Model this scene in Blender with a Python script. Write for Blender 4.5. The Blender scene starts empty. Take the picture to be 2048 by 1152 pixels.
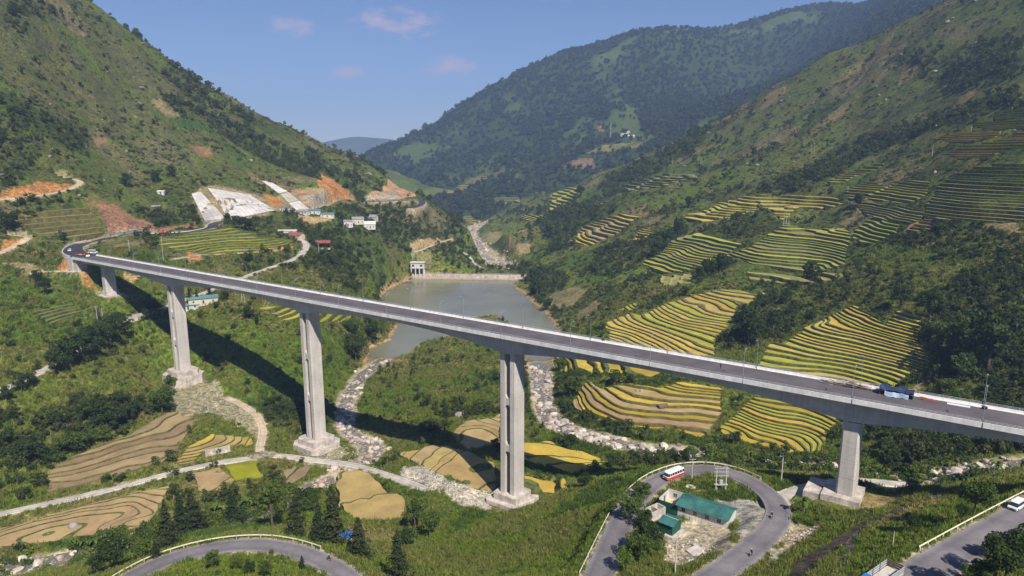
import bpy, bmesh, math, random, time
import numpy as np
from mathutils import Vector, Matrix
T0 = time.time()
random.seed(7)
rng = np.random.default_rng(7)
SC = bpy.context.scene
COL = SC.collection

# ------------------------------------------------------------------ camera
CAMZ = 163.0
FPX = 1365.3                      # focal length in photograph pixels (24 mm on a 36 mm wide frame)
PITCH = math.atan(265.0 / FPX)    # the drone's camera looks 11 degrees down
cam_d = bpy.data.cameras.new('camera')
cam_d.lens = 24.0; cam_d.sensor_width = 36.0
cam_d.clip_start = 1.0; cam_d.clip_end = 60000.0
cam = bpy.data.objects.new('camera', cam_d); COL.objects.link(cam)
cam.location = (0, 0, CAMZ); cam.rotation_euler = (math.pi / 2 - PITCH, 0, 0)
SC.camera = cam

# ------------------------------------------------------------------ sky, sun, exposure
SUN_EL = math.radians(47.0)
SUN_H = Vector((0.43, -0.90)).normalized()       # towards the sun, seen from above
world = bpy.data.worlds.new('World'); SC.world = world; world.use_nodes = True
wn = world.node_tree.nodes; wl = world.node_tree.links
for n in list(wn): wn.remove(n)
wo = wn.new('ShaderNodeOutputWorld'); bg = wn.new('ShaderNodeBackground')
sky = wn.new('ShaderNodeTexSky'); sky.sky_type = 'NISHITA'; sky.sun_disc = False
sky.sun_elevation = SUN_EL
sky.sun_rotation = math.atan2(SUN_H.x, SUN_H.y)
sky.altitude = 0.0; sky.air_density = 1.0; sky.dust_density = 0.0; sky.ozone_density = 6.0
bg.inputs['Strength'].default_value = 0.058
SKY_OUT = sky.outputs['Color']
# a few small fair-weather clouds low in the sky, lit warm by the sun: (direction as azimuth/elevation in degrees, half width, half height)
def wnode(t, **kw):
    n = wn.new(t)
    for k, v in kw.items(): setattr(n, k, v)
    return n
def wmath(op, a, b=None):
    n = wnode('ShaderNodeMath', operation=op)
    for i, q in enumerate((a, b)):
        if q is None: continue
        if isinstance(q, (int, float)): n.inputs[i].default_value = q
        else: wl.new(q, n.inputs[i])
    return n.outputs[0]
tc = wnode('ShaderNodeTexCoord'); sep = wnode('ShaderNodeSeparateXYZ'); wl.new(tc.outputs['Generated'], sep.inputs[0])
c_az = wmath('ARCTAN2', sep.outputs['X'], sep.outputs['Y']); c_el = wmath('ARCSINE', sep.outputs['Z'])
cn = wnode('ShaderNodeTexNoise'); cn.inputs['Scale'].default_value = 26.0; cn.inputs['Detail'].default_value = 7.0; cn.inputs['Roughness'].default_value = 0.62
mp = wnode('ShaderNodeMapping'); mp.inputs['Scale'].default_value = (1.0, 1.0, 2.2); wl.new(tc.outputs['Generated'], mp.inputs['Vector']); wl.new(mp.outputs[0], cn.inputs['Vector'])
total = None
for daz, del_, hw_, hh_, amt in ((-8.8, 10.2, 3.6, 1.2, 1.1), (-5.4, 6.9, 2.6, .9, 1.05), (-17.2, 9.6, 1.9, .9, .9), (-13.0, 6.3, 1.4, .6, .9), (3.6, 12.2, 2.6, .5, .5), (24.0, 17.0, 4.0, 1.3, .8), (-34.0, 14.0, 4.0, 1.2, .8), (70.0, 13.0, 5.0, 1.5, .9), (-95.0, 12.0, 5.0, 1.5, .9), (150.0, 15.0, 6.0, 1.6, .9)):
    a2 = wmath('POWER', wmath('DIVIDE', wmath('SUBTRACT', c_az, math.radians(daz)), math.radians(hw_)), 2.0); b2 = wmath('POWER', wmath('DIVIDE', wmath('SUBTRACT', c_el, math.radians(del_)), math.radians(hh_)), 2.0)
    e = wmath('MULTIPLY', wmath('SUBTRACT', 1.0, wmath('ADD', a2, b2)), 1.0); e = wmath('MAXIMUM', e, -1.0)
    k = wmath('ADD', wmath('MULTIPLY', e, .45), wmath('MULTIPLY', wmath('SUBTRACT', cn.outputs['Fac'], .5), 2.6)); k = wmath('MULTIPLY', wmath('MINIMUM', wmath('MAXIMUM', wmath('MULTIPLY', wmath('MULTIPLY', k, 1.6), wmath('GREATER_THAN', e, -.9)), 0.0), 1.0), amt * .62)
    k = wmath('MULTIPLY', k, wmath('MINIMUM', wmath('MAXIMUM', wmath('MULTIPLY', wmath('ADD', e, .6), 1.4), 0.0), 1.0))
    total = k if total is None else wmath('MAXIMUM', total, k)
cmx = wnode('ShaderNodeMix', data_type='RGBA'); wl.new(total, cmx.inputs['Factor']); wl.new(SKY_OUT, cmx.inputs['A']); cmx.inputs['B'].default_value = (8.2, 6.3, 6.9, 1)
SKY_OUT = cmx.outputs['Result']
sat = wnode('ShaderNodeMix', data_type='RGBA', blend_type='MULTIPLY'); sat.inputs['Factor'].default_value = 1.0; wl.new(SKY_OUT, sat.inputs['A']); sat.inputs['B'].default_value = (1.0, .98, 1.12, 1); SKY_OUT = sat.outputs['Result']
wl.new(SKY_OUT, bg.inputs['Color']); wl.new(bg.outputs['Background'], wo.inputs['Surface'])
sun_d = bpy.data.lights.new('sun', 'SUN'); sun_d.energy = 4.6; sun_d.angle = math.radians(0.53); sun_d.color = (1.0, 0.95, 0.87)
sun = bpy.data.objects.new('sun', sun_d); COL.objects.link(sun)
sd = Vector((SUN_H.x * math.cos(SUN_EL), SUN_H.y * math.cos(SUN_EL), math.sin(SUN_EL)))
sun.rotation_euler = sd.to_track_quat('Z', 'Y').to_euler(); sun.location = (60, -120, 400)
vs = SC.view_settings; vs.view_transform = 'Standard'; vs.look = 'None'; vs.exposure = 0.50; vs.gamma = 1.0; vs.use_curve_mapping = False
SC.render.engine = 'CYCLES'
cy = SC.cycles
cy.use_denoising = True; cy.max_bounces = 5; cy.diffuse_bounces = 2; cy.glossy_bounces = 2; cy.transmission_bounces = 2
cy.volume_bounces = 0; cy.transparent_max_bounces = 4; cy.caustics_reflective = False; cy.caustics_refractive = False
cy.use_adaptive_sampling = True; cy.adaptive_threshold = 0.02

# ------------------------------------------------------------------ photograph pixel -> ray
CT, ST = math.cos(PITCH), math.sin(PITCH)
def rays(uv):
    uv = np.asarray(uv, float).reshape(-1, 2)
    x = (uv[:, 0] - 1024) / FPX; y = (uv[:, 1] - 576) / FPX
    return np.stack([x, CT - y * ST, -(ST + y * CT)], 1)
def at_Y(u, v, Y):
    d = rays([(u, v)])[0]; s = Y / d[1]
    return (d[0] * s, Y, CAMZ + d[2] * s)
def at_z(u, v, z):
    d = rays([(u, v)])[0]; s = (z - CAMZ) / d[2]
    return (d[0] * s, d[1] * s, z)

# ------------------------------------------------------------------ noise
def _hash(ix, iy, seed):
    n = (ix.astype(np.int64) * 374761393 + iy.astype(np.int64) * 668265263 + seed * 1442695041) & 0xFFFFFFFF
    n = ((n ^ (n >> 13)) * 1274126177) & 0xFFFFFFFF
    n = n ^ (n >> 16)
    return (n & 0xFFFF) / 65535.0
def vnoise(x, y, seed=0):
    x = np.asarray(x, float); y = np.asarray(y, float)
    ix = np.floor(x); iy = np.floor(y); fx = x - ix; fy = y - iy
    fx = fx * fx * fx * (fx * (fx * 6 - 15) + 10); fy = fy * fy * fy * (fy * (fy * 6 - 15) + 10)
    a = _hash(ix, iy, seed); b = _hash(ix + 1, iy, seed); c = _hash(ix, iy + 1, seed); d = _hash(ix + 1, iy + 1, seed)
    return (a * (1 - fx) + b * fx) * (1 - fy) + (c * (1 - fx) + d * fx) * fy
def fbm(x, y, wl, octs=4, seed=0):
    s = 0.0; a = 1.0; t = 0.0; f = 1.0 / wl
    for o in range(octs):
        # rotate every octave so that the lattice does not show
        c, sn = math.cos(0.6 + o * 1.1), math.sin(0.6 + o * 1.1)
        s = s + a * (vnoise((x * c - y * sn) * f, (x * sn + y * c) * f, seed + o * 17) * 2 - 1); t += a; a *= 0.5; f *= 2.03
    return s / t
def sstep(a, b, x):
    t = np.clip((x - a) / (b - a), 0, 1); return t * t * (3 - 2 * t)

# ------------------------------------------------------------------ bridge frame (needed by the terrain)
DECK_Z = 100.0
BD = np.array([-0.821, 0.571]); BN = np.array([-0.571, -0.821])     # along the deck to the far end / towards the near side
P4 = np.array([0.1, 239.9])
SPAN = 113.0
PIERS = [P4 - BD * SPAN, P4, P4 + BD * SPAN, P4 + BD * SPAN * 2, P4 + BD * SPAN * 2.665]     # nearest (right) to farthest (left)

# ------------------------------------------------------------------ terrain control points
A = []   # (x, y, z)
def a_(u, v, Y): A.append(at_Y(u, v, Y))
def az_(u, v, z): A.append(at_z(u, v, z))
# pier feet
for p, zz in zip(PIERS, (72, 36, 28.5, 42, 80)): A.append((p[0], p[1], zz))
# reservoir shore and river, water level 25
for u, v in [(740, 735), (770, 690), (800, 640), (760, 590), (830, 565), (900, 562), (1000, 560), (1060, 600), (1110, 650), (1000, 640), (900, 640), (850, 690)]:
    az_(u, v, 24.5)
for u, v, z in [(690, 790, 26), (680, 850, 27), (720, 900, 28), (640, 985, 28.6), (1080, 760, 26), (1080, 850, 30), (1180, 870, 32), (1320, 900, 34),
                (800, 780, 30), (900, 720, 31), (1000, 700, 28), (900, 800, 32), (960, 860, 34), (1000, 940, 36), (1120, 920, 36), (1200, 925, 35),
                (870, 950, 35), (760, 1000, 35), (520, 915, 33), (360, 945, 33), (200, 985, 33), (0, 1030, 33), (150, 1050, 31), (60, 1140, 30.5), (330, 1050, 32), (420, 980, 33),
                (560, 1020, 33), (450, 870, 35), (560, 850, 33), (480, 800, 37), (620, 800, 31)]: az_(u, v, z)
# left bank
for u, v, Y in [(0, 0, 720), (0, 200, 610), (0, 300, 560), (0, 400, 500), (0, 500, 445), (0, 600, 375), (0, 700, 322), (0, 790, 290), (0, 900, 268),
                (150, 870, 285), (250, 830, 306), (330, 790, 340), (200, 700, 350), (100, 640, 365), (270, 640, 398), (300, 700, 388), (60, 755, 310),
                (430, 575, 440), (480, 640, 405), (480, 720, 372), (560, 690, 395), (640, 700, 400), (700, 660, 450), (560, 590, 455), (650, 590, 490), (740, 590, 500),
                (600, 515, 545), (640, 540, 530), (700, 500, 610), (740, 452, 740), (770, 540, 690), (850, 490, 800), (880, 475, 880), (850, 440, 930), (900, 500, 850),
                (520, 480, 555), (350, 505, 500), (560, 500, 540), (400, 520, 490), (840, 403, 1010), (765, 402, 930), (790, 430, 880),
                (300, 420, 610), (200, 400, 570), (450, 400, 640), (550, 415, 700), (640, 400, 790), (640, 360, 850), (300, 300, 740), (450, 320, 790), (550, 350, 840),
                (150, 200, 720), (300, 200, 840), (700, 360, 960), (760, 375, 1040), (400, 250, 860), (620, 440, 690), (680, 430, 730)]: a_(u, v, Y)
# left mountain skyline
for u, v, Y in [(80, -60, 880), (170, 0, 900), (260, 65, 950), (350, 136, 1000), (420, 178, 1040), (480, 218, 1080), (540, 254, 1110), (600, 279, 1130), (650, 310, 1145), (700, 335, 1150), (750, 360, 1150), (790, 386, 1150), (830, 400, 1120)]:
    a_(u, v, Y)
    x, y, z = A[-1]; A.append((x - 40, y + 330, z - 190))
# approach road
for u, v, z in [(140, 500, 99.5), (230, 478, 100), (366, 466, 102), (430, 454, 103), (618, 422, 104), (711, 405, 104)]: az_(u, v, z)
# near side: the slope the hairpin lies on
for u, v, z in [(1195, 1152, 74), (1255, 1020, 68), (1350, 950, 66), (1450, 948, 67), (1540, 990, 69), (1560, 1030, 70), (1500, 1100, 73), (1400, 1050, 70), (1400, 1152, 75),
                (1230, 960, 60), (1150, 1000, 52), (1100, 1060, 56), (1050, 1152, 62), (950, 1060, 42), (900, 1152, 52), (1640, 960, 68.5), (1740, 972, 60), (1830, 984, 57), (1600, 1060, 72),
                (1700, 1060, 76), (1640, 1130, 79), (1800, 1060, 80), (1900, 1000, 76), (2000, 950, 70), (1980, 1050, 86), (1850, 1145, 90), (1960, 1075, 89), (2048, 1030, 87), (1900, 1180, 94),
                (700, 1152, 64), (600, 1110, 62), (480, 1095, 61.5), (330, 1122, 62), (200, 1165, 62), (480, 1152, 67), (300, 1090, 46), (480, 1070, 49), (700, 1080, 50), (600, 1060, 43), (800, 1080, 42), (250, 1130, 52),
                (1842, 977, 51), (1915, 941, 56), (1963, 938, 58), (2048, 925, 61), (1700, 938, 46), (1560, 928, 39), (1420, 918, 36)]: az_(u, v, z)
for x, y, z in [(0, 30, 118), (-120, 60, 108), (120, 50, 122), (-60, 100, 90), (60, 100, 92), (200, 90, 112), (-220, 120, 70), (-330, 180, 40), (300, 150, 98), (320, 220, 88), (-20, 128, 74), (420, 300, 120), (-280, 230, 40)]:
    A.append((x, y, z))
# right bank
for u, v, Y in [(1110, 700, 430), (1250, 740, 372), (1350, 640, 440), (1500, 590, 482), (1200, 800, 335), (1400, 800, 328), (1560, 850, 302), (1650, 905, 272), (1780, 900, 252), (1900, 880, 252), (2048, 880, 240),
                (1600, 740, 345), (1700, 700, 365), (1800, 640, 372), (1850, 740, 322), (2048, 700, 310), (2048, 600, 345), (2048, 500, 388), (2048, 400, 455), (2048, 320, 520), (2048, 250, 590), (2048, 120, 740), (2048, 0, 880),
                (1900, 500, 420), (1900, 400, 500), (1900, 330, 590), (1900, 250, 690), (1900, 120, 880), (1700, 600, 425), (1700, 520, 505), (1700, 455, 590), (1700, 400, 665), (1700, 330, 780), (1700, 250, 900), (1700, 160, 1080),
                (1550, 520, 545), (1570, 445, 640), (1500, 400, 760), (1500, 330, 910), (1500, 270, 1100), (1350, 540, 590), (1350, 470, 710), (1350, 420, 830), (1350, 350, 1080), (1250, 600, 520), (1200, 640, 480),
                (1130, 570, 660), (1200, 520, 690), (1200, 450, 880), (1150, 480, 840), (1200, 400, 1120), (1100, 440, 1080), (1100, 400, 1400), (1040, 450, 1250), (1080, 500, 900), (1080, 530, 800)]: a_(u, v, Y)
for u, v, Y in [(1960, -40, 1020), (1900, 0, 1100), (1800, 56, 1180), (1700, 108, 1260), (1600, 170, 1340), (1500, 238, 1400), (1420, 288, 1480), (1350, 332, 1550), (1260, 372, 1640), (1180, 398, 1720), (1080, 385, 1820)]:
    a_(u, v, Y)
    x, y, z = A[-1]; A.append((x + 60, y + 420, z - 260))
# river below the dam
for u, v, z in [(1000, 535, 15), (960, 490, 12), (930, 465, 10), (985, 442, 7), (940, 415, 12), (900, 405, 10), (870, 398, 5)]: az_(u, v, z)
for x, y, z in [(-150, 1450, -40), (-100, 2000, -60), (200, 2200, -120), (600, 2100, 0), (900, 1700, 150), (1200, 1300, 420), (-500, 1500, -20), (-900, 1300, 200), (-900, 700, 480), (-700, 450, 320), (700, 500, 330), (900, 800, 470), (-500, 250, 180), (560, 330, 210), (-200, 2700, -150), (800, 2700, -150)]:
    A.append((x, y, z))
# the wooded mountain behind
Bp = []
for u, v, Y in [(735, 289, 2900), (780, 276, 3000), (830, 262, 3100), (930, 205, 3200), (1020, 160, 3300), (1130, 105, 3300), (1230, 75, 3300), (1350, 62, 3200), (1400, 78, 3350), (1500, 66, 3500), (1600, 92, 3500), (1700, 66, 3300), (1760, 20, 3000), (1850, -40, 2700), (2048, -120, 2400)]:
    Bp.append(at_Y(u, v, Y)); x, y, z = Bp[-1]; Bp.append((x + 100, y + 700, z - 300))
for u, v, Y in [(1420, 100, 2850), (1270, 135, 2800), (1120, 210, 2700), (1000, 280, 2550), (900, 320, 2400), (1480, 180, 2750), (1350, 200, 2450), (1250, 270, 2150), (1200, 320, 2000), (1280, 310, 1950), (1130, 330, 2000), (1000, 340, 2150), (900, 350, 2200),
                (850, 350, 2350), (800, 355, 2500), (820, 375, 2250), (900, 385, 1950), (1000, 372, 1950), (1600, 130, 2500), (1750, 60, 2100), (780, 330, 2700), (870, 300, 2750), (1050, 355, 2000)]:
    Bp.append(at_Y(u, v, Y))
for x, y, z in [(-800, 1700, -200), (-300, 1650, -40), (100, 1600, -60), (500, 1500, -60), (1000, 1300, 50), (1500, 1200, 300), (-600, 2500, -150), (-700, 3300, -100), (-1500, 2500, -300), (-1500, 4500, -300), (0, 5000, 100), (3000, 2500, 700), (3000, 4500, 300), (2000, 1500, 500), (0, 900, -300), (1000, 700, -300), (-1000, 900, -300)]:
    Bp.append((x, y, z))

def tps_fit(P, reg=0.0):
    P = np.array(P, float); xy = P[:, :2] / 1000.0; n = len(P)
    d2 = ((xy[:, None] - xy[None]) ** 2).sum(-1)
    K = 0.5 * d2 * np.log(d2 + 1e-12) + np.eye(n) * reg
    Q = np.concatenate([np.ones((n, 1)), xy], 1)
    M = np.zeros((n + 3, n + 3)); M[:n, :n] = K; M[:n, n:] = Q; M[n:, :n] = Q.T
    w = np.linalg.solve(M, np.concatenate([P[:, 2], np.zeros(3)]))
    return xy, w
def tps_eval(f, x, y):
    xy, w = f; out = np.empty(x.size); X = x.ravel() / 1000.0; Y = y.ravel() / 1000.0; n = len(xy)
    for i in range(0, X.size, 20000):
        dx = X[i:i + 20000, None] - xy[None, :, 0]; dy = Y[i:i + 20000, None] - xy[None, :, 1]
        d2 = dx * dx + dy * dy
        out[i:i + 20000] = (0.5 * d2 * np.log(d2 + 1e-12)) @ w[:n] + w[n] + w[n + 1] * X[i:i + 20000] + w[n + 2] * Y[i:i + 20000]
    return out.reshape(x.shape)

# ------------------------------------------------------------------ the terrain grid: fans out from the near slope, fine near and coarse far
NA, NR = 961, 800
AZ = np.radians(np.linspace(-47, 47, NA))
LR0, LR1 = math.log(42.0), math.log(5200.0)
LR = np.linspace(LR0, LR1, NR)
GA, GL = np.meshgrid(AZ, LR)                      # [r, a]
GX = np.exp(GL) * np.sin(GA); GY = np.exp(GL) * np.cos(GA)
fA = tps_fit(A, 2e-4); fB = tps_fit(Bp, 2e-4)
sub = (slice(None, None, 4), slice(None, None, 4))
def upsample(c, ri, ai):
    i0 = np.clip(np.floor(ri).astype(int), 0, c.shape[0] - 2); j0 = np.clip(np.floor(ai).astype(int), 0, c.shape[1] - 2)
    fi = ri - i0; fj = ai - j0
    return (c[i0, j0] * (1 - fj) + c[i0, j0 + 1] * fj) * (1 - fi) + (c[i0 + 1, j0] * (1 - fj) + c[i0 + 1, j0 + 1] * fj) * fi
cr = np.arange(0, NR + 3, 4); ca = np.arange(0, NA + 3, 4)
cl = LR0 + cr * (LR[1] - LR[0]); caz = AZ[0] + ca * (AZ[1] - AZ[0])
CA_, CL_ = np.meshgrid(caz, cl); CX = np.exp(CL_) * np.sin(CA_); CY = np.exp(CL_) * np.cos(CA_)
hA = tps_eval(fA, CX, CY); hB = tps_eval(fB, CX, CY)
RI, AI = np.meshgrid(np.arange(NR) / 4.0, np.arange(NA) / 4.0, indexing='ij')
hA = upsample(hA, RI, AI); hB = upsample(hB, RI, AI)
# ------------------------------------------------------------------ heights: hill shapes, spurs, gullies
R = np.exp(GL)
hill = sstep(6, 70, np.abs(hA - 33)) * sstep(150, 420, R)
evenf = np.ones_like(hA)                                # the graded cuttings are even
for cx_, cy_, cr_ in ((-285, 640, 70), (-245, 690, 75), (-205, 765, 70)): evenf *= sstep(cr_, cr_ + 60, np.hypot(GX - cx_, GY - cy_))
hill = hill * (.12 + .88 * evenf)
hA = hA + hill * (fbm(GX, GY, 150, 3, 3) * (5 + R * 0.009) + fbm(GX, GY, 46, 3, 11) * (1.6 + R * 0.002)) + fbm(GX, GY, 14, 3, 23) * (0.25 + 0.5 * hill)
hB = hB + fbm(GX, GY, 620, 5, 5) * 36 + (0.5 - np.abs(fbm(GX, GY, 420, 3, 9))) * 40 - 22
hA = hA + evenf * sstep(420, 760, R) * sstep(60, 120, hA) * (.42 - np.abs(fbm(GX + .35 * GY, GY, 150, 3, 59))) * 16
H = np.maximum(hA, hB)
DA = AZ[1] - AZ[0]; DL = LR[1] - LR[0]
def grid_ij(x, y):
    x = np.asarray(x, float); y = np.asarray(y, float)
    return (0.5 * np.log(x * x + y * y + 1e-9) - LR0) / DL, (np.arctan2(x, y) - AZ[0]) / DA
def samp(G, x, y):
    i, j = grid_ij(x, y)
    i = np.clip(i, 0, NR - 1.001); j = np.clip(j, 0, NA - 1.001)
    return upsample(G, i, j)
def Hq(x, y): return samp(H, x, y)
def at(uv):
    """photograph pixels -> points on the ground (first hit of the ray with the terrain)"""
    d = rays(uv); n = len(d); hd = np.hypot(d[:, 0], d[:, 1])
    rr = np.exp(np.linspace(math.log(60), LR1 - 0.01, 1500))
    out = np.empty((n, 3))
    for k in range(n):
        s = rr / hd[k]; x = d[k, 0] * s; y = d[k, 1] * s; z = CAMZ + d[k, 2] * s
        df = z - Hq(x, y); idx = np.nonzero(df < 0)[0]
        i = idx[0] if len(idx) else len(rr) - 1
        i = max(i, 1); a = df[i - 1]; b = df[i]; t = a / (a - b) if a != b else 0
        t = min(max(t, 0), 1)
        out[k] = (x[i - 1] + (x[i] - x[i - 1]) * t, y[i - 1] + (y[i] - y[i - 1]) * t, 0)
    out[:, 2] = Hq(out[:, 0], out[:, 1])
    return out
def at1(u, v): return Vector(at([(u, v)])[0])
def project(x, y, z):
    zc = y * CT - (z - CAMZ) * ST
    return 1024 + FPX * x / zc, 576 + FPX * (-(z - CAMZ) * CT - y * ST) / zc
# ------------------------------------------------------------------ polygon and polyline helpers in the ground plane
def bbox_cells(xs, ys, pad):
    """index window of the grid that covers a set of points"""
    x0, x1, y0, y1 = min(xs) - pad, max(xs) + pad, min(ys) - pad, max(ys) + pad
    cx = np.array([x0, x1, x0, x1, (x0 + x1) / 2, x0, x1, (x0 + x1) / 2]); cyy = np.array([y0, y0, y1, y1, y0, (y0 + y1) / 2, (y0 + y1) / 2, y1])
    cyy = np.maximum(cyy, 5)
    i, j = grid_ij(cx, cyy)
    return slice(max(0, int(i.min()) - 2), min(NR, int(i.max()) + 3)), slice(max(0, int(j.min()) - 2), min(NA, int(j.max()) + 3))
def poly_sd(px, py, poly):
    """signed distance to a polygon, positive inside"""
    px = np.asarray(px, float); py = np.asarray(py, float); P = np.asarray(poly, float)[:, :2]
    d2 = np.full(px.shape, 1e18); ins = np.zeros(px.shape, bool); n = len(P)
    for k in range(n):
        ax, ay = P[k]; bx, by = P[(k + 1) % n]; ex, ey = bx - ax, by - ay; L = ex * ex + ey * ey + 1e-12
        t = np.clip(((px - ax) * ex + (py - ay) * ey) / L, 0, 1)
        d2 = np.minimum(d2, (px - ax - t * ex) ** 2 + (py - ay - t * ey) ** 2)
        c = ((ay > py) != (by > py)) & (px < (bx - ax) * (py - ay) / (by - ay + 1e-12) + ax)
        ins ^= c
    return np.where(ins, 1, -1) * np.sqrt(d2)
def line_d(px, py, line, vals=None):
    """distance to a polyline and the value interpolated along it"""
    px = np.asarray(px, float); L = np.asarray(line, float); best = np.full(px.shape, 1e9); val = np.zeros(px.shape)
    for k in range(len(L) - 1):
        ax, ay = L[k, :2]; bx, by = L[k + 1, :2]; ex, ey = bx - ax, by - ay; q = ex * ex + ey * ey + 1e-12
        t = np.clip(((px - ax) * ex + (py - ay) * ey) / q, 0, 1)
        d = np.hypot(px - ax - t * ex, py - ay - t * ey); m = d < best
        best = np.where(m, d, best)
        if vals is not None: val = np.where(m, vals[k] + (vals[k + 1] - vals[k]) * t, val)
    return best, val
def smooth_line(P, step=2.0, rounds=2):
    P = np.asarray(P, float)
    for _ in range(rounds):                       # corner cutting, ends kept
        Q = [P[0]]
        for a, b in zip(P[:-1], P[1:]): Q += [a * 0.75 + b * 0.25, a * 0.25 + b * 0.75]
        Q.append(P[-1]); P = np.array(Q)
    d = np.concatenate([[0], np.cumsum(np.linalg.norm(np.diff(P[:, :2], axis=0), axis=1))])
    n = max(2, int(d[-1] / step) + 1); t = np.linspace(0, d[-1], n)
    return np.stack([np.interp(t, d, P[:, k]) for k in range(P.shape[1])], 1)

# masks over the grid: 1 = bare of plants
BARE = np.zeros_like(H)
COVER = None
# ------------------------------------------------------------------ water: reservoir and streams
WATER_Z = 25.0
shore_px = [(835, 556), (800, 567), (776, 579), (757, 597), (775, 620), (794, 642), (795, 652), (781, 682), (764, 687), (742, 696), (737, 711), (727, 728), (751, 738), (781, 731), (810, 711), (849, 683),
            (895, 676), (915, 655), (945, 634), (990, 630), (1012, 642), (1035, 680), (1050, 710), (1055, 745), (1098, 745), (1105, 720), (1113, 690), (1114, 655), (1090, 625), (1065, 605), (1050, 590), (1024, 572), (1044, 556)]
shore = np.array([at_z(u, v, WATER_Z)[:2] for u, v in shore_px])
DAM_A = np.array(at_z(780, 553, 27)[:2]); DAM_B = np.array(at_z(1052, 556, 27)[:2])
w = bbox_cells(shore[:, 0], shore[:, 1], 60)
jx = fbm(GX[w], GY[w], 9, 2, 41) * 1.6; jy = fbm(GX[w], GY[w], 9, 2, 43) * 1.6
sdw = poly_sd(GX[w] + jx, GY[w] + jy, shore)
hw = H[w]
dsh = np.clip(-sdw, 0, 60)
low = WATER_Z + .3 + dsh * .32
tb = sstep(1.5, 13, dsh)
H[w] = np.where(sdw > 0, WATER_Z - np.clip(sdw * 0.35, 0.05, 3.0), np.maximum(WATER_Z + .3 + np.clip(dsh, 0, 3) * .2, low * (1 - tb) + hw * tb))
SHORE = np.full(H.shape, -99.0); SHORE[w] = sdw
streams_px = {
 'left': ([(765, 722, 24.9), (735, 742, 25.3), (712, 765, 25.6), (697, 792, 26), (690, 830, 26.5), (690, 858, 26.9), (712, 876, 27.2), (748, 888, 27.4), (752, 905, 27.6), (728, 926, 27.8), (690, 942, 28), (640, 968, 28.2), (608, 990, 28.4), (540, 1032, 28.8), (450, 1058, 29.2), (330, 1088, 29.6), (200, 1104, 30), (130, 1116, 30.2), (60, 1130, 30.4), (-40, 1150, 30.8)], 3.8),
 'right': ([(1078, 730, 24.9), (1083, 765, 26.3), (1083, 800, 27.6), (1092, 830, 28.8), (1120, 855, 30.2), (1180, 875, 31.6), (1260, 895, 33), (1330, 905, 34), (1420, 918, 35.5)], 5.2),
 'creek': ([(1400, 915, 35.3), (1560, 930, 38.5), (1700, 938, 44), (1790, 965, 48), (1842, 972, 50), (1915, 944, 53), (1963, 936, 55), (2060, 925, 58)], 3.0)}
STREAM = {}
streams_px['far'] = ([(1036, 545, 17), (1000, 532, 14.8), (965, 500, 12.6), (934, 472, 10.5), (940, 458, 9.4), (965, 448, 8.2), (992, 441, 7.2)], 17.0)
for k, (pp, wd) in streams_px.items():
    L = smooth_line([at_z(*p) for p in pp], 2.5)
    L[:, 0] += fbm(L[:, 0], L[:, 1], 14, 2, 61) * 1.2
    STREAM[k] = (L, wd)
    w = bbox_cells(L[:, 0], L[:, 1], 40)
    d, z = line_d(GX[w], GY[w], L, L[:, 2])
    hwid = wd * (1 + 0.35 * fbm(GX[w], GY[w], 24, 2, 5))
    prof = np.where(d < hwid, z - 0.7 * (1 - (d / hwid) ** 2), z + (d - hwid) * 0.16 + 0.05)
    b = sstep(hwid * 0.9, hwid + 18, d)
    H[w] = np.where(d < hwid + 18, np.minimum(prof * (1 - b) + H[w] * b, np.maximum(H[w], prof)), H[w])
    H[w] = np.where(d < hwid + 2, np.maximum(np.minimum(H[w], prof + 0.3), prof - 0.1), H[w])
    BARE[w] = np.maximum(BARE[w], (1 - sstep(hwid + 1, hwid + 4, d)) if k != 'far' else (d < 34) * 1.0)
BARE = np.maximum(BARE, (SHORE > -1.5) * 1.0)
# level pads round the pier feet
PADS = [(PIERS[0], 69.8, 9, 9), (PIERS[1], 34.2, 10, 12), (PIERS[2], 27.2, 13, 12), (PIERS[3], 37.4, 15, 12), (PIERS[4], 78.6, 7, 9)]
for p, zp, r0, bl in PADS:
    w = bbox_cells([p[0]], [p[1]], r0 + bl + 4); d = np.hypot(GX[w] - p[0], GY[w] - p[1]); b = sstep(r0, r0 + bl, d)
    H[w] = zp * (1 - b) + H[w] * b; BARE[w] = np.maximum(BARE[w], (d < r0 + 1.5) * 1.0)
# ------------------------------------------------------------------ roads and tracks: a level bench is cut into the slope
ROADS = {}
def road(name, px, width, zs=None, smooth=9, bench=2.2, endz=None):
    P = np.array([at_z(*p) if len(p) == 3 else at([p])[0] for p in px])
    L = smooth_line(P, 2.0)
    z = L[:, 2].copy()
    for _ in range(smooth): z[1:-1] = (z[:-2] + 2 * z[1:-1] + z[2:]) / 4
    for _ in range(3): z = np.convolve(np.pad(z, smooth, 'edge'), np.ones(2 * smooth + 1) / (2 * smooth + 1), 'valid')
    L[:, 2] = z
    ROADS[name] = (L, width)
    w = bbox_cells(L[:, 0], L[:, 1], 25)
    d, zz = line_d(GX[w], GY[w], L, z)
    hb = width / 2 + bench * 0.5
    b = sstep(hb, hb + bench + 3.5, d)
    H[w] = np.where(d < hb + bench + 3.6, (zz - 0.18) * (1 - b) + H[w] * b, H[w])
    BARE[w] = np.maximum(BARE[w], 1 - sstep(width / 2 + 0.2, width / 2 + 1.0, d))
road('hairpin', [(1175, 1180, 76), (1195, 1152, 74.5), (1225, 1090, 71), (1255, 1022, 68.5), (1300, 972, 67), (1350, 950, 66.5), (1400, 944, 66.5), (1450, 948, 67), (1500, 965, 68), (1542, 992, 69.5), (1560, 1022, 71), (1550, 1052, 72.5), (1510, 1092, 74.5), (1460, 1130, 76.5), (1400, 1170, 78.5), (1330, 1210, 80.5)], 6.3)
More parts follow.
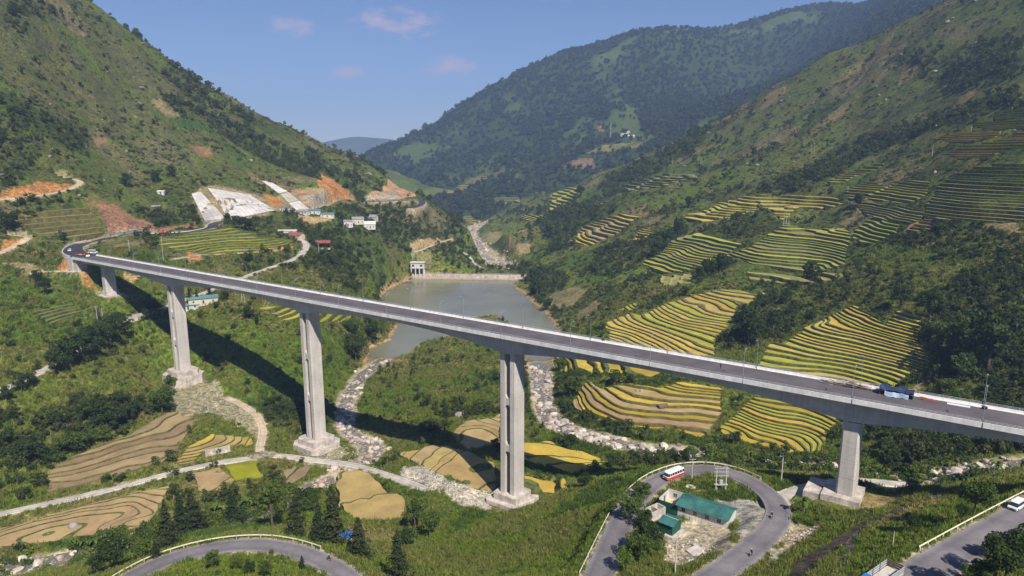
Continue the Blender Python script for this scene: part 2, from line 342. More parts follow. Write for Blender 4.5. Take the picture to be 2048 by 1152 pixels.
road('lower', [(215, 1180, 65), (250, 1156, 64), (330, 1124, 62.5), (420, 1102, 61.8), (500, 1095, 61.6), (560, 1098, 62), (620, 1113, 62.8), (672, 1136, 63.8), (715, 1165, 65), (740, 1195, 66)], 5.6)
road('upper', [(1700, 1235, 93), (1780, 1186, 91.5), (1850, 1145, 90), (1905, 1112, 89.2), (1965, 1076, 88.3), (2048, 1028, 87.3), (2130, 985, 86.5)], 6.8)
road('side', [(1548, 1000, 69.8), (1580, 982, 69.5), (1605, 968, 69), (1640, 960, 67.5), (1690, 962, 63.5), (1740, 971, 60), (1800, 981, 58), (1850, 986, 57.5)], 4.2)
road('old', [(-40, 800), (0, 782), (66, 753), (102, 732), (160, 700), (210, 672), (254, 648), (293, 632), (340, 612), (385, 592), (427, 575), (480, 556), (540, 535), (590, 519), (610, 505), (614, 490), (606, 480), (590, 470)], 4.6)
road('track', [(-40, 1036), (0, 1028), (100, 1008), (240, 975), (360, 940), (440, 921), (500, 911), (560, 912), (640, 925), (700, 936), (760, 946), (800, 957), (850, 972)], 4.0)
road('spur', [(520, 908), (521, 885), (527, 862), (520, 838), (497, 818), (472, 801), (452, 790)], 3.6)
road('approach', [(171, 513, 100), (151, 508, 100), (145, 500, 100), (153, 491, 100.2), (178, 483, 100.4), (220, 476, 100.6), (262, 471, 101), (305, 468, 101.4), (366, 466, 102), (403, 461, 102.4), (428, 455, 102.8), (424, 449, 103), (450, 441, 103.2), (540, 432, 103.6), (618, 422, 104), (667, 411, 104.2), (711, 405, 104), (765, 402, 103), (828, 400, 101), (846, 402, 99.5), (842, 410, 98), (822, 417, 96)], 9.0, smooth=6)
road('path_a', [(-30, 402), (0, 400), (60, 394), (130, 384), (163, 373), (160, 365), (140, 352), (116, 341)], 4.0, bench=1)
road('path_b', [(-30, 522), (0, 510), (30, 495), (54, 480), (56, 470), (40, 464), (18, 460)], 4.0, bench=1)
road('path_c', [(60, 548), (110, 543), (165, 540)], 2.6, bench=1)
road('path_d', [(345, 518), (400, 510), (470, 505), (560, 504)], 2.8, bench=1)
road('path_e', [(826, 506), (850, 496), (880, 484), (905, 478)], 3.2, bench=1)
road('path_f', [(918, 497), (938, 514), (950, 528), (964, 537)], 2.8, bench=1)
# ------------------------------------------------------------------ materials
def nn(nt, t, **kw):
    n = nt.nodes.new(t)
    for k, v in kw.items(): setattr(n, k, v)
    return n
def mixc(nt, mode, fac, a, b):
    n = nn(nt, 'ShaderNodeMix', data_type='RGBA', blend_type=mode)
    for sock, v in ((n.inputs['Factor'], fac), (n.inputs['A'], a), (n.inputs['B'], b)):
        if isinstance(v, (int, float)): sock.default_value = v
        elif isinstance(v, tuple): sock.default_value = (*v, 1) if len(v) == 3 else v
        else: nt.links.new(v, sock)
    return n.outputs['Result']
def ramp(nt, src, a, b, lo=0.0, hi=1.0):
    n = nn(nt, 'ShaderNodeMapRange'); n.inputs['From Min'].default_value = a; n.inputs['From Max'].default_value = b
    n.inputs['To Min'].default_value = lo; n.inputs['To Max'].default_value = hi
    nt.links.new(src, n.inputs['Value']); return n.outputs['Result']
def noise(nt, scale, detail=3.0, vec=None, rough=0.55):
    n = nn(nt, 'ShaderNodeTexNoise'); n.inputs['Scale'].default_value = scale; n.inputs['Detail'].default_value = detail; n.inputs['Roughness'].default_value = rough
    if vec is None:
        g = nt.nodes.get('pos') or nn(nt, 'ShaderNodeNewGeometry', name='pos'); vec = g.outputs['Position']
    nt.links.new(vec, n.inputs['Vector']); return n.outputs['Fac']
def mat(name, col, rough=0.85, var=0.25, scale=0.5, bump=0.0, bscale=2.0, metal=0.0, col2=None, randv=0.0, spec=0.25, streak=0.0, lift=0.0, wear=False):
    m = bpy.data.materials.new(name); m.use_nodes = True; nt = m.node_tree; b = nt.nodes['Principled BSDF']
    b.inputs['Roughness'].default_value = rough; b.inputs['Metallic'].default_value = metal; b.inputs['Specular IOR Level'].default_value = spec
    f = noise(nt, scale, 4)
    c = mixc(nt, 'MIX', ramp(nt, f, 0.35, 0.65), tuple(x * (1 - var) for x in col), tuple(min(1, x * (1 + var)) for x in (col2 or col)))
    f2 = noise(nt, scale * 9, 3); c = mixc(nt, 'MULTIPLY', 1.0, c, mixc(nt, 'MIX', ramp(nt, f2, 0.3, 0.7), (1 - var * .6,) * 3, (1 + var * .4,) * 3))
    if streak:                                            # rain streaks run down the concrete
        g_ = nt.nodes['pos']; mp_ = nn(nt, 'ShaderNodeMapping'); mp_.inputs['Scale'].default_value = (1.1, 1.1, .045); nt.links.new(g_.outputs['Position'], mp_.inputs['Vector'])
        c = mixc(nt, 'MULTIPLY', streak, c, mixc(nt, 'MIX', ramp(nt, noise(nt, 1.0, 4, mp_.outputs[0], .7), .36, .62), (.62, .61, .60), (1.06, 1.05, 1.04)))
    if lift:                                              # joints between casting lifts
        g_ = nt.nodes['pos']; sx = nn(nt, 'ShaderNodeSeparateXYZ'); nt.links.new(g_.outputs['Position'], sx.inputs[0]); fr = nn(nt, 'ShaderNodeMath', operation='MODULO'); nt.links.new(sx.outputs['Z'], fr.inputs[0]); fr.inputs[1].default_value = lift
        c = mixc(nt, 'MULTIPLY', 1.0, c, mixc(nt, 'MIX', ramp(nt, fr.outputs[0], .10, .16), (.80, .79, .78), (1, 1, 1)))
    if wear:
        at_ = nn(nt, 'ShaderNodeAttribute', attribute_name='wear'); c = mixc(nt, 'MULTIPLY', 1.0, c, at_.outputs['Color'])
        c = mixc(nt, 'MIX', ramp(nt, noise(nt, .22, 5, None, .7), .56, .62, 0, .35), c, tuple(x * .72 for x in col))
    if randv:
        oi = nn(nt, 'ShaderNodeObjectInfo'); v = ramp(nt, oi.outputs['Random'], 0, 1, 1 - randv, 1 + randv)
        h = nn(nt, 'ShaderNodeHueSaturation'); nt.links.new(v, h.inputs['Value']); nt.links.new(c, h.inputs['Color'])
        hv = ramp(nt, oi.outputs['Random'], 0, 1, 0.5 - randv * .10, 0.5 + randv * .06); nt.links.new(hv, h.inputs['Hue']); c = h.outputs['Color']
    nt.links.new(c, b.inputs['Base Color'])
    if bump:
        bp = nn(nt, 'ShaderNodeBump'); bp.inputs['Strength'].default_value = 1.0; bp.inputs['Distance'].default_value = bump
        nt.links.new(noise(nt, bscale, 4), bp.inputs['Height']); nt.links.new(bp.outputs['Normal'], b.inputs['Normal'])
    return m
def leafmat(name, c1, c2, transl=0.22, tint=True):
    m = bpy.data.materials.new(name); m.use_nodes = True; nt = m.node_tree; b = nt.nodes['Principled BSDF']
    c1, c2 = [tuple(q * k_ for q, k_ in zip(cc, (.98, .97, .70))) for cc in (c1, c2)]
    oi = nn(nt, 'ShaderNodeObjectInfo'); c = mixc(nt, 'MIX', oi.outputs['Random'], c1, c2)
    if tint:
        at_ = nn(nt, 'ShaderNodeAttribute', attribute_name='tint'); c = mixc(nt, 'MULTIPLY', 1.0, c, at_.outputs['Color'])
    b.inputs['Roughness'].default_value = 0.6; b.inputs['Specular IOR Level'].default_value = 0.2; nt.links.new(c, b.inputs['Base Color'])
    if transl:
        tr = nn(nt, 'ShaderNodeBsdfTranslucent'); nt.links.new(mixc(nt, 'MULTIPLY', 1.0, c, (1.0, 1.15, 0.45)), tr.inputs['Color'])
        mx = nn(nt, 'ShaderNodeMixShader'); mx.inputs[0].default_value = transl
        nt.links.new(b.outputs[0], mx.inputs[1]); nt.links.new(tr.outputs[0], mx.inputs[2]); nt.links.new(mx.outputs[0], nt.nodes['Material Output'].inputs['Surface'])
    return m
M = {}
M['concrete'] = mat('concrete', (.56, .51, .455), .85, .10, .12, .01, 3, streak=.38, lift=4.5)
M['concrete_white'] = mat('white_concrete', (.72, .69, .65), .8, .10, .3, streak=.4)
M['concrete_dirty'] = mat('stained_concrete', (.50, .44, .375), .9, .24, .35, .03, 1.5, col2=(.54, .47, .41), streak=.45)
M['asphalt_new'] = mat('new_asphalt', (.115, .098, .102), .85, .16, .15, .005, 8)
M['asphalt_old'] = mat('worn_asphalt', (.185, .170, .180), .85, .18, .10, .005, 8, wear=True)
M['asphalt_black'] = mat('fresh_asphalt', (.05, .048, .055), .7, .2, .2, wear=True)
M['track'] = mat('gravel_track', (.46, .42, .37), .95, .2, .25, .03, 3, wear=True)
M['dirt'] = mat('dirt_track', (.50, .40, .28), .95, .2, .3, .03, 3, wear=True)
M['lamp_steel'] = mat('lamp_steel', (.34, .36, .38), .5, .08, 1.0, metal=.3)
M['steel'] = mat('galvanised_steel', (.55, .56, .55), .45, .08, 1.0, metal=.35)
M['cream_rail'] = mat('cream_guardrail_paint', (.62, .58, .44), .6, .1, .6)
M['white_paint'] = mat('white_paint', (.78, .78, .77), .55, .05, .5)
M['dark'] = mat('dark_rubber', (.02, .02, .022), .7, .1, 1)
M['glass'] = mat('dark_glass', (.03, .035, .04), .08, .1, 1, spec=.6)
M['red_paint'] = mat('red_paint', (.62, .07, .03), .4, .06, 1, spec=.4)
M['yellow_paint'] = mat('yellow_paint', (.65, .36, .04), .5, .1, 1)
M['roof_green'] = mat('green_metal_roof', (.045, .150, .132), .55, .28, .35, spec=.35, streak=.35)
M['wall_green'] = mat('green_metal_wall', (.015, .085, .06), .55, .12, .5)
M['roof_teal'] = mat('teal_metal_roof', (.11, .215, .215), .5, .12, .3)
M['roof_red'] = mat('red_tile_roof', (.27, .085, .07), .8, .2, .5)
M['roof_grey'] = mat('grey_sheet_roof', (.27, .26, .26), .8, .2, .4)
M['wall_white'] = mat('white_wall', (.62, .60, .56), .8, .10, .4, streak=.3)
M['wall_cream'] = mat('cream_wall', (.60, .53, .40), .85, .1, .3)
M['tarp_blue'] = mat('blue_tarpaulin', (.03, .045, .10), .6, .5, .8, .08, 2)
M['tarp_light'] = mat('pale_blue_tarpaulin', (.40, .48, .60), .6, .18, .8, .04, 2)
M['blue_roof'] = mat('blue_sheet_roof', (.03, .16, .48), .5, .15, .7)
M['wood'] = mat('weathered_wood', (.16, .11, .075), .9, .3, 1.2)
M['bark'] = mat('bark', (.12, .095, .07), .95, .3, 2)
M['rock'] = mat('pale_boulder_rock', (.49, .425, .35), .9, .22, .35, .05, 2, randv=.22)
M['rock_tan'] = mat('tan_boulder_rock', (.45, .34, .24), .9, .25, .4, .05, 2, randv=.2); M['rock_wet'] = mat('wet_dark_rock', (.17, .145, .12), .5, .25, .4, .05, 2, randv=.2)
M['rock_dark'] = mat('grey_boulder_rock', (.25, .215, .195), .9, .25, .5, .05, 2, randv=.2)
M['cloth_dark'] = mat('dark_cloth', (.03, .03, .04), .9, .2, 4)
M['cloth_white'] = mat('pale_cloth', (.6, .6, .6), .9, .1, 4)
M['skin'] = mat('skin', (.42, .26, .18), .6, .05, 4)
M['pole'] = mat('concrete_pole', (.55, .52, .47), .85, .1, 1)
M['bank'] = mat('grassy_terrace_bank', (.098, .108, .028), .95, .4, .45, .12, 1.5, col2=(.11, .12, .03))
M['bank_brown'] = mat('dry_terrace_bank', (.145, .128, .042), .95, .3, .45, .12, 1.5)
M['bank_green'] = mat('green_terrace_bank', (.095, .115, .026), .95, .3, .45, .12, 1.5); M['edge_lime'] = mat('lime_terrace_edge', (.33, .32, .085), .95, .2, .4); M['edge_gold'] = mat('gold_terrace_edge', (.45, .36, .12), .95, .2, .4); M['edge_olive'] = mat('olive_terrace_edge', (.21, .20, .08), .95, .2, .4); M['bank_gold'] = mat('rice_front', (.30, .23, .06), .95, .25, .45)
def fieldmat(name, c, c2=None, randv=.1):
    return mat(name, c, .95, .16, .13, .10, 2.2, col2=c2, randv=randv)
# ------------------------------------------------------------------ tagging and mesh helpers
def tag(o, label=None, cat=None, group=None, kind=None):
    if label: o['label'] = label
    if cat: o['category'] = cat
    if group: o['group'] = group
    if kind: o['kind'] = kind
    return o
def link(name, me, parent=None):
    o = bpy.data.objects.new(name, me); COL.objects.link(o)
    if parent is not None: o.parent = parent
    return o
def mesh_obj(name, verts, faces, mats=(), parent=None, smooth=False, mi=None):
    me = bpy.data.meshes.new(name)
    me.from_pydata([tuple(map(float, v)) for v in verts], [], [tuple(int(i) for i in f) for f in faces]); me.update()
    for m in mats: me.materials.append(m)
    if mi is not None: me.polygons.foreach_set('material_index', np.asarray(mi, np.int32))
    if smooth: me.polygons.foreach_set('use_smooth', np.ones(len(me.polygons), bool))
    return link(name, me, parent)
def empty(name, loc, rz=0.0):
    o = bpy.data.objects.new(name, None); COL.objects.link(o); o.location = loc; o.rotation_euler = (0, 0, rz); o.empty_display_size = 1
    return o
def copy_tree(o, parent=None):
    c = o.copy(); COL.objects.link(c)
    if parent is not None: c.parent = parent
    for ch in o.children: copy_tree(ch, c)
    return c
class MB:
    """collects simple shapes; build() links them as ONE mesh object"""
    def __init__(s): s.v = []; s.f = []; s.m = []
    def add(s, V, F, m=0):
        k = len(s.v); s.v += [tuple(x) for x in V]; s.f += [tuple(i + k for i in f) for f in F]; s.m += [m] * len(F); return s
    def box(s, x0, x1, y0, y1, z0, z1, m=0, T=None):
        V = [Vector((x, y, z)) for z in (z0, z1) for x, y in ((x0, y0), (x1, y0), (x1, y1), (x0, y1))]
        if T is not None: V = [T @ v for v in V]
        return s.add(V, [(0, 3, 2, 1), (4, 5, 6, 7), (0, 1, 5, 4), (1, 2, 6, 5), (2, 3, 7, 6), (3, 0, 4, 7)], m)
    def prism(s, poly, z0, z1, m=0, T=None, top=None):
        n = len(poly); top = top or poly
        V = [Vector((p[0], p[1], z0)) for p in poly] + [Vector((p[0], p[1], z1)) for p in top]
        if T is not None: V = [T @ v for v in V]
        return s.add(V, [tuple(range(n - 1, -1, -1)), tuple(range(n, 2 * n))] + [(i, (i + 1) % n, (i + 1) % n + n, i + n) for i in range(n)], m)
    def extr(s, prof, y0, y1, m=0, T=None):
        """profile in x-z, extruded along y"""
        n = len(prof); V = [Vector((p[0], y0, p[1])) for p in prof] + [Vector((p[0], y1, p[1])) for p in prof]
        if T is not None: V = [T @ v for v in V]
        return s.add(V, [tuple(range(n)), tuple(range(2 * n - 1, n - 1, -1))] + [(i + n, (i + 1) % n + n, (i + 1) % n, i) for i in range(n)], m)
    def tube(s, pts, r, n=6, m=0, r1=None):
        pts = [Vector(p) for p in pts]; V = []; k = len(pts); r1 = r if r1 is None else r1
        for i, p in enumerate(pts):
            d = (pts[min(i + 1, k - 1)] - pts[max(i - 1, 0)]).normalized()
            a = d.cross(Vector((0.31, 0.95, 0.05)) if abs(d.z) > .9 else Vector((0, 0, 1))).normalized(); b = d.cross(a)
            rr = r + (r1 - r) * i / max(1, k - 1)
            V += [p + (a * math.cos(t) + b * math.sin(t)) * rr for t in (2 * math.pi * j / n for j in range(n))]
        F = [(i * n + j, i * n + (j + 1) % n, (i + 1) * n + (j + 1) % n, (i + 1) * n + j) for i in range(k - 1) for j in range(n)]
        F += [tuple(range(n - 1, -1, -1)), tuple(range((k - 1) * n, k * n))]
        return s.add(V, F, m)
    def ball(s, c, rx, ry, rz, m=0, nu=8, nv=5):
        V = [Vector(c) + Vector((0, 0, -rz))]
        for i in range(1, nv):
            t = math.pi * i / nv - math.pi / 2
            V += [Vector(c) + Vector((rx * math.cos(t) * math.cos(2 * math.pi * j / nu), ry * math.cos(t) * math.sin(2 * math.pi * j / nu), rz * math.sin(t))) for j in range(nu)]
        V.append(Vector(c) + Vector((0, 0, rz))); F = [(0, 1 + (j + 1) % nu, 1 + j) for j in range(nu)]
        for i in range(nv - 2):
            a = 1 + i * nu; F += [(a + j, a + (j + 1) % nu, a + nu + (j + 1) % nu, a + nu + j) for j in range(nu)]
        a = 1 + (nv - 2) * nu; F += [(a + j, a + (j + 1) % nu, len(V) - 1) for j in range(nu)]
        return s.add(V, F, m)
    def build(s, name, mats, parent=None, smooth=False):
        if not isinstance(mats, (list, tuple)): mats = [mats]
        return mesh_obj(name, s.v, s.f, mats, parent, smooth, s.m)
def ribbon(name, L, width, mats, parent=None, lift=0.0, skirt=0.6, crown=0.04):
    """a road surface that follows a line, with sides"""
    t = np.gradient(L[:, :2], axis=0); t /= np.linalg.norm(t, axis=1)[:, None]; n = np.stack([-t[:, 1], t[:, 0]], 1)
    w = (np.full(len(L), width) if np.isscalar(width) else np.asarray(width)) / 2
    V = []; F = []
    offs = (-1, -1, -.86, -.62, -.34, 0, .34, .62, .86, 1, 1); zo = (-skirt, 0, crown * .2, crown * .5, crown * .8, crown, crown * .8, crown * .5, crown * .2, 0, -skirt); wr = (1.5, 1.45, 1.12, .86, 1.0, 1.08, 1.0, .86, 1.12, 1.45, 1.5); no = 11; wcol = []
    for i in range(len(L)):
        for o_, z_ in zip(offs, zo): V.append((L[i, 0] + n[i, 0] * w[i] * o_, L[i, 1] + n[i, 1] * w[i] * o_, L[i, 2] + lift + z_))
        jr = float(fbm(L[i, 0:1], L[i, 1:2], 9, 2, 71)[0]) * .12; wcol += [q + jr for q in wr]
    for i in range(len(L) - 1):
        for j in range(no - 1): F.append((i * no + j, (i + 1) * no + j, (i + 1) * no + j + 1, i * no + j + 1))
    o = mesh_obj(name, V, F, mats, parent); wc = np.array(wcol); ca_ = o.data.color_attributes.new('wear', 'FLOAT_COLOR', 'POINT'); ca_.data.foreach_set('color', np.stack([wc, wc * .98, wc * .94, np.ones_like(wc)], 1).astype(np.float32).ravel()); return o
# ------------------------------------------------------------------ land cover of the ground
LUSH = np.array((.108, .150, .030)); MID = np.array((.142, .156, .042)); DRY = np.array((.215, .185, .076)); DARKG = np.array((.040, .062, .020)); EARTH = np.array((.17, .115, .065))
n1 = fbm(GX, GY, 120, 4, 101); n2 = fbm(GX, GY, 34, 4, 131); n3 = fbm(GX, GY, 9, 3, 151); n4 = fbm(GX, GY, 260, 3, 171)
def lerp(a, b, t): return a + (b - a) * t[..., None]
C = lerp(np.broadcast_to(MID, H.shape + (3,)).copy(), LUSH, sstep(-.25, .35, n2 + .5 * n1))
C = lerp(C, DRY, sstep(.12, .5, n1 * .6 - n2 * .6 + n3 * .35) * .8)
C = lerp(C, DARKG, sstep(.1, .45, -n2 * .6 + n3 * .5 - n1 * .3) * .75)
up = sstep(100, 260, H) * (R < 1900)
C = lerp(C, np.array((.115, .120, .045)), up * .55)                    # the upper pastures are drier
left_up = sstep(-150, -300, GX) * sstep(95, 170, H)
C = lerp(C, np.array((.125, .115, .05)), left_up * sstep(-.2, .4, n2 + n3) * .6)
back = (hB > hA) & (R > 1500)
C[back] = lerp(np.broadcast_to(np.array((.035, .055, .022)), C.shape), np.array((.075, .105, .035)), sstep(.2, .42, n4 + .5 * n1))[back]
FOREST = sstep(.13, .27, fbm(GX, GY, 110, 3, 211) + .35 * fbm(GX, GY, 27, 3, 213) - .05) * .95
FOREST = np.where(back, 1 - sstep(.16, .34, n4 + .5 * n1 - .02), FOREST * np.where(R > 330, 1.0, .25))
ORANGE, REDBR, PALE, SAND, DIRT, SOIL, STRAW = (.43, .20, .075), (.27, .14, .09), (.47, .43, .38), (.44, .31, .17), (.34, .25, .155), (.085, .068, .055), (.30, .215, .09)
LIMEG, GRASSY = (.115, .17, .022), (.115, .135, .03)
def paint(px, col, jit=2.0, bare=1.0, strength=1.0, forest=None, poly=None):
    P = at(px) if poly is None else np.asarray(poly)
    r0 = np.median(np.hypot(P[:, 0], P[:, 1])); w = bbox_cells(P[:, 0], P[:, 1], 6 + r0 * .01)
    x, y = GX[w], GY[w]; k = jit * max(1, r0 / 350)
    sd = poly_sd(x + fbm(x, y, 7 * k, 3, 31) * k * 1.6, y + fbm(x, y, 7 * k, 3, 37) * k * 1.6, P)
    m = sstep(-.12 * k, .12 * k, sd) * strength
    if col is not None:
        c = np.array(col) * (1 + .30 * fbm(x, y, 5 * k, 3, 77))[..., None]
        C[w] = C[w] * (1 - m[..., None]) + c * m[..., None]
    if bare: BARE[w] = np.maximum(BARE[w], m * bare)
    if forest is not None: FOREST[w] = FOREST[w] * (1 - m) + forest * m
# small hill plots: fallow, grass, maize, bare
def plots(sx, sy, rot, seed):
    c, s = math.cos(rot), math.sin(rot); X = (GX * c + GY * s) / sx + fbm(GX, GY, 60, 2, seed) * .5; Y = (-GX * s + GY * c) / sy + fbm(GX, GY, 60, 2, seed + 3) * .5; ix = np.floor(X); iy = np.floor(Y); best = np.full(X.shape, 9.0); sec = best.copy(); idv = np.zeros(X.shape)
    for a in (-1, 0, 1):
        for b in (-1, 0, 1):
            jx_ = ix + a; jy_ = iy + b; d = (X - jx_ - _hash(jx_, jy_, seed)) ** 2 + (Y - jy_ - _hash(jx_, jy_, seed + 1)) ** 2; m = d < best
            sec = np.where(m, best, np.minimum(sec, d)); idv = np.where(m, _hash(jx_, jy_, seed + 2), idv); best = np.where(m, d, best)
    return idv, np.sqrt(sec) - np.sqrt(best)
pid, ped = plots(52, 30, .6, 401); pm = sstep(.02, .08, ped) * sstep(380, 520, R) * (~back) * sstep(45, 70, H) * (SHORE < -10)
for lo, hi, col, st, fo in ((0, .09, (.135, .175, .035), .75, 0), (.09, .15, (.215, .175, .085), .7, 0), (.15, .23, (.055, .085, .022), .6, None), (.23, .27, (.23, .145, .085), .6, 0), (.27, .36, (.155, .150, .05), .6, 0)):
    m = pm * ((pid >= lo) & (pid < hi)) * st; C = lerp(C, np.array(col), m)
    if fo is not None: FOREST *= 1 - m
# woods and clearings
for px, f in [
    ([(800, 345), (900, 310), (1000, 290), (1200, 262), (1300, 290), (1200, 345), (1000, 380), (880, 402)], .3), ([(960, 430), (1060, 440), (1120, 470), (1080, 520), (1010, 525), (960, 480)], .1), ([(840, 500), (900, 480), (960, 520), (970, 545), (860, 545)], .25),
    ([(-20, 560), (120, 560), (330, 650), (345, 800), (180, 800), (-20, 870)], .04), ([(380, 600), (700, 640), (690, 800), (400, 770)], .08), ([(1100, 560), (1300, 560), (1300, 690), (1130, 700)], .12), ([(1500, 560), (1700, 540), (1850, 560), (1800, 610), (1640, 640), (1540, 620)], .35), ([(60, 500), (300, 560), (200, 600), (60, 560)], .05),
    ([(1740, 885), (1850, 868), (2060, 885), (2060, 930), (1960, 920), (1880, 925), (1770, 945)], 1), ([(1850, 660), (1880, 600), (2000, 590), (2035, 650), (2030, 740), (1900, 760), (1850, 700)], 1),
    ([(1500, 400), (1560, 345), (1700, 290), (1900, 225), (2060, 180), (2060, 245), (1900, 262), (1760, 300), (1640, 365), (1540, 405)], 1),
    ([(1760, 130), (1900, 190), (2060, 150), (2060, 90), (1900, 100)], .8), ([(1190, 375), (1330, 300), (1420, 250), (1400, 300), (1280, 370), (1220, 400)], .9),
    ([(330, 190), (480, 250), (620, 320), (740, 370), (700, 385), (600, 350), (470, 290), (340, 220)], .95), ([(0, 185), (100, 235), (190, 275), (170, 300), (60, 250), (0, 225)], .95), ([(0, 30), (100, 10), (150, 60), (60, 70), (0, 60)], .8),
    ([(620, 455), (700, 440), (760, 500), (775, 575), (700, 585), (640, 570), (600, 530)], .95), ([(465, 515), (570, 500), (575, 540), (480, 548)], 1), ([(700, 640), (780, 640), (775, 690), (720, 725), (690, 700)], .85),
    ([(1050, 520), (1130, 560), (1140, 620), (1100, 640), (1060, 590), (1040, 545)], .9), ([(880, 400), (1000, 385), (1040, 420), (940, 425), (880, 415)], .9), ([(1060, 420), (1140, 400), (1200, 430), (1140, 470), (1080, 480)], .75), ([(820, 470), (900, 440), (930, 460), (900, 480), (830, 480)], .7),
    ([(1280, 480), (1370, 450), (1380, 470), (1300, 520), (1240, 560), (1160, 560), (1200, 500)], .85), ([(1380, 540), (1440, 510), (1480, 520), (1430, 560), (1390, 570)], .9),
    ([(1780, 460), (1900, 430), (2048, 460), (2048, 520), (1900, 520), (1800, 500)], .9), ([(1100, 800), (1160, 760), (1200, 840), (1280, 870), (1400, 890), (1300, 895), (1160, 860)], .7),
    ([(180, 820), (260, 800), (330, 820), (270, 860), (130, 920), (40, 930), (50, 880)], .8), ([(850, 300), (980, 330), (1100, 300), (1000, 230)], .35), ([(1290, 420), (1480, 380), (1480, 410), (1330, 445)], .2), ([(1300, 350), (1500, 240), (1700, 190), (1640, 300), (1400, 380)], .12),
    ([(1560, 360), (1500, 440), (1640, 440), (1700, 460), (1760, 500), (1700, 560), (1560, 560)], .3), ([(430, 480), (580, 470), (560, 500), (400, 505)], 0), ([(840, 560), (1010, 620), (1000, 820), (720, 860), (700, 780)], .05)]:
    paint(px, None, 4, 0, 1, f)
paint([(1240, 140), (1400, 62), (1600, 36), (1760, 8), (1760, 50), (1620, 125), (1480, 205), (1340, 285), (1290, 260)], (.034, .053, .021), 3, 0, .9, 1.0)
# lush meadow by the left bank, corn on the spit between the streams
paint([(385, 640), (470, 600), (600, 640), (700, 690), (690, 760), (640, 800), (520, 780), (420, 700)], (.075, .125, .022), 3, 0, .8)
paint([(0, 540), (120, 580), (200, 640), (120, 690), (0, 680)], (.085, .145, .024), 4, 0, .8)
paint([(740, 790), (830, 730), (960, 740), (1000, 800), (900, 830), (760, 830)], (.06, .11, .025), 3, 0, .8)
paint([(20, 830), (150, 760), (260, 700), (330, 760), (300, 820), (180, 830), (60, 880)], (.14, .15, .045), 4, 0, .75)
paint([(1130, 640), (1230, 600), (1330, 560), (1340, 590), (1240, 640), (1180, 690)], (.10, .13, .03), 3, 0, .7)
paint([(1100, 540), (1200, 560), (1260, 540), (1220, 500), (1140, 510)], (.085, .15, .022), 3, 0, .8)
paint([(1040, 1152), (1180, 1050), (1240, 980), (1200, 1080), (1160, 1180), (1060, 1190)], LIMEG, 3, 0, .6)
paint([(1690, 1110), (1800, 1040), (1950, 990), (2048, 960), (2048, 1000), (1900, 1080), (1780, 1150), (1700, 1160)], LIMEG, 3, 0, .7)
paint([(350, 1145), (450, 1112), (560, 1110), (640, 1135), (660, 1170), (350, 1175)], LIMEG, 2, 0, .8)
# bare soil, cuttings, sand and rubble
paint([(380, 392), (392, 380), (430, 372), (480, 382), (545, 398), (580, 376), (640, 372), (700, 384), (715, 400), (660, 412), (600, 418), (540, 430), (470, 444), (410, 448)], (.36, .27, .17), 2.0, .9, .75)
paint([(-20, 405), (0, 398), (30, 378), (80, 360), (130, 364), (152, 372), (120, 382), (60, 392), (0, 408)], ORANGE, 1.5)
paint([(0, 500), (5, 480), (30, 478), (42, 480), (20, 495)], ORANGE, 1.2)
paint([(195, 405), (230, 408), (285, 440), (310, 458), (390, 446), (402, 458), (330, 464), (255, 470), (218, 470), (205, 440)], REDBR, 1.5)
paint([(170, 395), (215, 400), (215, 415), (165, 420)], REDBR, 1.5, .5, .5)
for q in ([(522, 384), (560, 395), (572, 415), (548, 418)], [(583, 378), (620, 383), (662, 402), (650, 412), (604, 412)], [(645, 350), (700, 384), (708, 402), (662, 405), (640, 372)], [(735, 388), (770, 374), (806, 374), (830, 394), (800, 399), (732, 400)]):
    paint(q, ORANGE if q[0][0] in (522, 645) else (.42, .25, .15), 1.3)
paint([(600, 392), (650, 392), (660, 410), (620, 414)], (.36, .31, .25), 1.0)
paint([(730, 390), (790, 383), (800, 398), (732, 400)], (.40, .35, .29), 1.2, 1, .7)
paint([(596, 430), (640, 432), (660, 440), (600, 442)], SAND, 1.0)
paint([(100, 532), (130, 514), (165, 538), (140, 545)], ORANGE, 1.2); paint([(160, 545), (185, 555), (200, 580), (170, 570)], ORANGE, 1.0, 1, .8); paint([(250, 545), (285, 552), (270, 568), (250, 560)], (.42, .28, .15), 1.0)
paint([(0, 520), (60, 525), (110, 550), (60, 545)], DIRT, 2, .6, .7); paint([(370, 505), (400, 500), (410, 520), (380, 525)], ORANGE, 1.0); paint([(500, 500), (545, 492), (590, 492), (575, 502), (520, 506)], ORANGE, 1.0)
paint([(430, 502), (480, 495), (485, 505), (440, 508)], ORANGE, 1.0, .8, .8)
paint([(190, 580), (240, 580), (260, 600), (215, 598)], DIRT, 1.0, .8, .8)
paint([(330, 780), (400, 755), (450, 775), (500, 815), (520, 850), (510, 880), (470, 850), (420, 830), (350, 830)], (.36, .30, .215), 2.5, .6, .75)
paint([(345, 830), (400, 835), (350, 880), (300, 900), (250, 900), (290, 860)], (.21, .16, .08), 3, .7, .8)
paint([(800, 935), (850, 930), (900, 965), (985, 985), (985, 1020), (920, 1010), (860, 985), (790, 960)], PALE, 1.8)
paint([(600, 905), (680, 890), (700, 905), (660, 935), (600, 930)], (.36, .32, .25), 1.6, .8, .7); paint([(700, 890), (745, 880), (755, 910), (720, 915)], (.40, .35, .29), 1.2, .9, .8)
paint([(860, 700), (900, 695), (960, 710), (930, 715), (880, 712)], (.22, .19, .08), 1.5, .3, .8); paint([(840, 745), (900, 735), (920, 745), (860, 760)], (.20, .17, .07), 1.5, .3, .6)
paint([(820, 490), (850, 478), (905, 475), (905, 482), (860, 492), (830, 500)], SAND, 1.0); paint([(830, 508), (860, 505), (865, 530), (840, 535), (825, 525)], (.30, .24, .14), 1.0, .8, .7)
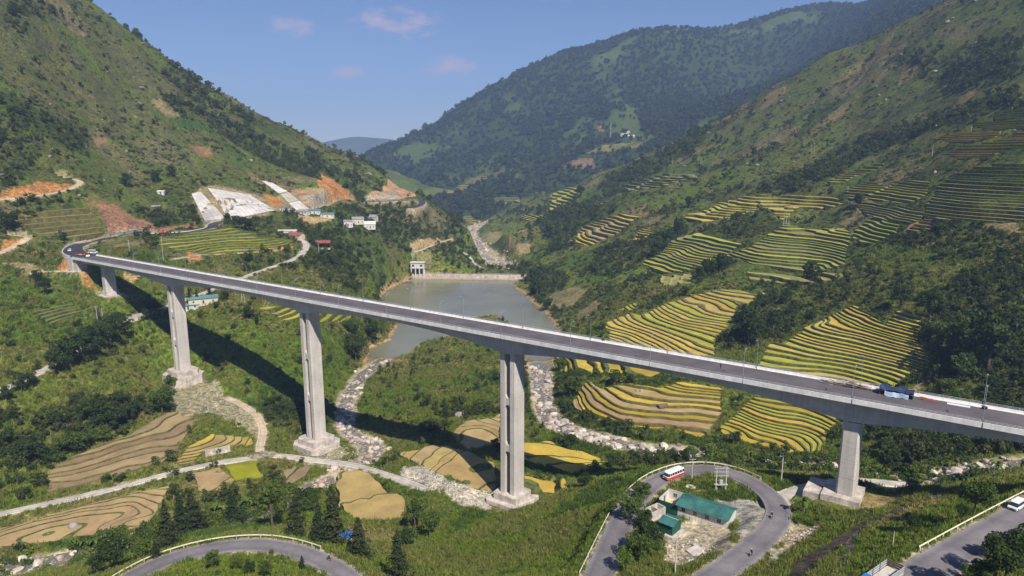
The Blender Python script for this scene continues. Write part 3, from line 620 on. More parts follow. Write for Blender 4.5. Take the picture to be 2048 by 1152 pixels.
paint([(1000, 488), (1030, 492), (1060, 488), (1060, 505), (1040, 515), (1020, 500)], SAND, 1.2, .7, .7); paint([(965, 468), (1000, 465), (1060, 466), (1010, 474)], (.32, .26, .13), 1.0, .6, .7)
paint([(1085, 600), (1110, 585), (1150, 575), (1170, 580), (1150, 610), (1110, 620), (1088, 615)], (.27, .20, .11), 1.5, .6, .8)
paint([(1150, 630), (1190, 600), (1205, 605), (1170, 640)], (.27, .19, .11), 1.2, .7, .7)
paint([(1810, 460), (1850, 435), (1900, 420), (1910, 432), (1860, 460), (1820, 468)], (.36, .21, .14), 1.2, .8, .8); paint([(1950, 445), (2048, 440), (2048, 470), (1980, 460)], (.34, .21, .14), 1.2, .6, .6)
paint([(1822, 775), (1850, 755), (1868, 730), (1875, 735), (1860, 762), (1835, 780)], (.40, .26, .15), .8)
paint([(410, 255), (430, 240), (450, 270), (400, 262)], (.10, .16, .03), 2, 0, .9); paint([(300, 195), (320, 195), (360, 228), (335, 230)], (.24, .18, .10), 1.6, .5, .9); paint([(380, 290), (410, 295), (430, 310), (400, 315)], REDBR, 1.5, .8, .9)
paint([(340, 240), (400, 248), (420, 262), (370, 262)], (.05, .115, .03), 1.5, 0, .9); paint([(185, 275), (210, 275), (220, 290), (195, 295)], (.27, .17, .10), 1.5, .7, .8); paint([(420, 255), (480, 300), (520, 345), (470, 330), (430, 290)], (.085, .13, .03), 3, 0, .8)
paint([(1190, 252), (1200, 250), (1205, 264), (1198, 264)], ORANGE, 1, 1, .9); paint([(770, 320), (785, 308), (790, 312), (775, 326)], ORANGE, 1, 1, .9)
paint([(1640, 175), (1720, 130), (1760, 150), (1680, 200)], (.20, .15, .075), 2, .2, .6); paint([(1880, 60), (1960, 30), (2000, 50), (1900, 90)], (.16, .14, .055), 2, .2, .6)
# the eroded gully and the spoil beside the hairpin
paint([(1540, 1165), (1600, 1118), (1680, 1068), (1760, 1026), (1850, 994), (1940, 963), (1945, 968), (1860, 1002), (1770, 1038), (1700, 1078), (1640, 1125), (1590, 1165)], SOIL, 1.6, .8)
paint([(1695, 1075), (1720, 1060), (1705, 1110), (1690, 1140), (1680, 1150)], (.17, .15, .12), .8, .9)
paint([(1560, 1060), (1600, 1045), (1640, 1060), (1600, 1090), (1570, 1110)], (.36, .29, .21), 1.2, .8, .8); paint([(1535, 1100), (1560, 1095), (1560, 1125), (1540, 1130)], PALE, .8, .8, .8)
paint([(1590, 985), (1640, 965), (1650, 990), (1620, 1005)], (.40, .33, .23), 1.0, .9, .8); paint([(1725, 990), (1790, 985), (1800, 1000), (1740, 1015), (1700, 1018)], (.24, .18, .09), 1.2, .7, .8)
paint([(1730, 975), (1790, 965), (1840, 960), (1850, 975), (1800, 980)], PALE, .8, .9, .7)
# the yard inside the hairpin
paint([(1375, 1035), (1440, 1050), (1455, 1060), (1470, 1080), (1420, 1110), (1380, 1130), (1335, 1120), (1325, 1075), (1345, 1050)], (.46, .39, .31), 1.2, 1, .9)
paint([(1420, 1000), (1480, 1000), (1525, 1010), (1530, 1040), (1490, 1075), (1465, 1065), (1478, 1040), (1430, 1015)], (.38, .35, .325), 1.0, 1, .95)
paint([(1385, 985), (1410, 975), (1420, 985), (1400, 990)], (.20, .16, .11), .8, .5, .7)
C = lerp(C, np.array((.058, .082, .026)), FOREST * .55 * sstep(280, 420, R) * (1 - BARE) * (~back))
# rough hill pasture is a darker, greyer green than the meadows by the river
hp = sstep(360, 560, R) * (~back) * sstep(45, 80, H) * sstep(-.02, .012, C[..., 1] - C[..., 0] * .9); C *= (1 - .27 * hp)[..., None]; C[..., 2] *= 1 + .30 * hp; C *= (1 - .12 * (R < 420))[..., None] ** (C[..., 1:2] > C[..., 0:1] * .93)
gm = sstep(-.004, .02, C[..., 1] - C[..., 0] * .93); C[..., 2] *= 1 - .28 * gm; C[..., 1] *= 1 + .05 * gm; C[..., 0] *= 1 + .03 * gm
# banks of water
near_water = (SHORE > -9) & (SHORE <= 0)
C[near_water] = lerp(C, np.array((.42, .27, .15)), np.clip(sstep(-5.5, -1.5, SHORE + 2.5 * n3), 0, 1))[near_water]
C[SHORE > 0] = (.22, .17, .10)
for k, (L, wd) in STREAM.items():
    w = bbox_cells(L[:, 0], L[:, 1], 30); d, _ = line_d(GX[w], GY[w], L, L[:, 2]); hwid = wd * (1 + .35 * fbm(GX[w], GY[w], 24, 2, 5))
    t = 1 - sstep(hwid * 1.0, hwid + 3.0, d + 2 * n3[w]); C[w] = lerp(C[w], np.array((.42, .345, .265)), t)
# shoulders of roads
for k, (L, wd) in ROADS.items():
    w = bbox_cells(L[:, 0], L[:, 1], 15); d, _ = line_d(GX[w], GY[w], L, L[:, 2])
    t = (1 - sstep(wd / 2 + .3, wd / 2 + 1.6, d + .8 * n3[w])) * .9; C[w] = lerp(C[w], np.array((.36, .31, .24) if k not in ('path_a', 'path_b') else (.46, .36, .25)), t)
# the new road's verge of broken stone
L, wd = ROADS['approach']; w = bbox_cells(L[:, 0], L[:, 1], 25); d, _ = line_d(GX[w], GY[w], L, L[:, 2]); C[w] = lerp(C[w], np.array((.42, .33, .25)), (1 - sstep(6, 9, d + 2 * n2[w])) * .8); BARE[w] = np.maximum(BARE[w], (d < 7.5) * 1.0)
# ------------------------------------------------------------------ terraced fields: every step is a part
GOLD = fieldmat('ripe_rice', (.50, .35, .055)); PALEG = fieldmat('pale_rice', (.46, .36, .085)); YEL = fieldmat('yellow_rice', (.40, .30, .03)); GREEN = fieldmat('green_rice', (.20, .235, .04)); YG = fieldmat('yellow_green_rice', (.36, .335, .042))
BROWN2 = fieldmat('pale_brown_stubble', (.33, .24, .12)); STUB = fieldmat('rice_stubble', (.385, .27, .125)); BROWN = fieldmat('brown_stubble', (.27, .19, .105)); OCHRE = fieldmat('ochre_stubble', (.37, .26, .095)); DKG = fieldmat('dark_green_crop', (.135, .165, .042)); LIME = fieldmat('lime_green_rice', (.26, .27, .012)); OLIVE = fieldmat('olive_crop', (.235, .215, .07)); REDT = fieldmat('reddish_terrace_soil', (.24, .155, .09))
def clip(poly, f):
    """keep the part of a polygon where f >= 0; points carry (x, y, h, s)"""
    out = []; n = len(poly)
    for i in range(n):
        a = poly[i]; b = poly[(i + 1) % n]; fa = f(a); fb = f(b)
        if fa >= 0: out.append(a)
        if (fa >= 0) != (fb >= 0):
            t = fa / (fa - fb); out.append(tuple(a[k] + (b[k] - a[k]) * t for k in range(4)))
    return out
NFIELD = [0, 0]
def terrace(name, label, cat, px, steps, tread, bank=None, lip=0.24, relief=0.0, rise=0.35, group=None, treads=None, jit=None, wig=None, edge=None, rf=0.0):
    jit = jit if jit is not None else (2.4 if name == 'crop_field' else 3.0)
    P = at(px); r0 = float(np.median(np.hypot(P[:, 0], P[:, 1])))
    c = min(max(r0 * .0042, .75), 4.0)
    x0, x1, y0, y1 = P[:, 0].min() - 3, P[:, 0].max() + 3, P[:, 1].min() - 3, P[:, 1].max() + 3
    xs = np.arange(x0, x1 + c, c); ys = np.arange(y0, y1 + c, c); X, Y = np.meshgrid(xs, ys)
    S = poly_sd(X + fbm(X, Y, 11, 2, 91) * jit, Y + fbm(X, Y, 11, 2, 93) * jit, P)
    # keep clear of the roads
    for k, (L, wd) in ROADS.items():
        if L[:, 0].min() - 9 < x1 and L[:, 0].max() + 9 > x0 and L[:, 1].min() - 9 < y1 and L[:, 1].max() + 9 > y0:
            S = np.minimum(S, line_d(X, Y, L)[0] - wd / 2 - 1.2)
    if relief:                                     # gentle bulges that make the banks wind
        w = bbox_cells(P[:, 0], P[:, 1], 22); m = sstep(-20, 2, poly_sd(GX[w], GY[w], P)); H[w] += m * fbm(GX[w], GY[w], wig or 34, 2, 17) * relief
    h = Hq(X, Y)
    # one smoothing pass, then the gentle bulges that make the banks wind
    hs = h.copy()
    for _ in range(3): hs[1:-1, 1:-1] = (hs[:-2, 1:-1] + hs[2:, 1:-1] + hs[1:-1, :-2] + hs[1:-1, 2:] + 2 * hs[1:-1, 1:-1]) / 6
    ins = S > 0
    if ins.sum() < 4: return None
    lo, hi = np.percentile(hs[ins], 1), np.percentile(hs[ins], 99); dz = max((hi - lo) / steps, .12); base = lo - .02
    root = empty(name, (float(P[:, 0].mean()), float(P[:, 1].mean()), float(lo)))
    tag(root, label, cat, group); ox, oy, oz = root.location
    # no two steps are equally high, and their edges are uneven
    gk = np.random.default_rng(steps * 31 + int(abs(ox))); inc = dz * gk.uniform(.55, 1.45, steps); inc *= dz * steps / inc.sum()
    TH = np.concatenate([base - dz * np.arange(4, 0, -1), base + np.concatenate([[0], np.cumsum(inc)]), base + dz * steps + dz * np.arange(1, 5)])
    K = np.interp(hs + (fbm(X, Y, 7.0, 2, 29) * .16 * dz if steps > 1 else 0), TH, np.arange(len(TH)) - 4)
    def zk(k): return .5 * (TH[k + 4] + TH[k + 5])
    bands = {}
    for j in range(len(ys) - 1):
        for i in range(len(xs) - 1):
            if max(S[j, i], S[j, i + 1], S[j + 1, i], S[j + 1, i + 1]) <= 0: continue
            q = [(xs[i], ys[j], K[j, i], S[j, i]), (xs[i + 1], ys[j], K[j, i + 1], S[j, i + 1]), (xs[i + 1], ys[j + 1], K[j + 1, i + 1], S[j + 1, i + 1]), (xs[i], ys[j + 1], K[j + 1, i], S[j + 1, i])]
            if min(p[3] for p in q) < 0: q = clip(q, lambda p: p[3])
            if len(q) < 3: continue
            k0 = int(math.floor(min(p[2] for p in q))); k1 = int(math.floor(max(p[2] for p in q)))
            for k in range(k0, k1 + 1):
                a = q
                if min(p[2] for p in q) < k: a = clip(a, lambda p: p[2] - k)
                if len(a) > 2 and max(p[2] for p in q) > k + 1: a = clip(a, lambda p: k + 1 - p[2])
                if len(a) < 3: continue
                kk = min(max(k, 0), steps - 1)
                mn = min(p[2] for p in a); mx = max(p[2] for p in a); cut = k + lip
                if mx <= cut: bands.setdefault(kk, []).append((a, 2))
                elif mn >= cut: bands.setdefault(kk, []).append((a, 0))
                else:
                    u1 = clip(a, lambda p: p[2] - cut); u2 = clip(a, lambda p: cut - p[2])
                    if len(u1) > 2: bands.setdefault(kk, []).append((u1, 0))
                    if len(u2) > 2: bands.setdefault(kk, []).append((u2, 2))
    for k in sorted(bands):
        z = zk(k) + (rise if steps > 1 else .15)
        par = {}
        def find(q):
            while par.setdefault(q, q) != q: par[q] = par[par[q]]; q = par[q]
            return q
        polys = []
        for poly, m in bands[k]:
            keys = []
            for p in poly:
                key = (round(p[0] * 200), round(p[1] * 200))
                if key not in keys: keys.append(key)
            if len(keys) < 3: continue
            polys.append((poly, m, keys))
            for q in keys[1:]: par[find(q)] = find(keys[0])
        isl = {}
        for t in polys: isl.setdefault(find(t[2][0]), []).append(t)
        for grp in isl.values():
            if len(grp) < 6: continue
            ids = {}; V = []; F = []; mi = []; E = {}
            for poly, m, _k in grp:
                f = []
                for p in poly:
                    key = (round(p[0] * 200), round(p[1] * 200))
                    if key not in ids:
                        ids[key] = len(V); zz = z if steps > 1 else base + p[2] * dz + .15
                        V.append((p[0] - ox, p[1] - oy, zz - oz))
                    if not f or (f[-1] != ids[key] and f[0] != ids[key]): f.append(ids[key])
                if len(f) < 3: continue
                F.append(tuple(f)); mi.append(m)
                for a, b in zip(f, f[1:] + f[:1]):
                    if (b, a) in E: del E[(b, a)]
                    else: E[(a, b)] = 1
            low = {}; midv = {}; drop = dz * 1.5 + rise + .3
            for a, b in E:
                for q in (a, b):
                    if q not in low:
                        low[q] = len(V); V.append((V[q][0], V[q][1], V[q][2] - drop))
                        if rf: midv[q] = len(V); V.append((V[q][0], V[q][1], V[q][2] - dz * rf))
                if rf: F += [(a, midv[a], midv[b], b), (midv[a], low[a], low[b], midv[b])]; mi += [0, 1]
                else: F.append((a, low[a], low[b], b)); mi.append(1)
            tm = treads[(k * 7 + len(F)) % len(treads)] if treads else tread
            mesh_obj('terrace_step', V, F, [tm, bank or M['bank'], edge or bank or M['bank']], root, False, mi); NFIELD[1] += 1
    NFIELD[0] += 1
    # the slope under the field is cut down so that the steps stand free
    w = bbox_cells(P[:, 0], P[:, 1], 5)
    sd = poly_sd(GX[w], GY[w], P)
    m = sstep(-.3, max(.8, c), sd)
    H[w] = H[w] - m * (dz * 1.0 + .35)
    BARE[w] = np.maximum(BARE[w], sstep(-.3, .6, sd)); FOREST[w] *= 1 - sstep(-6, 0, sd)
    return root
RT = 'rice terrace'
G1 = 'rice terraces on the right bank'
terrace('rice_terrace', 'broad pale gold rice terraces above the middle of the bridge', RT, [(1234, 700), (1205, 652), (1256, 628), (1281, 628), (1334, 606), (1364, 594), (1398, 586), (1437, 577), (1481, 575), (1515, 587), (1502, 609), (1476, 615), (1471, 633), (1452, 655), (1432, 682), (1430, 712), (1380, 722), (1300, 715)], 24, PALEG, M['bank_brown'], .27, 3.4, group=G1, treads=[PALEG, PALEG, GOLD, YG], wig=58)
terrace('rice_terrace', 'steep curving green gold rice terraces above the tarpaulin on the bridge', RT, [(1512, 735), (1540, 688), (1565, 692), (1602, 670), (1635, 643), (1672, 627), (1710, 610), (1769, 656), (1796, 627), (1863, 632), (1836, 676), (1855, 717), (1853, 735), (1818, 742), (1791, 768), (1729, 775), (1635, 760), (1560, 748)], 24, YG, M['bank'], .27, 4.0, group=G1, treads=[YG, PALEG, YG, GOLD], wig=52)
terrace('rice_terrace', 'bright yellow rice terraces directly beneath the bridge deck', RT, [(1112, 722), (1128, 705), (1165, 706), (1240, 720), (1328, 742), (1300, 757), (1240, 754), (1180, 746), (1122, 748)], 7, YEL, M['bank'], .28, 2.2, group=G1, treads=[YEL, GOLD, YEL])
terrace('rice_terrace', 'ripe gold and tan rice terraces by the rocky stream', RT, [(1148, 800), (1165, 765), (1205, 775), (1310, 771), (1370, 764), (1440, 778), (1446, 800), (1436, 832), (1420, 862), (1390, 872), (1350, 852), (1290, 856), (1200, 832), (1150, 817)], 12, GOLD, M['bank_brown'], .2, 2.6, group=G1, treads=[GOLD, STUB, YEL, OCHRE, GOLD])
terrace('rice_terrace', 'green gold rice terraces low under the right half of the bridge', RT, [(1440, 850), (1500, 800), (1525, 780), (1570, 782), (1690, 832), (1660, 858), (1642, 900), (1685, 918), (1620, 912), (1560, 897), (1500, 882), (1450, 867)], 14, YG, M['bank'], .26, 3.0, group=G1, treads=[YG, YEL, GOLD, YG])
terrace('rice_terrace', 'olive green rice terraces left of the grouped power poles', RT, [(1285, 528), (1330, 498), (1378, 466), (1482, 489), (1442, 520), (1390, 540), (1322, 546)], 14, OLIVE, M['bank_green'], .22, 3.5, group=G1, edge=M['edge_lime'], treads=[OLIVE, YG, GREEN])
terrace('rice_terrace', 'lime edged green rice terraces below the grouped power poles', RT, [(1452, 512), (1500, 497), (1568, 446), (1697, 455), (1696, 492), (1692, 532), (1600, 542), (1500, 532)], 15, GREEN, M['bank_green'], .22, 3.5, group=G1, edge=M['edge_lime'], treads=[GREEN, YG, OLIVE, GREEN])
terrace('rice_terrace', 'gold terraces curving round the spur above the power poles', RT, [(1367, 436), (1440, 405), (1520, 393), (1590, 388), (1662, 388), (1690, 410), (1630, 420), (1562, 444), (1500, 425), (1402, 450)], 11, YG, M['bank_green'], .25, 4, group=G1, edge=M['edge_gold'], rf=.3, treads=[YG, GOLD, PALEG, YG])
terrace('rice_terrace', 'yellow green terraces left of the great dark terrace slope', RT, [(1690, 382), (1740, 365), (1862, 358), (1852, 390), (1812, 412), (1740, 402), (1692, 396)], 10, YG, M['bank_green'], .25, 3, group=G1, edge=M['edge_lime'], rf=.3, treads=[YG, OLIVE])
terrace('rice_terrace', 'great dark green terrace slope at the right edge', RT, [(1848, 425), (1882, 366), (1925, 345), (2075, 318), (2075, 442), (1960, 444), (1880, 442)], 19, DKG, M['bank'], .3, 1.8, group=G1, edge=M['edge_olive'], treads=[DKG, OLIVE, DKG, GREEN])
terrace('rice_terrace', 'highest broad gold terraces at the right edge', RT, [(1868, 312), (1960, 286), (2075, 256), (2075, 292), (1960, 318), (1900, 314)], 11, YG, M['bank'], .28, 1.6, group=G1, rf=.5, treads=[YG, GOLD])
terrace('rice_terrace', 'narrow gold terraces beneath the trees near the upper right', RT, [(1858, 284), (1920, 266), (2002, 256), (1992, 274), (1922, 284)], 6, GOLD, M['bank'], .28, 1.2, group=G1, rf=.5)
terrace('rice_terrace', 'small green terraces high above the woods at the right edge', RT, [(1985, 230), (2060, 213), (2060, 233), (1990, 240)], 6, GREEN, M['bank'], .28, 1.2, group=G1, rf=.5)
terrace('rice_terrace', 'ladder of little gold steps under the twin power poles', RT, [(1540, 357), (1608, 311), (1628, 316), (1575, 357)], 9, YG, M['bank'], .34, 1.0, group=G1)
terrace('rice_terrace', 'thin pale terrace ledges inside the right hand wood', RT, [(1705, 268), (1800, 246), (1815, 252), (1745, 270)], 6, PALEG, M['bank'], .3, .8, group=G1, rf=.5)
terrace('rice_terrace', 'tan stepped rice terraces below the wooded knoll beyond the lake', RT, [(1138, 487), (1165, 455), (1250, 427), (1278, 431), (1250, 458), (1182, 492)], 11, STUB, M['bank'], .34, 1.6, group=G1, treads=[STUB, GOLD, PALEG])
terrace('rice_terrace', 'little gold steps beside the dark tree beyond the lake', RT, [(1268, 482), (1278, 462), (1300, 455), (1304, 466), (1282, 484)], 6, GOLD, M['bank'], .3, 1.0, group=G1)
terrace('rice_terrace', 'small gold terraces beside the far river bend', RT, [(916, 432), (935, 430), (962, 441), (955, 449), (938, 446)], 5, GOLD, M['bank'], .3, 1.0)
terrace('rice_terrace', 'yellow green terraces on the far valley slope', RT, [(1038, 436), (1050, 430), (1088, 430), (1084, 441), (1050, 441)], 5, YG, M['bank'], .3, 1.0)
terrace('rice_terrace', 'lime green round field far up the valley', RT, [(985, 400), (1005, 391), (1040, 396), (1040, 406), (1000, 408)], 4, GREEN, M['bank'], .3, 1.0)
terrace('rice_terrace', 'reddish brown terraces under the far hill farm', RT, [(1120, 337), (1150, 318), (1185, 312), (1282, 314), (1270, 326), (1200, 338)], 15, REDT, REDT, .25, 3.0, treads=[REDT, STUB])
terrace('rice_terrace', 'gold terraces in front of the far hill farm', RT, [(1170, 308), (1210, 290), (1285, 280), (1285, 293), (1220, 303)], 12, YG, OLIVE, .25, 3.0, treads=[YG, STUB])
terrace('rice_terrace', 'tan terrace ribbon low on the far wooded mountain', RT, [(890, 384), (940, 357), (1010, 340), (1012, 345), (950, 365), (905, 390)], 12, STUB, OLIVE, .25, 2.0, treads=[STUB, OLIVE])
terrace('rice_terrace', 'tiny yellow steps left of the pale gold terraces', RT, [(1238, 624), (1262, 609), (1278, 609), (1264, 623)], 4, YG, M['bank'], .25, .6, group=G1)
terrace('rice_terrace', 'pinkish bare terraces below the dark terrace slope', RT, [(1808, 466), (1845, 440), (1890, 420), (1918, 432), (1870, 456), (1830, 472)], 7, REDT, M['bank'], .3, 1.2, group=G1, treads=[REDT, STUB], rf=.4)
terrace('rice_terrace', 'faint green steps on the grassy far spur', RT, [(1250, 372), (1310, 352), (1390, 345), (1400, 358), (1330, 372), (1270, 384)], 8, OLIVE, M['bank_green'], .2, 2.0, group=G1)
for lab_, px_, n_, tr_ in (('yellow green plots at the mouth of the far side valley', [(1100, 428), (1102, 388), (1150, 374), (1166, 381), (1130, 408)], 8, YG), ('weedy olive ledges below the yellow green terraces', [(1690, 400), (1740, 406), (1812, 416), (1852, 430), (1842, 450), (1790, 442), (1720, 424)], 7, OLIVE), ('overgrown green ledges right of the spur terraces', [(1702, 470), (1745, 436), (1800, 447), (1792, 470), (1722, 495)], 7, GREEN),
    ('faint olive ledges under the lime edged terraces', [(1490, 548), (1560, 546), (1640, 550), (1690, 538), (1692, 556), (1600, 568), (1500, 562)], 4, OLIVE), ('faint olive ledges under the olive green terraces', [(1318, 553), (1385, 548), (1382, 566), (1330, 574)], 3, OLIVE), ('topmost yellow green ledges under the right hand wood', [(1930, 252), (1990, 240), (2065, 236), (2065, 252), (1990, 256)], 5, YG), ('narrow stair of pale ledges crossing the right hand wood', [(1652, 362), (1700, 342), (1762, 322), (1770, 330), (1712, 352), (1668, 368)], 9, YG)):
    terrace('rice_terrace', lab_, RT, px_, n_, tr_, M['bank_green'], .25, 1.4, group=G1, edge=M['edge_lime'], rf=.3)
# left bank
terrace('rice_terrace', 'yellow green terraces beside the new road above the bridge', RT, [(300, 484), (360, 472), (432, 462), (455, 452), (520, 478), (588, 490), (560, 498), (450, 506), (350, 504)], 9, YG, M['bank'], .34, 1.4, treads=[YG, GREEN, LIME])
terrace('rice_terrace', 'small yellow rice terraces behind the second tall pier', RT, [(500, 607), (560, 612), (660, 622), (705, 635), (720, 650), (640, 650), (560, 640)], 8, YG, M['bank'], .3, 1.0, treads=[YG, LIME])
terrace('rice_terrace', 'green vegetable terraces left of the pier row', RT, [(70, 625), (130, 606), (165, 622), (120, 645), (85, 650)], 6, DKG, M['bank'], .22, .6)
terrace('rice_terrace', 'weedy stepped plots above the dirt path bend', RT, [(62, 358), (85, 338), (118, 345), (148, 362), (130, 367), (90, 362)], 6, OLIVE, M['bank'], .3, 1.0)
terrace('rice_terrace', 'weedy terraces with red earth by the approach curve', RT, [(35, 440), (100, 420), (170, 408), (200, 440), (210, 465), (150, 480), (75, 470)], 6, DKG, M['bank_brown'], .35, 1.4, treads=[OLIVE, DKG, REDT])
FD = 'field'
terrace('crop_field', 'tan harvested rice plots with green banks in lower left corner', FD, [(-30, 1065), (55, 1040), (130, 1020), (230, 995), (315, 975), (350, 968), (330, 990), (318, 1020), (290, 1062), (130, 1082), (-30, 1096)], 7, STUB, M['bank'], .14, .55, .12, treads=[STUB, OCHRE, STUB], wig=22)
terrace('crop_field', 'reddish brown fallow fields above the gravel track', FD, [(95, 945), (170, 905), (250, 872), (340, 822), (395, 838), (352, 900), (330, 925), (240, 950), (150, 975), (100, 985)], 7, BROWN, M['bank_brown'], .07, .9, .1, treads=[BROWN, BROWN2, BROWN], wig=20)
terrace('crop_field', 'ochre rice plots beside the pale stone wall', FD, [(355, 932), (370, 900), (425, 868), (500, 872), (505, 890), (450, 893), (410, 902), (388, 925)], 6, OCHRE, M['bank'], .14, .5, .12, treads=[OCHRE, GOLD], wig=20)
terrace('crop_field', 'square tan stubble field behind the conifers', FD, [(374, 948), (440, 936), (468, 962), (412, 1000)], 2, STUB, M['bank'], .05, .1, .1)
terrace('crop_field', 'bright lime yellow rice plot beside the gravel track', FD, [(446, 928), (518, 922), (527, 956), (468, 962)], 1, LIME, M['bank'], .0, 0, .35)
terrace('crop_field', 'brownish stubble plot below the track near the weir', FD, [(563, 938), (625, 933), (612, 955), (570, 972)], 2, BROWN, M['bank'], .08, .2, .1)
terrace('crop_field', 'golden harvested field with a dark burnt patch', FD, [(680, 958), (742, 950), (812, 1000), (805, 1035), (722, 1042), (668, 1014)], 2, OCHRE, M['bank'], .05, .25, .1)
terrace('crop_field', 'winding ochre plots left of the tallest pier', FD, [(900, 872), (925, 845), (1000, 830), (1005, 888), (935, 900)], 5, OCHRE, M['bank'], .12, .4, .1, treads=[OCHRE, STUB], wig=18)
terrace('crop_field', 'tan plots in the shadow left of the tallest pier', FD, [(795, 915), (870, 888), (940, 905), (990, 925), (990, 985), (930, 968), (865, 938)], 5, STUB, M['bank'], .12, .4, .1, treads=[STUB, OCHRE], wig=24)
terrace('crop_field', 'golden rice field right of the tallest pier', FD, [(1045, 888), (1110, 892), (1200, 918), (1213, 930), (1150, 948), (1045, 920)], 3, GOLD, M['bank'], .1, .3, .2, wig=24)
terrace('crop_field', 'gold rice corner at the foot of the tallest pier', FD, [(1050, 955), (1110, 962), (1146, 975), (1100, 990), (1055, 990)], 2, GOLD, M['bank'], .1, .3, .2)
print('fields', NFIELD, time.time() - T0)
# ------------------------------------------------------------------ the ground sheet
def ground():
    V = np.stack([GX, GY, H], -1).reshape(-1, 3).astype(np.float32)
    i = np.arange(NR - 1)[:, None] * NA + np.arange(NA - 1)[None]
    F = np.stack([i, i + 1, i + 1 + NA, i + NA], -1).reshape(-1, 4).astype(np.int32)
    me = bpy.data.meshes.new('ground')
    me.vertices.add(len(V)); me.vertices.foreach_set('co', V.ravel())
    me.loops.add(F.size); me.loops.foreach_set('vertex_index', F.ravel())
    me.polygons.add(len(F)); me.polygons.foreach_set('loop_start', np.arange(0, F.size, 4, dtype=np.int32))
    me.update(calc_edges=True)
    me.polygons.foreach_set('use_smooth', np.ones(len(F), bool))
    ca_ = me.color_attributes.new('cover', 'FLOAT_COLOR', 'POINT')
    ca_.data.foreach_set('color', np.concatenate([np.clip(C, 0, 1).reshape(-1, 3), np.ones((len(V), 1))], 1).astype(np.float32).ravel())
    m = bpy.data.materials.new('hillside_ground'); m.use_nodes = True; nt = m.node_tree; b = nt.nodes['Principled BSDF']
    a = nn(nt, 'ShaderNodeAttribute', attribute_name='cover')
    f1 = noise(nt, .09, 5); f2 = noise(nt, .55, 6, rough=.72); f4 = noise(nt, .24, 6, rough=.75); f3 = noise(nt, 2.2, 4, rough=.7)
    c = mixc(nt, 'MULTIPLY', 1.0, a.outputs['Color'], mixc(nt, 'MIX', ramp(nt, f1, .35, .65), (.78, .80, .82), (1.2, 1.16, 1.08)))
    c = mixc(nt, 'MULTIPLY', 1.0, c, mixc(nt, 'MIX', ramp(nt, f2, .38, .62), (.46, .50, .48), (1.44, 1.40, 1.30)))
    c = mixc(nt, 'MULTIPLY', 1.0, c, mixc(nt, 'MIX', ramp(nt, f3, .33, .67), (.74, .75, .74), (1.22, 1.22, 1.2)))
    c = mixc(nt, 'MULTIPLY', 1.0, c, mixc(nt, 'MIX', ramp(nt, f4, .40, .52), (.62, .66, .62), (1.06, 1.05, 1.03)))     # scrub thickets
    nt.links.new(c, b.inputs['Base Color']); b.inputs['Roughness'].default_value = .95; b.inputs['Specular IOR Level'].default_value = .1
    bp = nn(nt, 'ShaderNodeBump'); bp.inputs['Distance'].default_value = .5; bp.inputs['Strength'].default_value = .8; nt.links.new(f2, bp.inputs['Height']); nt.links.new(bp.outputs['Normal'], b.inputs['Normal'])
    me.materials.append(m)
    return tag(link('ground', me), kind='structure')
ground()
# far range on the horizon
def far_range():
    xs = np.linspace(-8000, 8000, 240); V = []; F = []
    for k, (y, zf) in enumerate(((6200, 0.0), (6600, .55), (7000, 1.0), (8200, .0))):
        for x in xs: V.append((x, y, -150 + zf * (360 + 130 * math.exp(-((x + 1450) / 650) ** 2) + 120 * float(fbm(np.array(x), np.array(y * .2), 1500, 4, 3))) if zf else -150))
    n = len(xs)
    for k in range(3):
        for i in range(n - 1): F.append((k * n + i, k * n + i + 1, (k + 1) * n + i + 1, (k + 1) * n + i))
    tag(mesh_obj('far_hills', V, F, [mat('distant_forest', (.07, .09, .06), .95, .2, .004)], smooth=True), kind='structure')
    # lowland between the valley mouth and the far range
    tag(mesh_obj('lowland', [(-8400, 1200, -160), (8400, 1200, -160), (8400, 8500, -160), (-8400, 8500, -160)], [(0, 1, 2, 3)], [mat('distant_lowland', (.06, .085, .04), .95, .3, .003)]), kind='structure')
far_range()
# ------------------------------------------------------------------ water
def water_mat(name, col, foam=0.0, bump=.05, scale=.6, rough=.14):
    m = bpy.data.materials.new(name); m.use_nodes = True; nt = m.node_tree; b = nt.nodes['Principled BSDF']
    c = mixc(nt, 'MIX', ramp(nt, noise(nt, .03, 3), .3, .7), tuple(x * .85 for x in col), tuple(x * 1.15 for x in col)); r = None
    b.inputs['Roughness'].default_value = rough; b.inputs['Specular IOR Level'].default_value = .4
    if foam:
        f = ramp(nt, noise(nt, .55, 6, rough=.75), .60 - foam, .70 - foam); c = mixc(nt, 'MIX', f, c, (.62, .62, .60)); nt.links.new(ramp(nt, f, 0, 1, .12, .8), b.inputs['Roughness'])
    nt.links.new(c, b.inputs['Base Color'])
    bp = nn(nt, 'ShaderNodeBump'); bp.inputs['Distance'].default_value = bump; nt.links.new(noise(nt, scale, 4), bp.inputs['Height']); nt.links.new(bp.outputs['Normal'], b.inputs['Normal'])
    return m
def reservoir():
    P = shore; c = P.mean(0); V = []
    ring = P + (P - np.roll(P, 1, 0)) * 0                 # outline pushed out under the banks
    nrm = np.roll(P, -1, 0) - np.roll(P, 1, 0); nrm = np.stack([nrm[:, 1], -nrm[:, 0]], 1); nrm /= np.linalg.norm(nrm, axis=1)[:, None]
    area = 0.5 * np.sum(P[:, 0] * np.roll(P[:, 1], -1) - np.roll(P[:, 0], -1) * P[:, 1])
    ring = P + nrm * (2.5 if area > 0 else -2.5)
    tag(mesh_obj('reservoir_water', [(x, y, WATER_Z) for x, y in ring], [list(range(len(ring)))[:: 1 if area > 0 else -1]], [water_mat('silty_lake_water', (.185, .178, .112), rough=.2)]), kind='structure')
reservoir()
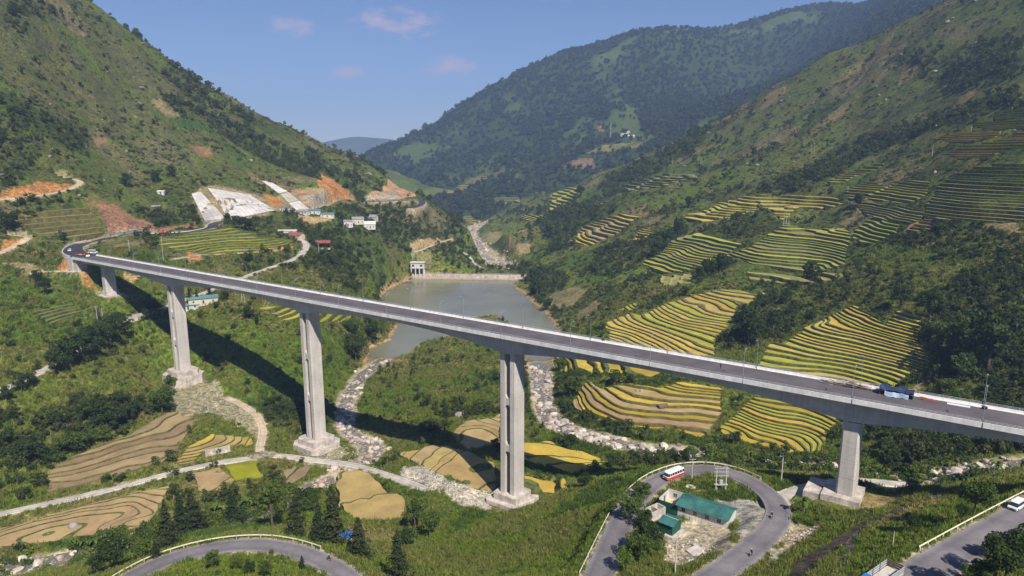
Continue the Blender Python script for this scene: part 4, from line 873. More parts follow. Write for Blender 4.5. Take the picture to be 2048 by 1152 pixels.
wf = water_mat('rushing_stream_water', (.17, .145, .105), .06, .3, 1.0)
wfar = water_mat('shallow_river_water', (.27, .235, .18), .10, .3, .25)
for k, (L, wd) in STREAM.items():
    Lw = L.copy()
    if k == 'far': Lw[:, 0] += 6 * np.sin(np.arange(len(Lw)) * .06)
    o = ribbon('stream_water', Lw, wd * 1.9 if k != 'far' else 5 + 4 * np.sin(np.arange(len(Lw)) * .11) + 2 * np.sin(np.arange(len(Lw)) * .37), [wf if k != 'far' else wfar], crown=0, skirt=.05); tag(o, kind='structure')
# ------------------------------------------------------------------ road surfaces
RM = dict(hairpin='asphalt_old', lower='asphalt_old', upper='asphalt_old', side='track', old='track', track='track', spur='dirt', approach='asphalt_black', path_a='dirt', path_b='dirt', path_c='dirt', path_d='dirt', path_e='dirt', path_f='track')
RN = dict(hairpin='hairpin_road', lower='road', upper='road', side='side_road', old='old_road', track='track', spur='dirt_track', approach='approach_road')
for k, (L, wd) in ROADS.items():
    w_ = wd
    if k == 'approach': w_ = np.interp(np.arange(len(L)), [0, 12, 30], [14.0, 13.0, 9.0])
    if k == 'side': w_ = np.interp(np.arange(len(L)), [0, 5, 12], [8, 6, 4.2])
    tag(ribbon(RN.get(k, 'path'), L, w_, [M[RM[k]]], lift=.05 if k not in ('side', 'spur') else .03), kind='structure')
print('ground done', time.time() - T0)
# ------------------------------------------------------------------ the bridge
BANG = math.atan2(BD[1], BD[0])
def bpt(s, n=0.0, z=0.0):
    """point on the bridge: s metres along the deck from the tallest pier, n towards the near side"""
    return Vector((P4[0] + BD[0] * s + BN[0] * n, P4[1] + BD[1] * s + BN[1] * n, z))
S0, S1 = -215.0, SPAN * 2.665 + 29.0
PIER_S = [-SPAN, 0.0, SPAN, 2 * SPAN, 2.665 * SPAN]
bridge = empty('viaduct', bpt(0, 0, 0)); tag(bridge, 'long grey concrete viaduct on tall piers crossing the whole valley', 'bridge')
BI = Vector((P4[0], P4[1], 0.0))
def bobj(name, V, F, mats, parent=None, mi=None): return mesh_obj(name, [Vector(v) - BI for v in V], F, mats, parent or bridge, False, mi)
def depth(s):
    ends = sorted(PIER_S + [-2 * SPAN]); d = 99
    for p in ends: d = min(d, abs(s - p))
    t = min(d / (SPAN / 2), 1.0)
    return 3.0 + 4.0 * (1 - t) ** 2 if s < PIER_S[3] + 40 else 3.0 + 4.0 * (1 - min(abs(s - PIER_S[3]) / 50, 1)) ** 2
def loft(name, prof, mats, s0, s1, step, parent=None):
    ss = list(np.arange(s0, s1, step)) + [s1]; V = []; F = []
    for s in ss:
        pr = prof(s); n = len(pr)
        for a, z in pr: V.append(bpt(s, a, z))
    for i in range(len(ss) - 1):
        for j in range(n): F.append((i * n + j, (i + 1) * n + j, (i + 1) * n + (j + 1) % n, i * n + (j + 1) % n))
    F += [tuple(range(n)), tuple(range(len(V) - 1, len(V) - n - 1, -1))]
    return bobj(name, V, F, mats, parent)
loft('box_girder', lambda s: [(3.6, DECK_Z - .75), (3.4, DECK_Z - .3 - depth(s)), (-3.4, DECK_Z - .3 - depth(s)), (-3.6, DECK_Z - .75)], [M['concrete']], S0, S1, SPAN / 24)
loft('deck_slab', lambda s: [(7.1, DECK_Z - .06), (7.1, DECK_Z - .38), (3.55, DECK_Z - .78), (-3.55, DECK_Z - .78), (-7.1, DECK_Z - .38), (-7.1, DECK_Z - .06)], [M['concrete']], S0, S1, 30)
loft('road_surface', lambda s: [(6.55, DECK_Z), (6.55, DECK_Z - .055), (-6.55, DECK_Z - .055), (-6.55, DECK_Z), (0, DECK_Z + .07)], [M['asphalt_new']], S0, S1, 30)
JOINT = [i * SPAN / 4 for i in range(-7, 12)]
JOINT = [j for j in JOINT if S0 < j < S1 - 8]
segs = list(zip([S0] + JOINT, JOINT + [S1]))
for side in (1, -1):
    for a, b in segs:
        g = .14
        loft('parapet', lambda s: [(side * 7.42, DECK_Z + .72), (side * 7.45, DECK_Z - .62), (side * 7.105, DECK_Z - .62), (side * 7.105, DECK_Z - .03), (side * 6.62, DECK_Z - .03), (side * 6.95, DECK_Z + .35), (side * 7.10, DECK_Z + .72)], [M['concrete_white']], a + g, b - g, 40)
        rb = MB(); n = max(2, int((b - a) / 2.3))
        for k in range(n + 1):
            p = bpt(a + .5 + (b - a - 1) * k / n, side * 7.25) - BI
            rb.tube([p + Vector((0, 0, DECK_Z + .70)), p + Vector((0, 0, DECK_Z + 1.32))], .045, 5)
        for hz in (1.02, 1.32):
            rb.tube([bpt(a + .3, side * 7.25, DECK_Z + hz) - BI, bpt(b - .3, side * 7.25, DECK_Z + hz) - BI], .05, 5)
        rb.build('railing', M['steel'], bridge)
def pier(s, zf, twin, foot=True):
    T = Matrix.Rotation(BANG, 4, 'Z')                     # local x = along the bridge, local y = away from / towards the near side
    T = Matrix.Translation(bpt(s, 0, 0) - BI) @ T
    ztop = DECK_Z - .3 - depth(s) + .02; zb = zf
    root = empty('pier', (0, 0, 0)); root.parent = bridge
    if twin:
        for sg in (-1, 1):
            mb = MB(); x0, x1 = sorted((sg * 1.2, sg * 3.45)); c = .35
            mb.prism([(x0, -3.15 + 0), (x1 - (c if sg > 0 else 0), -3.15), (x1, -3.15 + c) if sg > 0 else (x1, -3.15), (x1, 3.15 - c) if sg > 0 else (x1, 3.15), (x1 - (c if sg > 0 else 0), 3.15), (x0, 3.15)] if sg > 0 else
                     [(x0 + c, -3.15), (x1, -3.15), (x1, 3.15), (x0 + c, 3.15), (x0, 3.15 - c), (x0, -3.15 + c)], zb - .5, ztop, 0, T)
            mb.build('wall', [M['concrete']], root)
        hh = ztop - zb
        for f in (1 / 3, 2 / 3):
            z = zb + hh * f; mb = MB(); mb.box(-1.2, 1.2, -2.9, 2.9, z - 1.3, z + 1.3, 0, T)
            for e in (1, -1):
                mb.add([T @ Vector(v) for v in [(-1.2, -2.9, z + e * 1.3), (-1.2, 2.9, z + e * 1.3), (-.5, 2.9, z + e * 1.3), (-.5, -2.9, z + e * 1.3), (-1.2, -2.9, z + e * 2.4), (-1.2, 2.9, z + e * 2.4)]], [(0, 1, 5, 4), (2, 3, 4, 5), (0, 4, 3), (1, 2, 5), (0, 3, 2, 1)], 0)
                mb.add([T @ Vector(v) for v in [(1.2, -2.9, z + e * 1.3), (1.2, 2.9, z + e * 1.3), (.5, 2.9, z + e * 1.3), (.5, -2.9, z + e * 1.3), (1.2, -2.9, z + e * 2.4), (1.2, 2.9, z + e * 2.4)]], [(0, 1, 5, 4), (2, 3, 4, 5), (0, 4, 3), (1, 2, 5), (0, 3, 2, 1)], 0)
            mb.build('cross_wall', [M['concrete']], root)
        mb = MB(); mb.box(-3.42, 3.42, -3.12, 3.12, ztop - .02, ztop + .5, 0, T); mb.build('pier_head', [M['concrete']], root)
    else:
        nl = 4; hh = ztop - zb
        for k in range(nl):                               # the casting lifts, a joint between each
            f0, f1 = k / nl, (k + 1) / nl; w0, w1 = 2.35 - .15 * f0, 2.35 - .15 * f1
            mb = MB(); P0 = [(-w0, -2.7), (-w0 + .5, -3.2), (w0 - .5, -3.2), (w0, -2.7), (w0, 2.7), (w0 - .5, 3.2), (-w0 + .5, 3.2), (-w0, 2.7)]; P1 = [(x / w0 * w1, y) for x, y in P0]
            mb.prism(P0, zb - .3 + hh * f0 + .03 + (0 if k else -.03), zb - .3 + hh * f1 + (.3 if k == nl - 1 else -.02), 0, T, P1); mb.build('casting_lift', [M['concrete']], root)
        mb = MB(); mb.box(-1.9, 1.9, -2.6, 2.6, zb - .3, ztop, 0, T); mb.build('core', [M['concrete']], root)
    if foot:
        mb = MB(); a, b_ = (7.2, 6.4); c = 2.0
        oct_ = lambda a, b, c: [(-a, -b + c), (-a + c, -b), (a - c, -b), (a, -b + c), (a, b - c), (a - c, b), (-a + c, b), (-a, b - c)]
        fa_, fb_ = (8.0, 7.4) if s == 0 else (9.6, 8.8) if s < 250 else (7.0, 6.0)
        mb.prism(oct_(fa_, fb_, 1.2 if s == 0 else 3.4), zb - 9.0, zb - 2.4, 0, T); mb.build('footing', [M['concrete_dirty']], root)
        mb = MB(); mb.prism(oct_(fa_ - 2.4, fb_ - 2.4, .5 if s == 0 else 2.0), zb - 2.4, zb, 0, T); mb.build('plinth', [M['concrete_dirty']], root)
for s, z, tw in zip(PIER_S, (71.5, 38.0, 32.0, 45.0, 81.5), (False, True, True, True, False)): pier(s, z, tw, foot=(s != PIER_S[0]))
# the nearest pier stands on a stepped slab
T = Matrix.Translation(bpt(-SPAN, 0, 0) - BI) @ Matrix.Rotation(BANG, 4, 'Z')
pr_ = [c for c in bridge.children if c.name.startswith('pier')][0]
mb = MB(); mb.box(-4.0, 5.6, -5.2, 5.6, 67.0, 71.6, 0, T); mb.build('plinth', [M['concrete_dirty']], pr_)
mb = MB(); mb.box(5.62, 10.2, -5.0, 5.3, 66.5, 71.0, 0, T); mb.build('footing', [M['concrete_dirty']], pr_)
# abutment with wing walls at the far end
ab = empty('abutment', (0, 0, 0)); ab.parent = bridge
T = Matrix.Translation(bpt(S1, 0, 0) - BI) @ Matrix.Rotation(BANG, 4, 'Z')
mb = MB(); mb.box(-2.5, 1.5, -6.2, 6.2, 84, DECK_Z - .8, 0, T); mb.build('abutment_wall', [M['concrete']], ab)
for sg in (-1, 1):
    mb = MB(); mb.extr([(1.5, DECK_Z - .1), (9, DECK_Z - .1), (9, DECK_Z - 4), (1.5, DECK_Z - 12)], sg * 6.6 - .3, sg * 6.6 + .3, 0, T); mb.build('wing_wall', [M['concrete']], ab)
# kerb wall round the outside of the approach curve
L, wd = ROADS['approach']; t = np.gradient(L[:, :2], axis=0); t /= np.linalg.norm(t, axis=1)[:, None]; nL = np.stack([t[:, 1], -t[:, 0]], 1)
wv = np.interp(np.arange(len(L)), [0, 12, 30], [14.0, 13.0, 9.0]) / 2
for nm, i0, i1, sg, h_, lab in (('parapet_wall', 2, 46, -1, .8, 'white concrete edge wall round the outer curve beyond the bridge end'), ('parapet_wall', 60, min(118, len(L) - 1), -1, .55, 'white concrete kerb beside the new road below the red cutting')):
    mb = MB(); pv = []
    for i in range(i0, i1):
        c = L[i, :2] + nL[i] * sg * (wv[i] + .25); pv.append((c[0], c[1], L[i, 2]))
    Vv = []; Ff = []
    for i, p in enumerate(pv):
        j = i0 + i; q = nL[j] * sg * .22
        for o_, z_ in ((-1, -.8), (-1, h_), (1, h_), (1, -2.2)): Vv.append((p[0] + q[0] * o_, p[1] + q[1] * o_, p[2] + z_))
    for i in range(len(pv) - 1):
        for j in range(4): Ff.append((i * 4 + j, i * 4 + (j + 1) % 4, (i + 1) * 4 + (j + 1) % 4, (i + 1) * 4 + j))
    tag(mesh_obj(nm, Vv, Ff, [M['concrete_white']]), lab, 'wall')
# ------------------------------------------------------------------ street lamps on the bridge
def lamp_proto():
    root = empty('street_lamp', (0, 0, 0)); mb = MB(); mb.tube([(0, 0, 0), (0, 0, 7.2)], .075, 6, 0, .05); mb.build('pole', M['lamp_steel'], root)
    mb = MB(); mb.tube([(0, 0, 7.2), (.15, 0, 8.0), (.7, 0, 8.6), (1.5, 0, 8.85)], .05, 5, 0, .04); mb.build('arm', M['lamp_steel'], root)
    mb = MB(); mb.box(1.4, 2.2, -.16, .16, 8.74, 8.92); mb.build('lamp_head', M['lamp_steel'], root)
    mb = MB(); mb.box(-.22, .22, -.22, .22, -.05, .35); mb.build('base', M['steel'], root); return root
lp = None
ordn = ['first', 'second', 'third', 'fourth', 'fifth', 'sixth', 'seventh', 'eighth', 'ninth', 'tenth', 'eleventh', 'twelfth', 'thirteenth', 'fourteenth', 'fifteenth', 'sixteenth', 'seventeenth', 'eighteenth']
for side, nm in ((1, 'near'), (-1, 'far')):
    js = [j for j in JOINT if -1.3 * SPAN < j < 2.6 * SPAN]
    for k, j in enumerate(js):
        o = lamp_proto() if lp is None else copy_tree(lp); lp = lp or o
        o.location = bpt(j + .0, side * 7.02, DECK_Z + .34); o.rotation_euler = (0, 0, math.atan2(-BN[1] * side, -BN[0] * side))
        tag(o, f'slim grey street lamp on the {nm} parapet, {ordn[k]} from the right', 'street lamp', 'street lamps along the bridge')
# ------------------------------------------------------------------ guardrails
def guardrail(line, off, i0, i1, label, m='cream_rail', post=3.2):
    L = line; t = np.gradient(L[:, :2], axis=0); t /= np.linalg.norm(t, axis=1)[:, None]; n = np.stack([-t[:, 1], t[:, 0]], 1)
    P = np.column_stack([L[:, :2] + n * off, L[:, 2]])[i0:i1]
    root = empty('guardrail', P[0]); o = Vector(P[0]); tag(root, label, 'guardrail')
    mb = MB(); V = []; F = []
    for i, p in enumerate(P):
        q = n[i0 + i] * math.copysign(1, off)
        for a, z in ((0, .45), (-.07, .54), (0, .63), (-.07, .72), (0, .80), (.03, .80), (.03, .45)): V.append((p[0] + q[0] * a - o.x, p[1] + q[1] * a - o.y, p[2] + z - o.z))
    for i in range(len(P) - 1):
        for j in range(7): F.append((i * 7 + j, i * 7 + (j + 1) % 7, (i + 1) * 7 + (j + 1) % 7, (i + 1) * 7 + j))
    mesh_obj('rail', V, F, [M[m]], root)
    dist = np.concatenate([[0], np.cumsum(np.linalg.norm(np.diff(P[:, :2], axis=0), axis=1))])
    pm = None
    for d in np.arange(.5, dist[-1], post):
        x = np.interp(d, dist, P[:, 0]); y = np.interp(d, dist, P[:, 1]); z = np.interp(d, dist, P[:, 2])
        if pm is None: mb = MB(); mb.box(-.08, .08, -.08, .08, -.8, .82); pm = mb.build('post', M[m], root)
        else: q_ = pm.copy(); COL.objects.link(q_); q_.parent = root; pm2 = q_; pm2.location = Vector((x, y, z)) - o; continue
        pm.location = Vector((x, y, z)) - o
Lh = ROADS['hairpin'][0]
def nearest(L, px): q = np.array([at_z(u, v, float(z)) for u, v, z in px]); return [int(np.argmin(np.hypot(L[:, 0] - a[0], L[:, 1] - a[1]))) for a in q]
ia, ib, ic = nearest(Lh, [(1275, 1000, 68), (1540, 990, 69), (1180, 1175, 75)])
guardrail(Lh, 4.0, 4, max(ia - 6, 8), 'low pale kerb rail beside the left leg of the hairpin', post=4)
guardrail(Lh, 4.0, ia - 2, ib - 4, 'pale steel guardrail round the outside of the hairpin bend')
guardrail(ROADS['lower'][0], 3.7, 2, len(ROADS['lower'][0]) - 14, 'cream guardrail round the bend at the lower left')
Lu = ROADS['upper'][0]; iu = nearest(Lu, [(1850, 1145, 90)])[0]
guardrail(Lu, 4.3, iu + 4, len(Lu) - 2, 'cream guardrail beside the road in the lower right corner')
print('bridge', time.time() - T0)
# ------------------------------------------------------------------ buildings
def frame_of(a, b):
    """matrix with its origin at a, x towards b, y to the left of it, z up"""
    a = Vector(a); b = Vector(b); x = (b - a); x.z = 0; L = x.length; x.normalize(); return a, L, math.atan2(x.y, x.x)
def windows(root, L, y, zs, xs, w, h, out, m='glass', name='window', frame='wall_white'):
    for x in xs:
        for z in zs:
            mb = MB(); mb.box(x - w / 2, x + w / 2, *sorted((y, y + out * .05)), z, z + h); f = mb.build(name, M[m], root)
            mb = MB()
            for bx in ((x - w / 2 - .08, x - w / 2, z - .08, z + h + .08), (x + w / 2, x + w / 2 + .08, z - .08, z + h + .08), (x - w / 2, x + w / 2, z - .08, z), (x - w / 2, x + w / 2, z + h, z + h + .08), (x - .03, x + .03, z, z + h)):
                mb.box(bx[0], bx[1], *sorted((y, y + out * .09)), bx[2], bx[3])
            mb.build('frame', M[frame], f)
def seams(mb, prof, y0, y1, n, r=.04, m=0):
    """standing seams of a sheet roof, from eave to ridge"""
    for k in range(n + 1):
        y = y0 + (y1 - y0) * k / n
        for (xa, za), (xb, zb) in zip(prof[:-1], prof[1:]): mb.tube([(xa, y, za + r), (xb, y, zb + r)], r, 4, m)
# the long site office inside the hairpin
z0 = 70.4
fa, fb = at_z(1355, 1027, z0), at_z(1454, 1059, z0)
o_, L_, rz = frame_of(fa, fb); D_ = 6.2; Hh = 2.9
w = bbox_cells([fa[0], fb[0]], [fa[1], fb[1]], 14)
site = empty('site_office', o_, rz); tag(site, 'long white prefab office with green metal roof inside the hairpin', 'building')
LW = L_ * .40                                           # the roofless wing goes on to the left
npan = 8
for k in range(npan):
    for yy in (0, D_):
        mb = MB(); mb.box(L_ * k / npan + .03, L_ * (k + 1) / npan - .03, yy - .06, yy + .06, -.6, Hh); mb.build('wall_panel', M['wall_white'], site)
for xx in (0, L_):
    mb = MB(); mb.extr([(-.06, -.6), (.06, -.6), (.06, Hh), (-.06, Hh)], .06, D_ - .06, 0, Matrix.Translation((xx, 0, 0))); g = mb.build('wall_panel', M['wall_white'], site)
    mb = MB(); mb.add([(xx - .05, 0, Hh), (xx - .05, D_, Hh), (xx - .05, D_ * .6, Hh + 1.0), (xx + .05, 0, Hh), (xx + .05, D_, Hh), (xx + .05, D_ * .6, Hh + 1.0)], [(0, 2, 1), (3, 4, 5), (0, 1, 4, 3), (1, 2, 5, 4), (2, 0, 3, 5)]); mb.build('gable', M['wall_white'], site)
windows(site, L_, -.06, [1.1], [L_ * t for t in (.12, .36, .60, .84)], .95, 1.1, -1)
mb = MB(); pr2 = [(-.9, Hh - .12), (D_ * .6, Hh + 1.05), (D_ + .5, Hh - .02)]
R90 = Matrix(((0, 1, 0, 0), (1, 0, 0, 0), (0, 0, 1, 0), (0, 0, 0, 1)))     # profile across the building
mb.extr([(p[0], p[1]) for p in pr2] + [(p[0], p[1] - .1) for p in pr2[::-1]], -.4, L_ + .5, 0, R90); roof = mb.build('roof', M['roof_green'], site)
mb = MB()
for k in range(28):
    x = -.3 + (L_ + .6) * k / 27
    mb.tube([(x, pr2[0][0], pr2[0][1] + .03), (x, pr2[1][0], pr2[1][1] + .03), (x, pr2[2][0], pr2[2][1] + .03)], .035, 4)
mb.build('roof_seams', M['roof_green'], roof); mb = MB(); mb.box(-.4, L_ + .5, D_ * .6 - .2, D_ * .6 + .2, Hh + 1.06, Hh + 1.14); mb.build('ridge_cap', M['roof_green'], roof)
wing = empty('roofless_wing', (0, 0, 0)); wing.parent = site; wing['label'] = 'roofless wing with dark green front wall and littered floor'
mb = MB(); mb.box(-LW, -.1, -.06, .06, -.6, Hh * .8); mb.build('wall_panel', M['wall_green'], wing)
mb = MB(); mb.box(-LW, -.1, D_ - .06, D_ + .06, -.6, Hh); mb.build('wall_panel', M['wall_white'], wing)
mb = MB(); mb.box(-LW - .06, -LW + .06, .06, D_ - .06, -.6, Hh * .95); mb.build('wall_panel', M['wall_white'], wing)
mb = MB(); mb.box(-LW + .06, -.1, .07, D_ - .07, -.3, .1); mb.build('floor', mat('littered_floor', (.5, .4, .2), .9, .3, .8, col2=(.6, .5, .3)), wing)
windows(wing, LW, D_ - .06, [1.1], [-LW * .62, -LW * .2], .9, 1.0, -1, frame='steel')
mb = MB(); mb.box(-LW + .061, -LW + .1, D_ * .45, D_ * .62, .2, 2.1); mb.build('door', M['glass'], wing)
# green shed
o2, L2, rz2 = frame_of(at_z(1319.5, 1061, 71.2), at_z(1344, 1071, 71.2)); 
shed = empty('green_shed', o2, rz2); tag(shed, 'small dark green metal shed with pitched green roof', 'shed'); D2 = 4.2; h2 = 2.6
for nm, bx in (('front', (0, L2, -.05, .05)), ('back', (0, L2, D2 - .05, D2 + .05)), ('l', (-.05, .05, .05, D2 - .05)), ('r', (L2 - .05, L2 + .05, .05, D2 - .05))):
    mb = MB(); mb.box(*bx, -.6, h2)
    n = 12
    if nm in ('front', 'back'):
        for k in range(n + 1): mb.box(bx[0] + (bx[1] - bx[0]) * k / n - .03, bx[0] + (bx[1] - bx[0]) * k / n + .03, bx[2] - .04, bx[3] + .04, -.5, h2 - .02)
    mb.build('wall_panel', M['wall_green'], shed)
mb = MB(); pr3 = [(-.5, h2 - .05), (D2 * .5, h2 + .75), (D2 + .5, h2 - .05)]
mb.extr(pr3 + [(p[0], p[1] - .08) for p in pr3[::-1]], -.45, L2 + .45, 0, R90); rf = mb.build('roof', M['roof_green'], shed)
mb = MB(); mb.box(-.45, L2 + .45, D2 * .5 - .12, D2 * .5 + .12, h2 + .755, h2 + .83); mb.build('ridge_cap', M['steel'], rf)
mb = MB(); mb.box(-.8, L2 + .8, -.9, D2 + .6, -.9, -.1); mb.build('slab', M['concrete_dirty'], shed)
# open concrete tank
o3, L3, rz3 = frame_of(at_z(1303, 1040, 70.6), at_z(1331, 1027, 70.6)); tank = empty('concrete_tank', o3, rz3); tag(tank, 'open topped square concrete tank behind the green shed', 'tank')
for bx in ((0, L3, 0, .25), (0, L3, 2.6, 2.85), (0, .25, .25, 2.6), (L3 - .25, L3, .25, 2.6), (L3 * .5, L3 * .5 + .2, .25, 2.6)):
    mb = MB(); mb.box(*bx, -.8, 1.9); mb.build('wall', M['concrete_dirty'], tank)
mb = MB(); mb.box(.25, L3 - .25, .25, 2.6, -.7, .5); mb.build('tank_floor', M['concrete_dirty'], tank)
# well
wp = at_z(1381, 979, 68.2); well = empty('well', wp); tag(well, 'low hexagonal concrete well cover with square hatch', 'well')
mb = MB(); mb.prism([(1.5 * math.cos(a), 1.5 * math.sin(a)) for a in [math.pi / 3 * k for k in range(6)]], -.8, .75, 0); mb.build('ring', M['concrete_dirty'], well); mb = MB(); mb.box(-.35, .45, -.35, .35, .752, .80); mb.build('hatch', M['dark'], well)
mb = MB()
for k in range(6): mb.prism([(r * math.cos(a), r * math.sin(a)) for r, a in ((1.5, math.pi / 3 * k), (1.5, math.pi / 3 * (k + 1)), (1.25, math.pi / 3 * (k + 1)), (1.25, math.pi / 3 * k))], .75, .9)
mb.build('rim', M['concrete_dirty'], well)
# concrete slab in the yard
for uvs, lab in (([(1372, 1101), (1394, 1090), (1412, 1103), (1392, 1119)], 'loose pale concrete slab lying in the yard'),):
    P = [Vector(at_z(u, v, 71.9)) for u, v in uvs]; mb = MB(); c = sum(P, Vector()) / 4
    mb.prism([(p.x - c.x, p.y - c.y) for p in P], -.35, .22); o = mb.build('concrete_slab', M['concrete_dirty']); o.location = (c.x, c.y, float(Hq(c.x, c.y)) + .12); tag(o, lab, 'slab')
# ------------------------------------------------------------------ poles
def zc_of(p): return p[1] * CT - (p[2] - CAMZ) * ST
def pole(px, top, label, cat='power pole', cross=1, m='pole', group=None, r=.14):
    p = at1(*px); h = max(3.0, (px[1] - top) * zc_of(p) / FPX / CT); root = empty('utility_pole', p); tag(root, label, cat, group)
    mb = MB(); mb.tube([(0, 0, -.8), (0, 0, h)], r * 1.25, 6, 0, r * .8); mb.build('shaft', M[m], root)
    for k in range(cross):
        mb = MB(); mb.box(-1.0, 1.0, -.06, .06, h - .5 - k * .8, h - .38 - k * .8); ca_ = mb.build('crossarm', M['steel'], root)
        mb = MB()
        for x in (-.9, 0, .9): mb.tube([(x, 0, h - .38 - k * .8), (x, 0, h - .12 - k * .8)], .05, 5)
        mb.build('insulators', M['wall_white'], ca_)
    return root, p, h
pole((1383.5, 958), 914, 'slim dark pole standing behind the well', r=.10)
pole((1562.5, 963), 907, 'pale concrete pole beside the side road junction', cross=1)
pole((1350, 1148), 1070, 'pale concrete pole standing in the yard below the shed', cross=1)
pole((1589, 919), 890, 'thin dark pole on the terrace edge behind the hairpin', cross=0, m='wood', r=.09)
pole((1785, 1094), 1060, 'thin grey pole in the grass by the gully', cross=0, r=.09); pole((1982, 986), 946, 'grey pole on the slope near the right edge', cross=1)
GP = 'power poles on the hills'
for k, (u, vb, vt, lab) in enumerate([(1567, 453, 430, 'left one of three power poles standing together above green terraces'), (1572, 453, 428, 'middle one of three power poles standing together above green terraces'), (1577, 453, 431, 'right one of three power poles standing together above green terraces'),
    (1622, 307, 287, 'left of the twin poles above the ladder of gold steps'), (1628, 307, 287, 'right of the twin poles above the ladder of gold steps'), (1337, 328, 316, 'left pole on the grassy far spur'), (1345, 328, 315, 'middle pole on the grassy far spur'), (1396, 331, 314, 'right hand twin pole on the grassy far spur'),
    (1695, 388, 373, 'pole at the edge of the yellow green terraces'), (1864, 313, 292, 'pole left of the highest gold terraces'), (1942, 265, 254, 'pole among trees high at the right'), (56, 489, 460, 'pole beside the lower dirt path bend at the left edge'),
    (259, 502, 480, 'shorter pole between the bridge end and the terraces'), (327, 523, 474, 'tall pole above the far end of the bridge'), (195, 643, 612, 'left pole above the dark tree row'), (206, 641, 615, 'right pole above the dark tree row'), (484, 606, 576, 'left of two poles behind the second tall pier'), (489, 606, 574, 'right of two poles behind the second tall pier'),
    (600, 521, 498, 'left pole at the bend of the old road'), (607, 519, 496, 'right pole at the bend of the old road'), (638, 512, 488, 'pole in front of the red roofed pavilion')]):
    pole((u, vb), vt, lab, group=GP, cross=1 if k % 2 == 0 else 0, r=.13)
# transformer platform on two poles
pa, pb = Vector(at_z(1431, 986, 68.3)), Vector(at_z(1450.5, 986, 68.3)); o4, L4, rz4 = frame_of(pa, pb); tf = empty('transformer_station', o4, rz4); tag(tf, 'pole mounted transformer on two concrete posts beside the hairpin', 'transformer')
for x in (0, L4): mb = MB(); mb.tube([(x, 0, -.6), (x, 0, 8.2)], .19, 8, 0, .13); mb.build('post', M['pole'], tf)
mb = MB(); mb.box(-.5, L4 + .5, -.5, .5, 2.6, 2.72); mb.build('platform', M['steel'], tf)
mb = MB(); mb.box(L4 / 2 - .5, L4 / 2 + .5, -.4, .4, 2.72, 3.9); [mb.tube([(L4 / 2 - .3 + .3 * k, 0, 3.9), (L4 / 2 - .3 + .3 * k, 0, 4.3)], .07, 5) for k in range(3)]; mb.build('transformer_tank', M['steel'], tf)
for z in (5.2, 6.4, 7.5): mb = MB(); mb.box(-.7, L4 + .7, -.07, .07, z, z + .13); cc = mb.build('crossarm', M['steel'], tf); mb = MB(); [mb.tube([(x, 0, z + .13), (x, 0, z + .45)], .06, 5) for x in (-.5, L4 * .33, L4 * .66, L4 + .5)]; mb.build('insulators', M['wall_white'], cc)
mb = MB(); mb.box(-.35, .35, -.3, -.2, .4, 1.8); mb.build('switch_box', M['steel'], tf)
def wire(a, b, sag, label):
    a = Vector(a); b = Vector(b); mb = MB(); mb.tube([a + (b - a) * t - Vector((0, 0, sag * 4 * t * (1 - t))) for t in [i / 10 for i in range(11)]], .03, 4); tag(mb.build('power_line', M['dark']), label, 'cable')
wire(pb + Vector((0, 0, 7.6)), Vector(at_z(1562.5, 963, 68)) + Vector((0, 0, 7.8)), .6, 'power line from the transformer to the junction pole')
# ------------------------------------------------------------------ houses of the villages
def house(px, w, d, h, rz, label, wall='wall_white', roofm='roof_red', rh=1.6, cat='house', nwin=3, doors=1, name='house', over=.5, sink=1.5, open_=False, loc=None):
    p = loc or at1(*px); root = empty(name, p, rz); tag(root, label, cat)
    if not open_:
        for nm, bx in (('f', (-w / 2, w / 2, -d / 2, -d / 2 + .2)), ('b', (-w / 2, w / 2, d / 2 - .2, d / 2)), ('l', (-w / 2, -w / 2 + .2, -d / 2 + .2, d / 2 - .2)), ('r', (w / 2 - .2, w / 2, -d / 2 + .2, d / 2 - .2))):
            mb = MB(); mb.box(*bx, -sink, h); mb.build('wall', M[wall], root)
        for xx in (-w / 2 + .01, w / 2 - .11):
            mb = MB(); mb.add([(xx, -d / 2, h), (xx, d / 2, h), (xx, 0, h + rh), (xx + .1, -d / 2, h), (xx + .1, d / 2, h), (xx + .1, 0, h + rh)], [(0, 2, 1), (3, 4, 5), (0, 1, 4, 3), (1, 2, 5, 4), (2, 0, 3, 5)]); mb.build('gable', M[wall], root)
        xs = [-w / 2 + w * (k + .5) / nwin for k in range(nwin)]
        for k, x in enumerate(xs):
            mb = MB(); mb.box(x - .45, x + .45, -d / 2 - .05, -d / 2, *((.05, 2.1) if (doors and k == nwin // 2) else (1.0, 2.1))); mb.build('door' if (doors and k == nwin // 2) else 'window', M['glass'], root)
    else:
        for x in (-w / 2 + .3, 0, w / 2 - .3):
            for y in (-d / 2 + .3, d / 2 - .3): mb = MB(); mb.tube([(x, y, -sink), (x, y, h)], .12, 5); mb.build('post', M['wood'], root)
        mb = MB(); mb.box(-w / 2, w / 2, -d / 2, d / 2, -sink, .05); mb.build('floor', M['concrete_dirty'], root)
    pr = [(-d / 2 - over, h - .15), (0, h + rh), (d / 2 + over, h - .15)]
    mb = MB(); mb.extr(pr + [(q[0], q[1] - .1) for q in pr[::-1]], -w / 2 - over, w / 2 + over, 0, R90); rf = mb.build('roof', M[roofm], root)
    mb = MB(); mb.box(-w / 2 - over, w / 2 + over, -.15, .15, h + rh - .02, h + rh + .1); mb.build('ridge_cap', M[roofm], rf)
    return root
a0 = Vector(at_z(229, 478, 100.7)); b0 = Vector(at_z(276, 468, 101.2)); oo, LL, rr = frame_of(a0, b0); mid = (a0 + b0) / 2; mid.z = float(Hq(mid.x, mid.y))
